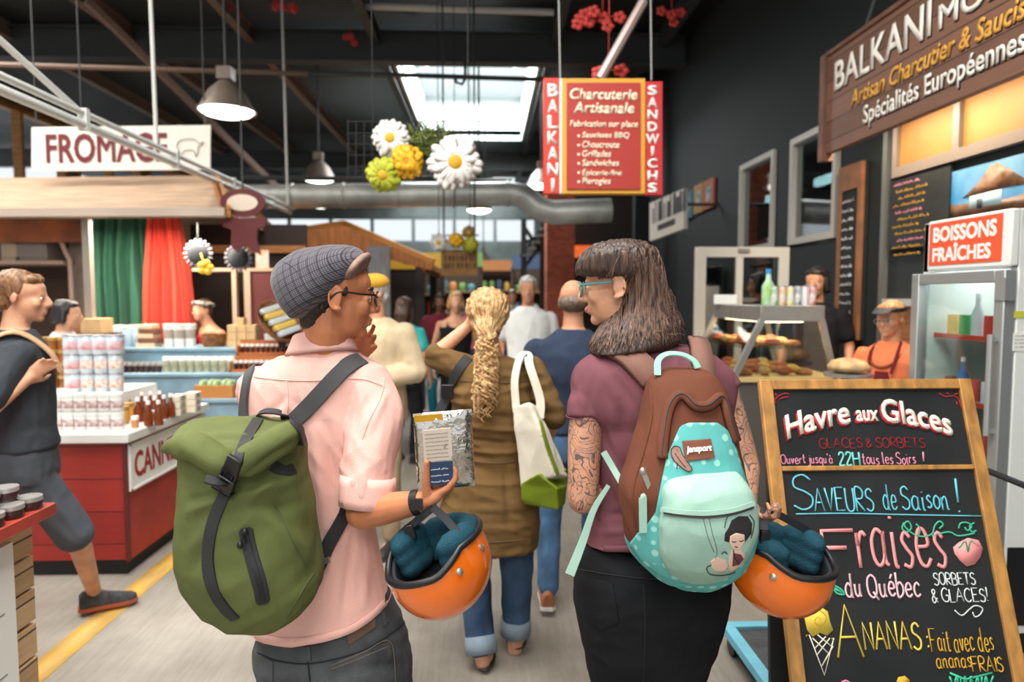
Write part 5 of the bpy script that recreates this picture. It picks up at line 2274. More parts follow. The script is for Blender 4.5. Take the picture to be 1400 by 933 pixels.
# glowing bars added inside the shop for the tube reflections in its panes
for k, y in enumerate((6.1, 7.3)):
    s = MB()
    s.mm(3.3, 3.36, y, y + .75, 2.72, 2.8)
    s.build('tube_reflection', M('tube_reflection_glow', (225, 245, 250), .5, emit=4), None, label=('glowing bar for the tube reflection in the nearer shop window', 'glowing bar for the tube reflection in the farther shop window')[k], cat='lamp')
    s = MB()
    s.mm(3.4, 3.9, y + .05, y + .8, 2.2, 2.36)
    s.build('shelf_box', M('pale_blue_card'), None, label=('pale box on the ledge inside the nearer shop window', 'pale box on the ledge inside the farther shop window')[k], cat='box')
# ================================================================ people
def skin(name, col, **k):
    m = M(name, col, .5, var=.12, vs=14, bump=.05, bs=150, spec=.35)
    m.node_tree.nodes['Principled BSDF'].inputs['Subsurface Weight'].default_value = .08
    m.node_tree.nodes['Principled BSDF'].inputs['Subsurface Radius'].default_value = (.02, .008, .005)
    return m


def cloth(name, col=None, var=.1, bs=350, bump=.15, vs=5, **k):
    return M(name, col, .85, var=var, vs=vs, bump=bump, bs=bs, spec=.12, **k)


SK_TAN = skin('tan_skin', (204, 130, 90))
SK_FAIR = skin('fair_skin', (222, 164, 130))
SK_MID = skin('mid_skin', (206, 146, 112))
SK_DARK = skin('brown_skin', (122, 80, 58))
EYE = M('eye_white', (225, 220, 212), .2)
IRIS = M('eye_iris', (50, 36, 26), .2)


def hframe(F, U=V((0, 0, 1))):
    F = V(F).normalized()
    R = F.cross(V(U)).normalized()
    U = R.cross(F).normalized()
    return R, F, U


def head(mb, C, F, U=V((0, 0, 1)), s=1.0, neck=None, nr=.055, ears=True, fine=True):
    """head with face, nose, lips, jaw and ears; C midway between the ears, F where the face looks"""
    C = V(C)
    R, F, U = hframe(F, U)
    rot = Matrix((R, F, U)).transposed()
    T = lambda x, y, z: C + (R * x + F * y + U * z) * s
    E = lambda c, r, n=14, k=9, ro=None: mb.ell(T(*c), tuple(q * s for q in r), rot @ ro if ro else rot, n, k)
    E((0, -.014, .036), (.073, .095, .08), 20, 12)
    E((0, .026, -.025), (.06, .064, .085))
    E((0, .026, -.062), (.051, .058, .046))
    E((0, .068, -.09), (.023, .019, .018))
    E((0, .036, -.083), (.037, .04, .02))
    E((0, .05, .04), (.058, .04, .045))
    E((0, .079, .021), (.048, .013, .011))
    for q in (-1, 1):
        E((q * .036, .06, -.024), (.024, .023, .024))
        E((q * .031, .074, .001), (.017, .012, .009))
        if ears:
            a = Matrix.Rotation(q * -.35, 3, 'Z') @ Matrix.Rotation(-.15, 3, 'X')
            E((q * .076, -.014, -.004), (.007, .018, .03), 12, 8, a)
            if fine:
                pts = [T(q * (.078 + .008 * (k > 3)), -.014 + .019 * math.sin(t), -.002 + .03 * math.cos(t)) for k, t in enumerate([1.0 - j * .62 for j in range(8)])]
                mb.tube(pts, .0042 * s, 6, smooth=3)
                E((q * .079, -.006, -.03), (.006, .009, .009))
    mb.tube([T(0, .086, .02), T(0, .1, -.002), T(0, .112, -.024)], [.0075 * s, .0095 * s, .012 * s], 10)
    E((0, .109, -.027), (.012, .012, .0105))
    for q in (-1, 1):
        E((q * .012, .097, -.031), (.008, .01, .008))
    E((0, .089, -.054), (.021, .0105, .006))
    E((0, .087, -.066), (.019, .0105, .007))
    if neck is not None:
        mb.tube([T(0, -.022, -.03), T(0, -.022, -.085), V(neck)], [nr * .92, nr * .95, nr * 1.12], 16)
    return T, rot


def eyes(T, rot, s, parent, closed=False):
    for q in (-1, 1):
        e = MB()
        e.ell(T(q * .031, .0755, .001), (.0118 * s,) * 3, None, 12, 8)
        o = e.build('eye', EYE, parent, sharp=0)
        i = MB()
        i.ell(T(q * .0312, .085, .001), (.006 * s, .0034 * s, .006 * s), rot, 10, 6)
        i.build('iris', IRIS, o, sharp=0)


def hand(mb, W, D, S, s=1.0, curl=(35, 35, 35, 35), thumb=(.6, .7, -.35), spread=.06, tc=20):
    """palm, four jointed fingers and a thumb. W wrist, D along the hand, S towards the thumb side; fingers curl towards the palm (D x S)"""
    W, D, S = V(W), V(D).normalized(), V(S)
    S = (S - D * S.dot(D)).normalized()
    N = D.cross(S).normalized()  # the palm side
    rot = Matrix((S, D, N)).transposed()
    mb.ell(W + D * .045 * s, (.04 * s, .053 * s, .0155 * s), rot, 14, 8)
    mb.ell(W + D * .07 * s, (.04 * s, .026 * s, .0135 * s), rot, 14, 8)
    mb.ell(W + D * .03 * s + S * .022 * s + N * .006 * s, (.02 * s, .032 * s, .016 * s), rot, 12, 8)
    mb.tube([W - D * .03 * s, W + D * .03 * s], [.026 * s, .028 * s], 12)
    L = (.070, .079, .073, .057)
    for j in range(4):
        off = (.03 - j * .0195) * s
        p = W + D * (.083 - (.006 if j in (0, 2) else .014 if j == 3 else 0)) * s + S * off
        d = (D + S * spread * (1.4 - j)).normalized()
        ang = math.radians(curl[j] if isinstance(curl, (list, tuple)) else curl)
        pts, rs = [p - d * .02 * s, p], [.0095 * s, .0092 * s]
        for q, fr in enumerate((.45, .31, .24)):
            a = ang * (.55 if q == 0 else 1.0)
            ax = d.cross(N)
            nd = d * math.cos(a) + N * math.sin(a)
            N2 = N * math.cos(a) - d * math.sin(a)
            d, Nk = nd.normalized(), N2
            p = p + d * L[j] * fr * s
            pts.append(p)
            rs.append((.0086, .0078, .0066)[q] * s)
            N = Nk.normalized()
        N = D.cross(S).normalized()
        mb.tube(pts, rs, 9)
        for a, b in zip(pts[1:], rs[1:]):
            mb.ell(a, (b,) * 3, None, 9, 6)
    td = (D * thumb[0] + S * thumb[1] + N * -thumb[2]).normalized()
    p = W + D * .02 * s + S * .024 * s
    pts, rs = [p], [.0135 * s]
    for q, l in enumerate((.042, .034, .027)):
        p = p + td * l * s
        pts.append(p)
        rs.append((.0118, .0104, .0082)[q] * s)
        a = math.radians(tc)
        td = (td * math.cos(a) + (D * .6 + N * .5 - S * .4).normalized() * math.sin(a)).normalized()
    mb.tube(pts, rs, 9)
    for a, b in zip(pts, rs):
        mb.ell(a, (b,) * 3, None, 9, 6)
    return mb


def zcut(pts):
    """True below the hem line given as (x, z) points"""
    pts = sorted((p.x, p.z) for p in pts)

    def z(x):
        if x <= pts[0][0]:
            return pts[0][1]
        for a, b in zip(pts[:-1], pts[1:]):
            if x <= b[0]:
                return a[1] + (b[1] - a[1]) * (x - a[0]) / (b[0] - a[0] + 1e-9)
        return pts[-1][1]

    def f(c):
        return c.z < z(c.x) - 1e-5
    f.z = z
    return f


def shoe(name, toe, heel, mats, parent, w=.047, h=.085, sole=None, z0=0.0):
    """a closed shoe from heel to toe on height z0"""
    toe, heel = V(toe), V(heel)
    d = (toe - heel)
    L = d.length
    d.normalize()
    x = V((-d.y, d.x, 0)).normalized()
    up = x.cross(d) * -1 if x.cross(d).z < 0 else x.cross(d)
    m = MB()
    rings = []
    for t, ww, hh in ((0, .55, .8), (.06, .8, 1), (.3, .8, .98), (.5, .85, .72), (.75, 1, .5), (.92, .8, .38), (1, .35, .22)):
        c = heel + d * L * t
        ring = []
        for k in range(14):
            a = 2 * PI * k / 14
            yy = max(-.15, math.sin(a)) * h * hh * .95
            ring.append(c + x * math.cos(a) * w * ww + up * (yy + h * .22))
        rings.append(ring)
    m.loft(rings)
    o = m.build(name, mats[0], parent)
    s = MB()
    q = []
    for t, ww in ((-.02, .5), (.06, .85), (.4, .85), (.75, 1.05), (.93, .85), (1.02, .4)):
        c = heel + d * L * t
        q.append([c - x * w * ww, c + x * w * ww, c + x * w * ww + up * h * .22, c - x * w * ww + up * h * .22])
    s.loft(q)
    s.build('sole', mats[1], o)
    return o


def strands(mb, roots, length, r=.003, drop=V((0, 0, -1)), wav=.01, seed=1, seg=5, mi=0, curl=0.0, turns=3):
    q = random.Random(seed)
    for p, d in roots:
        p, d = V(p), V(d).normalized()
        L = length * q.uniform(.7, 1.15)
        ph = q.uniform(0, 6.28)
        a = d.orthogonal().normalized()
        b = d.cross(a)
        pts, rs = [], []
        n = seg if not curl else int(turns * 7)
        for i in range(n + 1):
            t = i / n
            dd = (d * (1 - t) + drop * t)
            c = p + dd * L * t
            if curl:
                w = 2 * PI * turns * t + ph
                c = c + (a * math.cos(w) + b * math.sin(w)) * curl * (.4 + .6 * t)
            else:
                c = c + V((q.uniform(-1, 1), q.uniform(-1, 1), q.uniform(-.5, .5))) * wav * t
            pts.append(c)
            rs.append(r * (1 - .75 * t))
        mb.tube(pts, rs, 5, mi)
    return mb


def hair_mat(name, c1=None, c2=None, stretch=(90, 90, 5)):
    m = M(name, c1, .42, var=.5, vs=1.6, col2=c2, stretch=stretch, bump=.5, bs=2.2, spec=.5)
    return m


def hairgroove(amp, f=55.0, fz=6.0, seed=0):
    def d(p, n):
        q = V((p.x * f, p.y * f, p.z * fz + seed))
        return amp * (noise.noise(q) + .5 * noise.noise(q * 2.1))
    return d


# ---------------------------------------------------------------- a standing or walking figure for the crowd
def crowd(label, px, Y, h, face, skin_m, top, bottom, hair, look=None, arms=None, feet=None, tops='tee', bottoms='long',
          hairl=0, shoe_m=None, lean=0.0, group=None, vox=.011, wide=1.0, top_col2=None, neck_low=0, zoff=0.0, hair_v=1.0, at=None):
    """face and look are compass angles: 0 = away down the aisle, 90 = to the right, 180 = towards us"""
    u = h / 1.75
    x0 = at[0] if at else P(px, 405, Y).x
    base = V((x0, at[1] if at else Y, zoff))
    a = math.radians(face)
    F = V((math.sin(a), math.cos(a), 0))
    R = V((math.cos(a), -math.sin(a), 0))
    Z = V((0, 0, 1))
    L = lambda x, y, z: base + (R * x + F * (y + lean * max(0, z - .9)) + Z * z) * u
    la = math.radians(look if look is not None else face)
    HF = V((math.sin(la), math.cos(la), -.06))
    t = thing('person', label, 'person', base, group)
    arms = arms or (((-.24, -.03, 1.16), (-.25, .08, .9)), ((.24, -.03, 1.16), (.25, .08, .9)))
    feet = feet or ((-.1, 0, 0), (.1, 0, 0))
    b = MB()
    HC = L(0, .03, 1.635)
    T, rot = head(b, HC, HF, s=u * 1.0, neck=L(0, -.01, 1.44), fine=False)

    def torso(mb, k, z0, z1):
        prof = [(.85, .155, .115), (.95, .163, .12), (1.05, .148, .108), (1.15, .152, .112), (1.27, .172, .125), (1.36, .182, .115), (1.42, .165, .095), (1.46, .10, .075), (1.49, .06, .06)]
        rr = []
        for z, w, d in prof:
            if z < z0 - .001 or z > z1 + .001:
                continue
            rr.append([L(math.cos(q) * (w * wide + k), math.sin(q) * (d * wide + k) - (.01 if z > 1.2 else 0), z) for q in [2 * PI * j / 18 for j in range(18)]])
        mb.loft(rr)
    torso(b, 0, .85, 1.5)
    SH = {-1: (-.175 * wide, -.01, 1.385), 1: (.175 * wide, -.01, 1.385)}
    for i, q in enumerate((-1, 1)):
        e, w = arms[i]
        b.limb([L(*SH[q]), L(*e)], [.048 * u, .036 * u], 10)
        b.limb([L(*e), L(*w)], [.037 * u, .026 * u], 10)
        d = (L(*w) - L(*e)).normalized()
        sd = F * .8 + Z * .3 - R * q * .3
        b2 = sd if q == 1 else sd
        hand(b, L(*w), d, b2 if q == -1 else b2, u * .95, curl=30 if q == -1 else -30, thumb=(.7, .6, .3 if q == -1 else -.3))
        f = feet[i]
        hip = (q * .088, 0, .9)
        knee = (q * .1 + f[0] * .2, f[1] * .5 + .05, .49)
        ank = (f[0], f[1], f[2] + .09)
        b.limb([L(*hip), L(*knee)], [.08 * u, .053 * u], 12)
        b.limb([L(*knee), L(*ank)], [.054 * u, .035 * u], 12)
        b.ell(L(f[0], f[1] + .06, f[2] + .04), (.04 * u, .04 * u, .035 * u))
    put('body', fuse(b, vox, 2), skin_m, t, sharp=0)
    eyes(T, rot, u, t)
    # top
    s = MB()
    torso(s, .016 if tops != 'jacket' else .03, .95 if tops != 'jacket' else .85, 1.36 if tops == 'tank' else 1.49 - neck_low)
    if tops == 'tank':
        for q in (-1, 1):
            s.tube([L(q * .09, .1, 1.33), L(q * .1, .04, 1.43), L(q * .09, -.09, 1.35)], .015, 6)
    else:
        for i, q in enumerate((-1, 1)):
            e, w = arms[i]
            S0, E0, W0 = L(*SH[q]), L(*e), L(*w)
            if tops == 'tee':
                s.limb([S0, S0.lerp(E0, .62)], [.062 * u, .064 * u], 12)
            else:
                k = 1.25 if tops == 'jacket' else 1.0
                s.limb([S0, E0], [.066 * u * k, .054 * u * k], 12)
                s.limb([E0, E0.lerp(W0, .92)], [.054 * u * k, .042 * u * k], 12)
    put({'tee': 'shirt', 'tank': 'tank_top', 'jacket': 'jacket', 'long': 'shirt'}[tops], fuse(s, vox, 2, folds(.008, (1, 1, .6), 11)), top, t, sharp=0)
    # bottom
    s = MB()
    rr = []
    for z, w, d in ((1.0, .158, .118), (.93, .17, .128), (.85, .172, .13), (.8, .165, .125)):
        rr.append([L(math.cos(q) * w * wide, math.sin(q) * d * wide, z) for q in [2 * PI * j / 18 for j in range(18)]])
    s.loft(rr)
    for i, q in enumerate((-1, 1)):
        f = feet[i]
        hip = L(q * .085, 0, .87)
        knee = L(q * .1 + f[0] * .2, f[1] * .5 + .05, .49)
        ank = L(f[0], f[1], f[2] + .1)
        s.limb([hip, knee if bottoms != 'shorts' else hip.lerp(knee, .93)], [.09 * u, .068 * u if bottoms != 'shorts' else .085 * u], 12)
        if bottoms == 'long':
            s.limb([knee, knee.lerp(ank, .97)], [.068 * u, .055 * u], 12)
    put('shorts' if bottoms == 'shorts' else 'trousers', fuse(s, vox, 2, folds(.006, (1, 1, .5), 12, 5)), bottom, t, sharp=0)
    for i, q in enumerate((-1, 1)):
        f = feet[i]
        shoe('shoe', L(f[0] + q * .02, f[1] + .19, f[2]), L(f[0], f[1] - .07, f[2] + .005), shoe_m or (M('dark_shoe_leather', (40, 34, 32), .5), M('shoe_sole', (60, 56, 52), .7)), t)
    # hair
    if hair:
        s = MB()
        tt = lambda x, y, z: T(x, y, z)
        s.ell(tt(0, -.03, .048), (.083 * u * hair_v, .093 * u * hair_v, .085 * u * hair_v), rot, 16, 10)
        s.ell(tt(0, .045, .085), (.062 * u, .035 * u, .03 * u), rot, 12, 8)
        s.ell(tt(0, -.06, -.01), (.07 * u * hair_v, .05 * u * hair_v, .06 * u * hair_v), rot, 12, 8)
        if hairl:
            s.tube([tt(0, -.06, .03), tt(0, -.08, -.06), tt(0, -.085, -.06 - hairl)], [.08 * u, .085 * u, .045 * u], 14, flat=.7, ref=F)
            for q in (-1, 1):
                s.tube([tt(q * .065, -.015, .04), tt(q * .08, -.02, -.05), tt(q * .075, -.03, -.06 - hairl * .7)], [.026 * u, .03 * u, .015 * u], 8)
        put('hair', fuse(s, vox * .8, 2, hairgroove(.006)), hair, t, sharp=0)
    return t, L, T, rot


# ================================================================ the man in the pink shirt
pink = cloth('pale_pink_cotton', (240, 188, 176), var=.07, vs=3, bump=.25)
black_den = cloth('washed_black_denim', (98, 100, 102), var=.45, vs=6, bump=.4, col2=(50, 52, 56))
tM = thing('person', 'man in pink shirt and plaid flat cap carrying a green roll-top bag', 'person', (P(445, 800, 1.96).x, 1.96, 0))
b = MB()
HC = P(460, 407, 1.96)
HF = V((.93, .36, -.06))
T, rot = head(b, HC, HF, s=1.06, neck=P(440, 500, 1.98), nr=.066)
b.tube([P(440, 490, 1.98), P(438, 540, 1.98), P(438, 800, 1.96)], [.06, .12, .13], 18)
for xx in (395, 500):
    p = P(xx, 900, 1.94)
    b.limb([p, V((p.x, p.y + .03, .5)), V((p.x, p.y, .08))], [.08, .055, .04], 12)
    b.ell((p.x + .03, p.y + .07, .05), (.045, .1, .04))
sh, el, wr = P(507, 535, 1.93), P(494, 702, 1.80), P(577, 686, 1.735)
b.limb([sh, el], [.05, .041], 14)
b.limb([el, el.lerp(wr, .35), wr], [.042, .043, .029], 14)
hand(b, wr, V((.80, .02, .42)), V((-.15, -1, .12)), 1.0, curl=(-38, -40, -42, -45), thumb=(.42, .4, .85), tc=4)
# the left arm comes up and the hand touches the chin
sl, e2, w2 = P(352, 535, 2.03), P(420, 640, 2.3), P(478, 492, 2.11)
b.limb([sl, e2], [.05, .042], 12)
b.limb([e2, w2], [.042, .028], 12)
hand(b, w2, V((.62, .02, .62)), V((-.6, .15, .62)), .95, curl=(48, 30, 42, 52), thumb=(.75, .5, -.2), spread=.12)
body = fuse(b, .0045, 3)
put('body', body, SK_TAN, tM, sharp=0)
eyes(T, rot, 1.06, tM)
# short dark hair under the cap
hm = hair_mat('dark_brown_short_hair', (42, 30, 24), (20, 14, 11), (60, 60, 30))
s = MB()
s.ell(T(0, -.028, .03), (.078, .092, .083), rot, 18, 12)
s.ell(T(0, -.055, -.028), (.066, .058, .05), rot, 16, 10)
s.ell(T(0, -.062, -.062), (.05, .034, .034), rot, 14, 9)
for q in (-1, 1):
    s.ell(T(q * .066, .012, .018), (.006, .008, .017), rot, 10, 8)
put('hair', fuse(s, .004, 2, lambda p, n: .0025 * noise.noise(p * 160)), hm, tM, sharp=0)
brw = MB()
for q in (-1, 1):
    brw.tube([T(q * .014, .091, .024), T(q * .032, .088, .03), T(q * .05, .074, .024)], [.003, .004, .002], 6, smooth=3)
brw.build('eyebrows', hm, tM)
# flat cap
capm = M('grey_plaid_wool', (92, 90, 96), .95, spec=.15, sheen=.2)
nt = capm.node_tree
tc = nt.nodes.new('ShaderNodeTexCoord')
mp = nt.nodes.new('ShaderNodeMapping')
mp.inputs['Rotation'].default_value = (.2, .5, .5)
nt.links.new(tc.outputs['Object'], mp.inputs[0])
prev = None
for ax, sc in (('X', 62), ('Z', 62), ('X', 15), ('Z', 15)):
    w = nt.nodes.new('ShaderNodeTexWave')
    w.bands_direction = ax
    w.inputs['Scale'].default_value = sc
    w.inputs['Distortion'].default_value = .4
    nt.links.new(mp.outputs[0], w.inputs[0])
    r = nt.nodes.new('ShaderNodeValToRGB')
    r.color_ramp.elements[0].position = .08 if sc > 20 else .02
    r.color_ramp.elements[1].position = .3 if sc > 20 else .1
    r.color_ramp.elements[0].color = lin((120, 118, 124)) if sc > 20 else lin((170, 160, 160))
    r.color_ramp.elements[1].color = (1, 1, 1, 1)
    nt.links.new(w.outputs[1], r.inputs[0])
    if prev is None:
        rgb = nt.nodes.new('ShaderNodeRGB')
        rgb.outputs[0].default_value = lin((104, 100, 108))
        prev = rgb.outputs[0]
    mx = nt.nodes.new('ShaderNodeMix')
    mx.data_type = 'RGBA'
    mx.blend_type = 'MULTIPLY'
    mx.inputs['Factor'].default_value = .8
    nt.links.new(prev, mx.inputs['A'])
    nt.links.new(r.outputs[0], mx.inputs['B'])
    prev = mx.outputs['Result']
nt.links.new(prev, nt.nodes['Principled BSDF'].inputs['Base Color'])
s = MB()
rows(s, [(337.5, 438, 482, 1.99, .03), (340, 424, 488, 1.985, .055), (346, 405, 495, 1.98, .08), (354, 391, 497, 1.97, .096), (364, 381, 494, 1.96, .105), (376, 375, 487, 1.95, .108),
         (388, 374, 476, 1.94, .107), (401, 378, 462, 1.93, .101), (414, 384, 446, 1.92, .09), (426, 393, 425, 1.91, .07), (434, 400, 412, 1.9, .05)], sq=2.1)
cap = fuse(s, .004, 3, folds(.006, (1.2, 1, .5), 8, 2))
cp = put('flat_cap', cap, capm, tM, sharp=0)
cs = Surf(cap)
s = MB()
bl = V((P(506, 346, 2.02) - P(466, 394, 2.02))).normalized()
bn = V((0, 1, .1)).normalized()
bx = bl.cross(bn)
s.ell(P(487, 368, 1.965), (.060, .085, .021), Matrix((bl, bn, bx)).transposed(), 20, 10)
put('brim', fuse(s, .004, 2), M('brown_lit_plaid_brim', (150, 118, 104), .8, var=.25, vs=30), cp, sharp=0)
s = MB()
for pp in ([(382, 356), (402, 366), (418, 390), (424, 412)], [(456, 352), (462, 372), (464, 392)], [(398, 430), (425, 415), (450, 402), (464, 394)]):
    a, n_ = cs.path(pp, 5)
    s.tube(a, .0022, 5)
s.build('seam', capm, cp)
# glasses
gm = M('black_acetate', (24, 22, 22), .3)
gt = MB()
ex = lambda x, y, z: T(x, y, z)
for q in (-1, 1):
    pts = [ex(q * (.033 + .024 * math.cos(k)), .104 - .012 * abs(math.cos(k)) * (1 if math.cos(k) > 0 else .2), .002 + .019 * math.sin(k)) for k in [2 * PI * j / 16 for j in range(16)]]
    gt.tube(pts + pts[:1], .0028, 6)
    gt.tube([ex(q * .057, .094, .012), ex(q * .075, .05, .012), ex(q * .082, -.005, .014), ex(q * .08, -.03, -.005)], .0027, 6, smooth=3)
gt.tube([ex(-.01, .107, .006), ex(0, .11, .009), ex(.01, .107, .006)], .0025, 6)
go = gt.build('glasses', gm, tM)
lens = glass('spectacle_lens', (240, 245, 245), .08)
for q in (-1, 1):
    l = MB()
    l.ell(ex(q * .033, .1, .002), (.023, .0015, .018), rot, 14, 8)
    l.build('lens', lens, go)

# shirt
s = MB()
rows(s, [(462, 414, 470, 1.98, .06), (474, 404, 480, 1.98, .068), (484, 396, 490, 1.98, .078), (493, 376, 502, 1.98, .09), (508, 350, 524, 1.98, .112), (530, 335, 532, 1.98, .126), (575, 333, 526, 1.98, .138),
         (640, 338, 516, 1.975, .138), (720, 343, 512, 1.965, .132), (780, 345, 523, 1.955, .138), (830, 346, 535, 1.945, .146), (893, 346, 546, 1.94, .15)], sq=2.3)
s.limb([P(500, 528, 1.955), P(512, 570, 1.90), P(506, 620, 1.845), P(501, 668, 1.81)], [.072, .075, .071, .066], 16)
s.limb([P(355, 535, 2.02), P(400, 620, 2.25)], [.068, .06], 12)
s.limb([P(400, 620, 2.25), P(440, 575, 2.2)], [.06, .05], 12)
hem = zcut([P(346, 872, 1.86), P(372, 881, 1.82), P(400, 883, 1.81), P(440, 878, 1.80), P(480, 865, 1.81), P(515, 842, 1.84), P(538, 817, 1.92)])
sleeve_end = P(500, 672, 1.8).z


_sc = creases([(470, 640, 512, 560, 1.85, .010, .010), (476, 655, 516, 585, 1.85, -.010, .009), (468, 668, 520, 625, 1.82, .010, .010), (470, 680, 530, 645, 1.82, -.008, .009), (478, 600, 505, 545, 1.85, -.009, .010), (526, 540, 505, 600, 1.85, .008, .010),
               (430, 590, 446, 720, 1.85, .008, .013), (446, 580, 462, 700, 1.85, -.008, .012), (458, 740, 440, 850, 1.84, .007, .014), (480, 730, 470, 850, 1.84, -.007, .013), (500, 740, 496, 830, 1.84, .008, .012), (516, 745, 512, 815, 1.84, -.006, .010),
               (392, 545, 360, 575, 1.85, -.006, .012), (394, 545, 372, 600, 1.85, .006, .012), (396, 545, 430, 575, 1.85, -.006, .012), (420, 500, 470, 508, 1.87, .005, .010)])


def shirt_folds(p, n):
    f1 = folds(.011, (1.5, 1, .75), 7.5, 4)(p, n)
    # soft creases falling from the shoulder and round the sleeve
    q = V((p.x * 22 + p.z * 13, p.y * 8, p.z * 5))
    f2 = .006 * (1 - abs(noise.noise(q)) * 2.2)
    k = min(1, max(.12, (p.z - .82) / .22))
    return (f1 * .6 + f2 * .6) * k + _sc(p)


shirt = fuse(s, .0055, 3, shirt_folds, hem)
so = put('shirt', shirt, pink, tM, sharp=0)
ss = Surf(shirt)
s = MB()  # rolled cuff
c0, c1 = P(503, 652, 1.815), P(501, 694, 1.80)
ax = (c1 - c0).normalized()
rx = V((1, 0, 0)) - ax * ax.x
rx.normalize()
ry = ax.cross(rx)
rings = []
for k, (t, r) in enumerate(((0, .066), (.0, .073), (.3, .0745), (.75, .0735), (1, .0715), (1.0, .062), (.6, .06))):
    rings.append([c0.lerp(c1, t + .06 * math.sin(6.28 * j / 28 + 1)) + (rx * math.cos(6.28 * j / 28) + ry * math.sin(6.28 * j / 28) * .92) * (r + .0022 * math.sin(j * 2.3 + k)) for j in range(28)])
s.loft(rings, cap=False)
s.build('rolled_cuff', pink, so, sharp=0)
s = MB()  # collar standing round the neck, folded over
for k in range(1):
    prof = [(-.03, 0, .074), (0, .0, .072), (.018, .004, .073), (.034, .010, .076), (.03, .013, .08), (.012, .016, .087), (-.012, .02, .097), (-.026, .02, .104), (-.02, .016, .094)]
    nb = P(440, 466, 1.985)
    rings = []
    for dz, dr, r in prof:
        ring = []
        for j in range(33):
            a = math.radians(-250 + j * 320 / 32 + 25)
            fr = math.cos(a - math.radians(-90 + 37))  # 1 at the nape
            z = dz + .016 * fr - .012
            ring.append(nb + V((math.cos(a) * (r * 1.02), math.sin(a) * r * .95, z)))
        rings.append(ring)
    s.loft(rings, cap=False, closed=False)
col = s.build('collar', pink, so, sharp=0)
so_ = MB()
for pp in ([(348, 516), (385, 520), (430, 521), (470, 518), (500, 520), (526, 530)], [(526, 516), (520, 545), (505, 575), (496, 600)], [(392, 520), (394, 545), (392, 572)]):
    a, n_ = ss.path(pp, 6)
    so_.tube([p + q * .001 for p, q in zip(a, n_)], .0021, 5)
so_.build('yoke_seam', pink, so)

# jeans
s = MB()
rows(s, [(806, 368, 528, 1.95, .11), (830, 362, 540, 1.945, .118), (860, 354, 553, 1.94, .13), (900, 350, 561, 1.94, .146), (945, 358, 563, 1.945, .145), (1000, 365, 560, 1.95, .135)], sq=2.3)
for xx in (405, 512):
    p = P(xx, 945, 1.945)
    s.limb([p, V((p.x, p.y + .02, .5)), V((p.x, p.y, .1))], [.098, .075, .062], 14)
jeans = fuse(s, .0065, 3, folds(.007, (1, 1, 1.6), 10, 8))
jo = put('jeans', jeans, black_den, tM, sharp=0)
js = Surf(jeans)
s = MB()
a, n_ = ss.path([(350, 868), (372, 876), (400, 878), (440, 873), (480, 860), (512, 838), (531, 818)], 7)
a = smooth_p(a, 4)
s.strap([p + q * .001 for p, q in zip(a, n_)], n_, .022, .004)
s.build('shirt_hem', pink, so, sharp=0)
dk = cloth('dark_denim_seam', (46, 48, 52), bump=.3)
s = MB()
for pp in ([(352, 893), (380, 904), (418, 908), (455, 902), (500, 888), (540, 862), (556, 848)], [(418, 884), (421, 905), (424, 932)]):
    a, n_ = js.path(pp, 6)
    s.tube([p + q * .0015 for p, q in zip(a, n_)], .0022, 5)
s.build('waist_seam', dk, jo)
for poly in ([(452, 908), (532, 876), (540, 932), (462, 940)], [(352, 892), (374, 905), (374, 935), (356, 925)]):
    s = MB()
    patch(s, js, poly, .004, 4)
    s.build('back_pocket', black_den, jo)
s = MB()
a, n_ = js.path([(453, 915), (495, 899), (532, 883)], 6)
s.tube([p + q * .004 for p, q in zip(a, n_)], .0016, 5)
a, n_ = js.path([(453, 910), (495, 893), (532, 877), (540, 932)], 6)
s.tube([p + q * .004 for p, q in zip(a, n_)], .0016, 5)
s.build('pocket_stitching', M('tan_thread', (96, 88, 74), .7), jo)
s = MB()
patch(s, js, [(474, 866), (512, 842), (513, 858), (477, 882)], .005, 3)
s.build('leather_patch', M('brown_leather_label', (92, 66, 44), .6, var=.2, vs=30), jo)
for x, y in ((421, 884), (523, 836), (528, 832)):
    s = MB()
    a, n_ = js.path([(x, y), (x + 2, y + 20)], 4)
    s.strap(a, n_, .012, .006)
    s.build('belt_loop', black_den, jo)
for xx in (400, 515):
    p = P(xx, 945, 1.945)
    shoe('shoe', (p.x + .1, p.y + .18, 0), (p.x - .03, p.y - .08, 0), (M('grey_canvas_shoe', (90, 90, 94), .8), M('white_rubber_sole', (220, 218, 212), .6)), tM)

# watch strap on the right wrist
s = MB()
d = (wr - el).normalized()
q0 = el.lerp(wr, .94)
x = d.orthogonal().normalized()
y = d.cross(x)
for k, off in ((0, 0),):
    s.loft([[q0 + d * t + (x * math.cos(6.28 * j / 20) + y * math.sin(6.28 * j / 20)) * r for j in range(20)] for t, r in ((-.01, .0325), (-.01, .035), (.01, .034), (.01, .0315))], cap=False)
s.box(q0 + V((.0, -.034, .005)), (.03, .01, .028))
w_ = s.build('wrist_watch', M('black_watch_strap', (26, 26, 28), .45), None, label="black wrist watch on the pink-shirted man's right wrist", cat='watch')

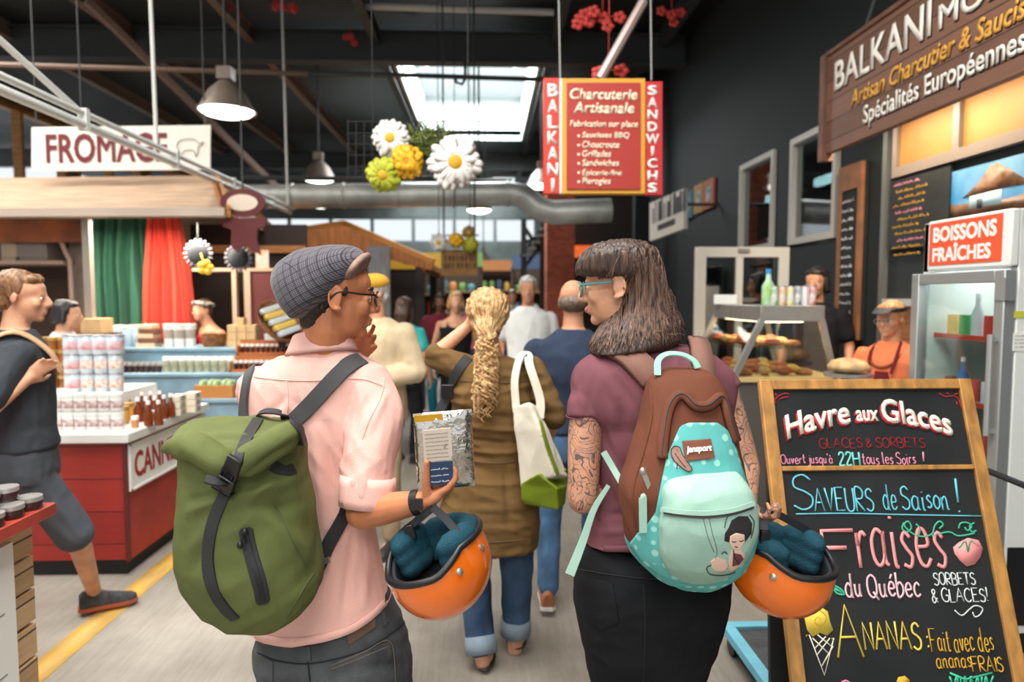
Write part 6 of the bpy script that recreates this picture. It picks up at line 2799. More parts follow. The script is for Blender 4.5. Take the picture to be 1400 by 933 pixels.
# ---------------------------------------------------------------- green roll-top backpack
green = M('olive_green_canvas', (98, 106, 58), .75, var=.12, vs=4, bump=.3, bs=500, spec=.25)
blackweb = M('black_webbing', (30, 31, 33), .6, bump=.3, bs=900)
greyweb = M('charcoal_webbing', (66, 66, 68), .7, bump=.3, bs=900)
blackpl = M('black_plastic', (22, 22, 24), .3)
s = MB()
DY = .10
rows(s, [(585, 268, 408, 1.70, .09), (610, 258, 413, 1.69, .115), (645, 252, 418, 1.68, .13), (690, 252, 424, 1.67, .14), (759, 254, 432, 1.66, .15), (795, 265, 438, 1.665, .145),
         (820, 282, 428, 1.67, .125), (842, 310, 400, 1.685, .09), (854, 336, 366, 1.70, .04)], sq=2.7)
rows(s, [(571, 300, 396, 1.80, .02), (577, 262, 402, 1.77, .04), (590, 246, 408, 1.70, .085), (604, 240, 410, 1.67, .10), (618, 246, 410, 1.67, .10)], sq=2.4)
s.tube([P(224, 615, 1.64), P(240, 610, 1.61), P(266, 614, 1.57), (P(297, 634, 1.555)), P(312, 644, 1.55)], [.006, .02, .034, .034, .02], 14, smooth=3)
s.tube([P(318, 640, 1.55), P(334, 634, 1.545), P(360, 618, 1.55), P(386, 600, 1.58), P(408, 588, 1.66)], [.02, .034, .036, .033, .014], 14, smooth=3)


_bc = creases([(318, 668, 262, 700, 1.55, .012, .014), (322, 672, 262, 684, 1.55, -.012, .011), (326, 668, 404, 640, 1.55, -.014, .012), (324, 676, 408, 662, 1.55, .013, .016), (330, 690, 400, 700, 1.55, -.010, .014),
               (338, 690, 384, 640, 1.55, .010, .012), (268, 750, 300, 705, 1.55, .008, .016), (262, 790, 290, 740, 1.55, -.008, .014), (366, 700, 420, 780, 1.55, .010, .014), (376, 690, 428, 772, 1.55, -.010, .011),
               (300, 836, 390, 812, 1.6, -.012, .012), (330, 850, 420, 796, 1.6, .010, .014), (256, 632, 310, 664, 1.55, -.016, .010), (330, 652, 404, 604, 1.55, -.014, .010), (250, 606, 312, 640, 1.55, .008, .014)])


def bagfold(p, n):
    q = V((p.x * 9 - p.z * 6, p.y * 5, p.z * 5 + p.x * 4))
    a = 1 - abs(noise.noise(q + V((2, 7, 1)))) * 2.4
    return .006 * a + .003 * noise.noise(p * 22) + _bc(p)


gb = fuse(s, .005, 4, bagfold)
# pinch under the centre strap
bp_ = put('backpack', gb, green, None, sharp=0, label='olive green roll-top backpack with black buckle on the man in pink', cat='backpack')
gs = Surf(gb, WLOC[bp_.name])
s = MB()
a, n_ = gs.path([(353, 574), (343, 590), (332, 612), (322, 640), (312, 668), (300, 690), (288, 725), (284, 770), (291, 805), (306, 830), (322, 846)], 5)
a = smooth_p(a, 4)
s.strap(a, n_, .027, .005)
s.build('centre_strap', blackweb, bp_)
s = MB()  # buckle
a, n_ = gs.path([(327, 622), (318, 646), (308, 670)], 4)
dv = (a[-1] - a[0]).normalized()
nn = (n_[4] - dv * n_[4].dot(dv)).normalized()
xx = dv.cross(nn)
rot2 = Matrix((xx, dv, nn)).transposed()
L_ = (a[-1] - a[0]).length
cc = a[0].lerp(a[-1], .5) + nn * .012
s.box(cc - dv * L_ * .27, (.036, L_ * .42, .012), rot2)
s.box(cc + dv * L_ * .28, (.044, L_ * .40, .016), rot2)
s.box(cc + dv * .002, (.024, L_ * .3, .010), rot2)
for q in (-1, 1):
    s.box(cc + xx * q * .017, (.007, L_ * .3, .01), rot2)
    s.box(cc + dv * L_ * .42 + xx * q * .0, (.05, .006, .02), rot2)
s.build('buckle', blackpl, bp_, bevel=.0025)
s = MB()
pts = [cc + dv * .022 + nn * .008, P(296, 660, 1.50), P(280, 655, 1.49)]
s.strap(catmull(pts, 4), [V((.1, -.6, .8)).normalized()] * 9, .022, .004)
s.build('strap_tail', blackweb, bp_)
s = MB()  # slanted zip
poly_a, n_ = gs.path([(335, 722), (340, 745), (348, 775), (356, 803), (360, 826)], 6)
poly_a = smooth_p(poly_a, 2)
s.strap(poly_a, n_, [.018] + [.031] * (len(poly_a) - 2) + [.02], .003)
zo = s.build('zip_panel', blackweb, bp_)
s = MB()
s.strap([p + q * .003 for p, q in zip(poly_a[2:-1], n_[2:-1])], n_[2:-1], .011, .002)
s.build('zip_teeth', blackpl, zo)
s = MB()
p0, q0 = gs.at(335, 727)
s.ell(p0 + q0 * .008, (.008, .006, .01))
s.tube([p0 + q0 * .012, P(331, 735, 1.5) + q0 * 0, P(329, 742, 1.5)], .003, 6)
s.ell(P(328, 746, 1.5), (.0075, .006, .009))
s.build('zip_pull', blackpl, zo)
s = MB()  # gusset seam
a, n_ = gs.path([(375, 690), (388, 715), (404, 748), (420, 775)], 6)
s.tube([p for p in a], .0018, 5)
a, n_ = gs.path([(429, 784), (412, 810), (392, 846)], 6)
s.tube([p for p in a], .0022, 5)
s.build('gusset_seam', M('dark_green_seam', (66, 78, 40), .8), bp_)
s = MB()  # grab handle
s.strap(catmull([P(354, 577, 1.80), P(354, 567, 1.79), P(366, 563, 1.78), P(384, 566, 1.78), P(392, 576, 1.80)], 4), [V((-.2, -.4, .9)).normalized()] * 17, .022, .004)
s.build('grab_handle', blackweb, bp_)
# shoulder straps lying on the shirt
s = MB()
a, n_ = ss.path([(344, 506), (338, 530), (335, 560), (336, 582)], 5)
s.strap([p + q * .004 for p, q in zip(smooth_p(a, 3), n_)], n_, .036, .006)
s.build('shoulder_strap', greyweb, bp_)
s = MB()
a, n_ = ss.path([(494, 493), (480, 498), (462, 513), (440, 537), (420, 558), (402, 577)], 5)
s.strap([p + q * .004 for p, q in zip(smooth_p(a, 4), n_)], n_, [.05] * 8 + [.046] * 18, .006)
s.build('shoulder_strap', greyweb, bp_)
s = MB()
a, n_ = ss.path([(478, 690), (470, 705), (458, 728), (446, 752), (436, 775), (428, 790)], 5)
s.strap([p + q * .006 for p, q in zip(smooth_p(a, 4), n_)], n_, .038, .005)
s.build('lower_strap', blackweb, bp_)
s = MB()
p0, q0 = ss.at(440, 768)
e_ = V((.8, -.1, .35)).normalized()
s.beam(p0 + q0 * .015 - e_ * .026, p0 + q0 * .015 + e_ * .026, .008, .014)
s.build('strap_slider', M('bright_metal_buckle', (170, 170, 168), .3, .8), bp_)
s = MB()
a, n_ = gs.path([(402, 578), (410, 590), (414, 606)], 4)
s.strap(a, n_, .03, .006)
a, n_ = gs.path([(372, 636), (390, 645), (402, 640)], 4)
s.strap(a, n_, .028, .003)
s.build('top_web_tab', blackweb, bp_)
# ================================================================ the tattooed woman with the mint and brown backpack
mauve = cloth('mauve_cotton', (122, 76, 84), var=.12, vs=4)
blackjean = cloth('black_stretch_denim', (30, 31, 34), var=.3, vs=6)
SK_TAT = skin('tattooed_skin', (206, 150, 118))
nt = SK_TAT.node_tree
bs = nt.nodes['Principled BSDF']
tc = nt.nodes.new('ShaderNodeTexCoord')


def inkline(scale, dist, width, off):
    """tattoo line work: thin contour lines of a distorted noise field"""
    mp = nt.nodes.new('ShaderNodeMapping')
    mp.inputs['Location'].default_value = (off, off * .7, off * .3)
    nt.links.new(tc.outputs['Object'], mp.inputs[0])
    n = nt.nodes.new('ShaderNodeTexNoise')
    n.inputs['Scale'].default_value = scale
    n.inputs['Detail'].default_value = 1.5
    n.inputs['Distortion'].default_value = dist
    nt.links.new(mp.outputs[0], n.inputs['Vector'])
    a = nt.nodes.new('ShaderNodeMath')
    a.operation = 'MULTIPLY'
    a.inputs[1].default_value = 11
    nt.links.new(n.outputs[0], a.inputs[0])
    f = nt.nodes.new('ShaderNodeMath')
    f.operation = 'FRACT'
    nt.links.new(a.outputs[0], f.inputs[0])
    c = nt.nodes.new('ShaderNodeMath')
    c.operation = 'LESS_THAN'
    c.inputs[1].default_value = width
    nt.links.new(f.outputs[0], c.inputs[0])
    return c.outputs[0]


def over(base, fac, col, k):
    mu = nt.nodes.new('ShaderNodeMath')
    mu.operation = 'MULTIPLY'
    mu.inputs[1].default_value = k
    nt.links.new(fac, mu.inputs[0])
    mx = nt.nodes.new('ShaderNodeMix')
    mx.data_type = 'RGBA'
    mx.inputs['B'].default_value = lin(col)
    nt.links.new(mu.outputs[0], mx.inputs['Factor'])
    nt.links.new(base, mx.inputs['A'])
    return mx.outputs['Result']


c0 = bs.inputs['Base Color'].links[0].from_socket
vn = nt.nodes.new('ShaderNodeTexNoise')
vn.inputs['Scale'].default_value = 16
nt.links.new(tc.outputs['Object'], vn.inputs['Vector'])
vr = nt.nodes.new('ShaderNodeMapRange')
vr.inputs['From Min'].default_value = .5
vr.inputs['From Max'].default_value = .68
nt.links.new(vn.outputs[0], vr.inputs['Value'])
c0 = over(c0, vr.outputs[0], (134, 112, 104), .6)
c0 = over(c0, inkline(13, .8, .2, 0), (70, 62, 66), .85)
c0 = over(c0, inkline(24, .4, .16, 3), (88, 76, 78), .6)
nt.links.new(c0, bs.inputs['Base Color'])

tW = thing('person', 'woman in mauve t-shirt with long dark hair, tattooed arms and a mint and brown backpack', 'person', (P(890, 800, 1.96).x, 1.96, 0))
b = MB()
HC = P(845, 392, 2.03)
HF = V((-.94, .34, -.08))
WT, Wrot = head(b, HC, HF, s=1.04, neck=P(868, 490, 2.0), nr=.05)
b.tube([P(870, 480, 1.99), P(888, 540, 1.98), P(895, 760, 1.96)], [.055, .12, .12], 18)
for xx in (848, 925):
    p = P(xx, 900, 1.95)
    b.limb([p, V((p.x, p.y + .03, .5)), V((p.x, p.y, .08))], [.08, .055, .04], 12)
    b.ell((p.x - .01, p.y + .07, .05), (.045, .1, .04))
ls, le, lw = P(806, 520, 1.98), P(797, 682, 1.9), P(850, 650, 2.14)
b.limb([ls, P(800, 600, 1.94), le], [.05, .05, .043], 16)
b.limb([le, lw], [.044, .03], 14)
hand(b, lw, (lw - le), V((0, .2, 1)), .92, curl=50, thumb=(.7, .6, -.3))
rs_, re_, rw_ = P(984, 520, 1.99), P(1020, 640, 1.93), P(1020, 694, 1.80)
b.limb([rs_, P(1003, 585, 1.96), re_], [.045, .046, .04], 16)
b.limb([re_, rw_], [.04, .029], 14)
hand(b, rw_, V((.35, -.75, -.1)), V((-.9, -.3, .2)), .9, curl=-55, thumb=(.7, .5, .3))
body = fuse(b, .005, 3)
zl, zr = P(800, 705, 1.9).z, P(1030, 690, 1.9).z
for p in body.polygons:
    c = p.center
    if (c.x < P(828, 600, 1.93).x and c.z < P(800, 545, 1.95).z and c.z > zl - .05 and c.y > 1.7 and c.z > 1.0) or (c.x > P(972, 600, 1.95).x and c.z < P(1000, 520, 1.95).z and c.z > 1.0 and c.y < 2.05):
        p.material_index = 1
put('body', body, [SK_FAIR, SK_TAT], tW, sharp=0)
eyes(WT, Wrot, 1.04, tW)
lp = MB()
lp.ell(WT(0, .094, -.06), (.02, .008, .0095), Wrot, 12, 8)
lp.build('lips', M('pink_lips', (190, 96, 92), .4), tW, sharp=0)
# hair: crown, fringe and the long fall to the shoulders
hW = hair_mat('dark_brown_long_hair', (84, 60, 48), (34, 24, 20), (70, 70, 4))
s = MB()
rows(s, [(327, 846, 868, 2.02, .02), (334, 815, 886, 2.03, .07), (346, 797, 898, 2.03, .10), (362, 788, 905, 2.04, .112), (374, 789, 908, 2.045, .113), (381, 812, 909, 2.05, .112),
         (386, 846, 910, 2.05, .108), (398, 848, 911, 2.05, .105), (412, 846, 913, 2.05, .11), (426, 838, 917, 2.045, .115), (442, 825, 923, 2.035, .12), (458, 814, 929, 2.02, .125), (470, 808, 924, 2.01, .125), (479, 807, 895, 2.0, .115), (484, 809, 850, 1.99, .09)], sq=2.2)
s.tube([P(900, 400, 2.02), P(910, 430, 2.0), P(922, 450, 1.98), P(924, 466, 1.965)], [.04, .04, .034, .012], 14)
# locks keep clear of the ear
hairW = fuse(s, .0045, 2, hairgroove(.0045, 70, 7, 3), None)
put('hair', hairW, hW, tW, sharp=0)
sH = Surf(hairW)
s = MB()
q = random.Random(3)
for k in range(34):
    x = 786 + q.uniform(0, 50)
    p0 = P(x + 26 + q.uniform(-6, 6), 336 + q.uniform(-3, 6), 2.03 - .1 * (x - 786) / 60)
    p2 = P(x + q.uniform(-2, 2), 374 + (x - 786) * .12 + q.uniform(-3, 5), 2.08 - .15 * ((x - 786) / 52))
    p1 = p0.lerp(p2, .5) + V((-.012, -.008, .012))
    s.tube([p0, p1, p2], [.004, .0052, .0014], 6, smooth=4)
for k in range(380):
    x0 = q.uniform(826, 903)
    t = max(0, (x0 - 835) / 67)
    y0 = q.uniform(331, 352) if k % 3 == 0 else q.uniform(352, 410)
    x1 = 806 + t * 122 + q.uniform(-7, 7)
    y1 = q.uniform(462, 486) - 14 * t
    pts = []
    for i in range(6):
        f = i / 5
        xx = x0 + (x1 - x0) * f ** 1.35 + 4 * math.sin(f * 6 + k)
        yy = y0 + (y1 - y0) * f
        if yy < 412 and xx < 853:
            xx = 853 + (k % 5)
        h, n = sH.at(xx, yy)
        pts.append(h + n * .003)
    s.tube(smooth_p(pts, 1), [.0006, .0024, .0028, .0026, .0022, .0006], 5, smooth=3)
for k in range(26):
    h, n = sH.at(q.uniform(885, 922), q.uniform(400, 465))
    e = h + n * q.uniform(.005, .02) + V((q.uniform(.0, .03), 0, q.uniform(-.05, -.005)))
    s.tube([h, h.lerp(e, .5) + V((.008, 0, .006)), e], [.001, .0009, .0005], 4, smooth=3)
s.build('hair_locks', hair_mat('brown_hair_locks', (126, 94, 76), (52, 36, 29), (60, 60, 4)), tW, sharp=0)
# teal glasses
gm2 = M('teal_acetate', (70, 140, 146), .3)
g = MB()
for q_ in (-1, 1):
    pts = [WT(q_ * (.034 + .026 * math.cos(k)), .106 - .012 * (abs(math.cos(k)) if math.cos(k) > 0 else .2), .0 + .021 * math.sin(k)) for k in [2 * PI * j / 16 for j in range(16)]]
    g.tube(pts + pts[:1], .0032, 6)
    g.tube([WT(q_ * .06, .096, .012), WT(q_ * .076, .05, .012), WT(q_ * .083, -.0, .012)], .0034, 6, smooth=3)
g.tube([WT(-.01, .108, .006), WT(0, .111, .009), WT(.01, .108, .006)], .003, 6)
go = g.build('glasses', gm2, tW)
for q_ in (-1, 1):
    l = MB()
    l.ell(WT(q_ * .034, .102, .0), (.024, .0015, .019), Wrot, 14, 8)
    l.build('lens', lens, go)
# t-shirt
s = MB()
rows(s, [(474, 838, 955, 2.0, .06), (483, 815, 972, 2.0, .08), (496, 794, 988, 1.995, .10), (514, 783, 1002, 1.99, .112), (540, 781, 1004, 1.985, .122), (562, 788, 1002, 1.985, .125), (580, 808, 1000, 1.985, .127), (600, 812, 996, 1.98, .128), (680, 812, 990, 1.975, .122), (720, 806, 992, 1.965, .13), (768, 796, 996, 1.955, .14)], sq=2.3)
s.tube([P(822, 520, 1.985), P(806, 538, 1.975), P(801, 556, 1.96), P(800, 573, 1.95)], [.046, .052, .055, .056], 18)
s.tube([P(975, 515, 1.99), P(986, 522, 1.985), P(993, 535, 1.975)], [.04, .044, .046], 16)
hem = zcut([P(796, 757, 1.87), P(860, 756, 1.84), P(996, 757, 1.87)])
_wc = creases([(838, 560, 850, 700, 1.86, .007, .012), (850, 550, 862, 690, 1.86, -.007, .011), (826, 590, 850, 640, 1.86, -.008, .011), (824, 610, 848, 680, 1.86, .007, .011), (812, 720, 860, 700, 1.86, -.006, .010), (806, 740, 862, 724, 1.86, .006, .010),
               (788, 515, 800, 560, 1.9, .005, .009), (812, 510, 806, 560, 1.9, -.005, .009), (828, 510, 850, 560, 1.86, .006, .012), (846, 520, 872, 560, 1.86, -.006, .012)])
_wf = folds(.006, (1.3, 1, .8), 8, 11)
shirtW = fuse(s, .0055, 3, lambda p, n: _wf(p, n) + _wc(p), hem)
sw = put('t_shirt', shirtW, mauve, tW, sharp=0)
sW = Surf(shirtW)
s = MB()
c1 = P(800, 571, 1.95)
ring = lambda c, r, k: [c + V((math.cos(6.28 * j / 24) * r, math.sin(6.28 * j / 24) * r * .98, -.004 * math.cos(6.28 * j / 24))) for j in range(25)]
s.tube(ring(c1, .0555, 0), .0016, 5)
s.build('sleeve_hem', mauve, sw)
s = MB()
a, n_ = sW.path([(799, 752), (830, 751), (862, 750)], 7)
a = smooth_p(a, 4)
s.strap([p + q * .001 for p, q in zip(a, n_)], n_, .018, .004)
s.build('shirt_hem', mauve, sw, sharp=0)
# jeans
s = MB()
rows(s, [(742, 806, 986, 1.96, .112), (765, 791, 996, 1.955, .138), (800, 785, 996, 1.95, .156), (830, 786, 992, 1.95, .16), (881, 797, 976, 1.95, .152), (935, 808, 956, 1.96, .13)], sq=2.2)
for xx in (848, 918):
    p = P(xx, 925, 1.955)
    s.limb([p, V((p.x, p.y + .02, .5)), V((p.x, p.y, .1))], [.088, .065, .05], 14)
jw = fuse(s, .006, 3, folds(.004, (1, 1, 1.4), 10, 3))
jwo = put('jeans', jw, blackjean, tW, sharp=0)
jS = Surf(jw)
s = MB()
patch(s, jS, [(800, 790), (838, 796), (846, 850), (822, 862), (798, 838)], .004, 4)
s.build('back_pocket', blackjean, jwo)
s = MB()
for pp in ([(880, 800), (882, 850), (880, 932)], [(792, 779), (840, 787), (900, 792), (990, 785)]):
    a, n_ = jS.path(pp, 6)
    s.tube([p + q * .001 for p, q in zip(a, n_)], .0018, 5)
s.build('seam', M('black_thread', (16, 16, 18), .8), jwo)
for xx in (848, 918):
    p = P(xx, 925, 1.955)
    shoe('shoe', (p.x, p.y + .19, 0), (p.x, p.y - .07, 0), (M('black_canvas_shoe', (36, 36, 38), .8), M('white_rubber_sole', (220, 218, 212), .6)), tW, w=.043)

# ---------------------------------------------------------------- mint and brown backpack
mint = M('mint_canvas', (160, 196, 180), .8, var=.07, vs=6, bump=.25, bs=500, spec=.2)
brown = M('chestnut_canvas', (108, 62, 44), .8, var=.12, vs=5, bump=.3, bs=500, spec=.2)
strapb = M('dusty_brown_padding', (138, 100, 88), .8, var=.08, vs=5, bump=.2, bs=500, spec=.2)
turq = M('turquoise_dotted_canvas', (104, 194, 190), .8, spec=.2)
nt2 = turq.node_tree
tc = nt2.nodes.new('ShaderNodeTexCoord')
vo = nt2.nodes.new('ShaderNodeTexVoronoi')
vo.inputs['Scale'].default_value = 32
vo.inputs['Randomness'].default_value = .45
rp = nt2.nodes.new('ShaderNodeValToRGB')
rp.color_ramp.elements[0].position = .26
rp.color_ramp.elements[1].position = .32
rp.color_ramp.elements[0].color = lin((150, 208, 198))
rp.color_ramp.elements[1].color = lin((92, 172, 168))
nt2.links.new(tc.outputs['Object'], vo.inputs['Vector'])
nt2.links.new(vo.outputs['Distance'], rp.inputs[0])
nt2.links.new(rp.outputs[0], nt2.nodes['Principled BSDF'].inputs['Base Color'])
s = MB()
rows(s, [(505, 912, 964, 1.80, .035), (516, 893, 976, 1.78, .07), (540, 884, 990, 1.76, .095), (580, 875, 1000, 1.74, .11), (630, 861, 1009, 1.72, .125), (663, 850, 1017, 1.71, .13), (690, 850, 1024, 1.71, .132),
         (725, 854, 1029, 1.71, .13), (755, 864, 1020, 1.71, .12), (780, 890, 1000, 1.72, .10), (796, 925, 972, 1.735, .06)], sq=2.6)
wb = fuse(s, .005, 3, folds(.005, (1, 1, 1), 9, 21))
_zt = P(940, 757, 1.6).z
for p in wb.polygons:
    if p.center.z < _zt + .02 * max(0, (p.center.x - P(900, 757, 1.65).x) * 4):
        p.material_index = 1
wbo = put('backpack', wb, [brown, turq], None, sharp=0, label='mint and chestnut backpack with bird and girl print on the tattooed woman', cat='backpack')
wS = Surf(wb, WLOC[wbo.name])
s = MB()
patch(s, wS, [(930, 583), (945, 578), (978, 578), (992, 588), (1004, 612), (1014, 645), (1028, 690), (1026, 735), (1016, 762), (998, 781), (968, 797), (932, 796), (900, 783), (878, 766), (862, 744), (872, 730), (886, 716), (897, 700), (904, 665), (913, 622)], .006, 4)
s.build('front_panel', turq, wbo, sharp=0)
s = MB()  # the mint pouch
rows(s, [(645, 955, 1006, 1.61, .02), (652, 922, 1012, 1.60, .045), (668, 907, 1024, 1.59, .07), (700, 903, 1031, 1.585, .082), (735, 902, 1027, 1.585, .08), (768, 906, 1006, 1.60, .065), (788, 922, 984, 1.63, .04), (794, 940, 968, 1.65, .02)], sq=2.8)
pk = fuse(s, .0045, 3, folds(.004, (1, 1, 1), 12, 31))
pko = put('front_pouch', pk, mint, wbo, sharp=0)
pS = Surf(pk, WLOC[wbo.name])
s = MB()
a, n_ = pS.path([(910, 700), (930, 704), (965, 706), (1000, 702), (1028, 693)], 6)
s.strap([p + q * .001 for p, q in zip(smooth_p(a, 3), n_)], n_, .010, .005)
zo = s.build('pouch_zip', M('dark_zip_tape', (52, 50, 48), .6), pko)
s = MB()
for pp in ([(907, 697), (930, 700), (965, 702), (1000, 698), (1029, 689)],):
    a, n_ = pS.path(pp, 6)
    a = smooth_p(a, 3)
    s.strap([p + q * .002 for p, q in zip(a, n_)], n_, .011, .006)
s.build('zip_flap', mint, pko)
s = MB()  # thin painted contour strings of the print
for pp in ([(968, 703), (974, 730), (980, 752), (978, 764)], [(960, 704), (968, 735), (976, 755)]):
    a, n_ = pS.path(pp, 6)
    s.tube([p + q * .001 for p, q in zip(a, n_)], .0009, 4)
s.build('print_string', M('thin_print_line', (120, 128, 122), .8), pko)
# plain printed figure on the pouch: dark hair, face, hand
ink = M('black_print', (34, 28, 30), .8)
s = MB()
patch(s, pS, [(996, 722), (1000, 712), (1010, 706), (1022, 706), (1028, 716), (1027, 730), (1018, 742), (1010, 748), (1000, 746), (994, 738), (990, 742), (991, 730)], .0012, 2)
pr = s.build('printed_hair', ink, pko, sharp=0)
s = MB()
patch(s, pS, [(998, 733), (1006, 729), (1017, 731), (1018, 742), (1010, 752), (1001, 750), (997, 742)], .0022, 2)
patch(s, pS, [(1000, 752), (1012, 752), (1020, 760), (1012, 776), (998, 782), (996, 768)], .0012, 2)
patch(s, pS, [(971, 768), (980, 762), (992, 766), (996, 775), (990, 782), (980, 782), (973, 777)], .0014, 2)
s.build('printed_face', M('peach_print', (226, 190, 168), .8), pr, sharp=0)
s = MB()
for pp in ([(1000, 740), (1003, 741), (1006, 740)], [(1010, 739), (1013, 740), (1016, 738)], [(1004, 747), (1008, 748)], [(972, 772), (966, 776), (970, 784), (984, 786), (998, 784), (1012, 778)], [(986, 757), (990, 754), (994, 757)], [(1002, 752), (1004, 762), (1010, 770)], [(996, 704), (992, 712), (990, 722)], [(1024, 704), (1030, 715), (1026, 736)]):
    a, n_ = pS.path(pp, 5)
    s.tube([p + q * .0026 for p, q in zip(a, n_)], .0012, 4)
s.build('printed_outline', ink, pr)
s = MB()
patch(s, pS, [(1002, 756), (1012, 757), (1016, 764), (1010, 772), (1001, 774)], .002, 2)
s.build('printed_dress', M('plum_print', (110, 58, 66), .8), pr, sharp=0)
# brown patch with white script, and the bird
fS = wS
s = MB()
patch(s, fS, [(932, 604), (970, 601), (976, 628), (936, 632)], .010, 3)
lb = s.build('name_patch', M('brown_felt_label', (118, 68, 48), .8), wbo)
s = MB()
p0, n0 = fS.at(954, 617)
xr = (fS.at(972, 615)[0] - fS.at(937, 618)[0]).normalized()
yr = n0.cross(xr).normalized()
letters(s, 'jansport', p0 + n0 * .0125 - xr * .032 - yr * .008, xr, yr, .064, .02, bold=.05, shear=.25, d=.001)
s.build('lettering', M('white_stitching', (236, 232, 224), .7), lb)
s = MB()
patch(s, fS, [(917, 616), (922, 611), (929, 613), (932, 622), (938, 632), (945, 642), (941, 646), (932, 641), (922, 632), (918, 624)], .0085, 2)
bd = s.build('printed_bird', M('brown_bird_print', (150, 112, 98), .8), wbo, sharp=0)
s = MB()
for pp in ([(917, 616), (922, 611), (929, 613), (932, 622), (938, 632), (945, 642), (941, 646), (932, 641), (922, 632), (918, 624), (917, 616)], [(922, 621), (928, 630), (936, 640)], [(925, 616), (926, 617)], [(916, 617), (913, 619)], [(926, 634), (925, 642)]):
    a, n_ = fS.path(pp, 5)
    s.tube([p + q * .0092 for p, q in zip(a, n_)], .001, 4)
s.build('bird_outline', ink, bd)
# brown arched flap with its zip, side seams and pull tabs
s = MB()
a, n_ = wS.path([(907, 628), (908, 600), (914, 565), (924, 545), (936, 543), (950, 556), (968, 556), (980, 546), (988, 552), (994, 575), (1003, 605)], 7)
a = smooth_p(a, 3)
s.strap([p + q * .001 for p, q in zip(a, n_)], n_, .026, .014)
s.build('flap_edge', brown, wbo, sharp=0)
s = MB()
s.tube([p + q * .016 for p, q in zip(a, n_)], .0022, 5)
s.build('flap_zip', M('dark_zip_tape'), wbo)
s = MB()
a, n_ = wS.path([(889, 530), (892, 570), (880, 620), (866, 670), (868, 720), (880, 760)], 6)
s.tube([p + q * .001 for p, q in zip(smooth_p(a, 2), n_)], .0028, 6)
s.build('side_piping', brown, wbo)
zm = M('dull_nickel', (176, 170, 160), .35, .8)
s = MB()
p0, n0 = wS.at(884, 655)
s.beam(p0 + n0 * .01 + V((-.004, 0, .012)), p0 + n0 * .012 + V((.012, 0, -.028)), .014, .006, V((0, -1, 0)))
s.ell(p0 + n0 * .01 + V((-.006, 0, .016)), (.009, .006, .01))
s.build('zip_slider', zm, wbo, bevel=.002)
s = MB()
p0, n0 = wS.at(882, 680)
s.ell(p0 + n0 * .01, (.008, .006, .01))
s.beam(p0 + n0 * .014, p0 + n0 * .016 + V((.002, -.004, -.085)), .019, .004, V((0, -1, 0)))
s.build('pull_tab', mint, wbo, bevel=.001)
s = MB()
a = catmull([P(899, 514, 1.75), P(900, 494, 1.78), P(913, 485, 1.79), P(933, 486, 1.79), P(948, 494, 1.78), P(954, 504, 1.77)], 5)
s.strap(a, [V((-.1, -.55, .8)).normalized()] * 6 + [V((0, -.5, .85))] * (len(a) - 6), .018, .004)
s.build('grab_handle', M('mint_webbing', (134, 188, 166), .8), wbo)
s = MB()
a, n_ = sW.path([(818, 474), (832, 475), (850, 484), (872, 500), (892, 520)], 6)
a = smooth_p(a, 4)
s.strap([p + q * .006 for p, q in zip(a, n_)], n_, .075, .02)
s.build('shoulder_strap', strapb, wbo, sharp=0)
s = MB()
a, n_ = sW.path([(950, 462), (954, 478), (958, 500), (962, 525)], 6)
s.strap([p + q * .006 for p, q in zip(smooth_p(a, 4), n_)], n_, .062, .02)
s.build('shoulder_strap', strapb, wbo, sharp=0)
s = MB()
a = catmull([P(825, 618, 1.835), P(838, 640, 1.82), P(852, 664, 1.79)], 5)
s.strap(a, [V((-.3, -.9, .2))] * len(a), .018, .003)
s.build('side_strap', mint, wbo)
s = MB()
a = catmull([P(832, 664, 1.84), P(812, 697, 1.835), P(797, 740, 1.83), P(779, 786, 1.82)], 6)
s.strap(a, [V((-.2, -.97, .1))] * len(a), [.012 + .016 * i / len(a) for i in range(len(a))], .003)
s.build('loose_strap', mint, wbo)


# ---------------------------------------------------------------- two open orange helmets hung upside down
orange = M('glossy_orange_shell', (238, 112, 20), .18, var=.05, vs=2, coat=.7)
padm = M('dark_teal_padding', (26, 66, 80), .8, bump=.4, bs=260, spec=.2)
padd = M('dark_helmet_lining', (28, 34, 40), .85)
trimb = M('black_rubber_trim', (22, 24, 27), .45)


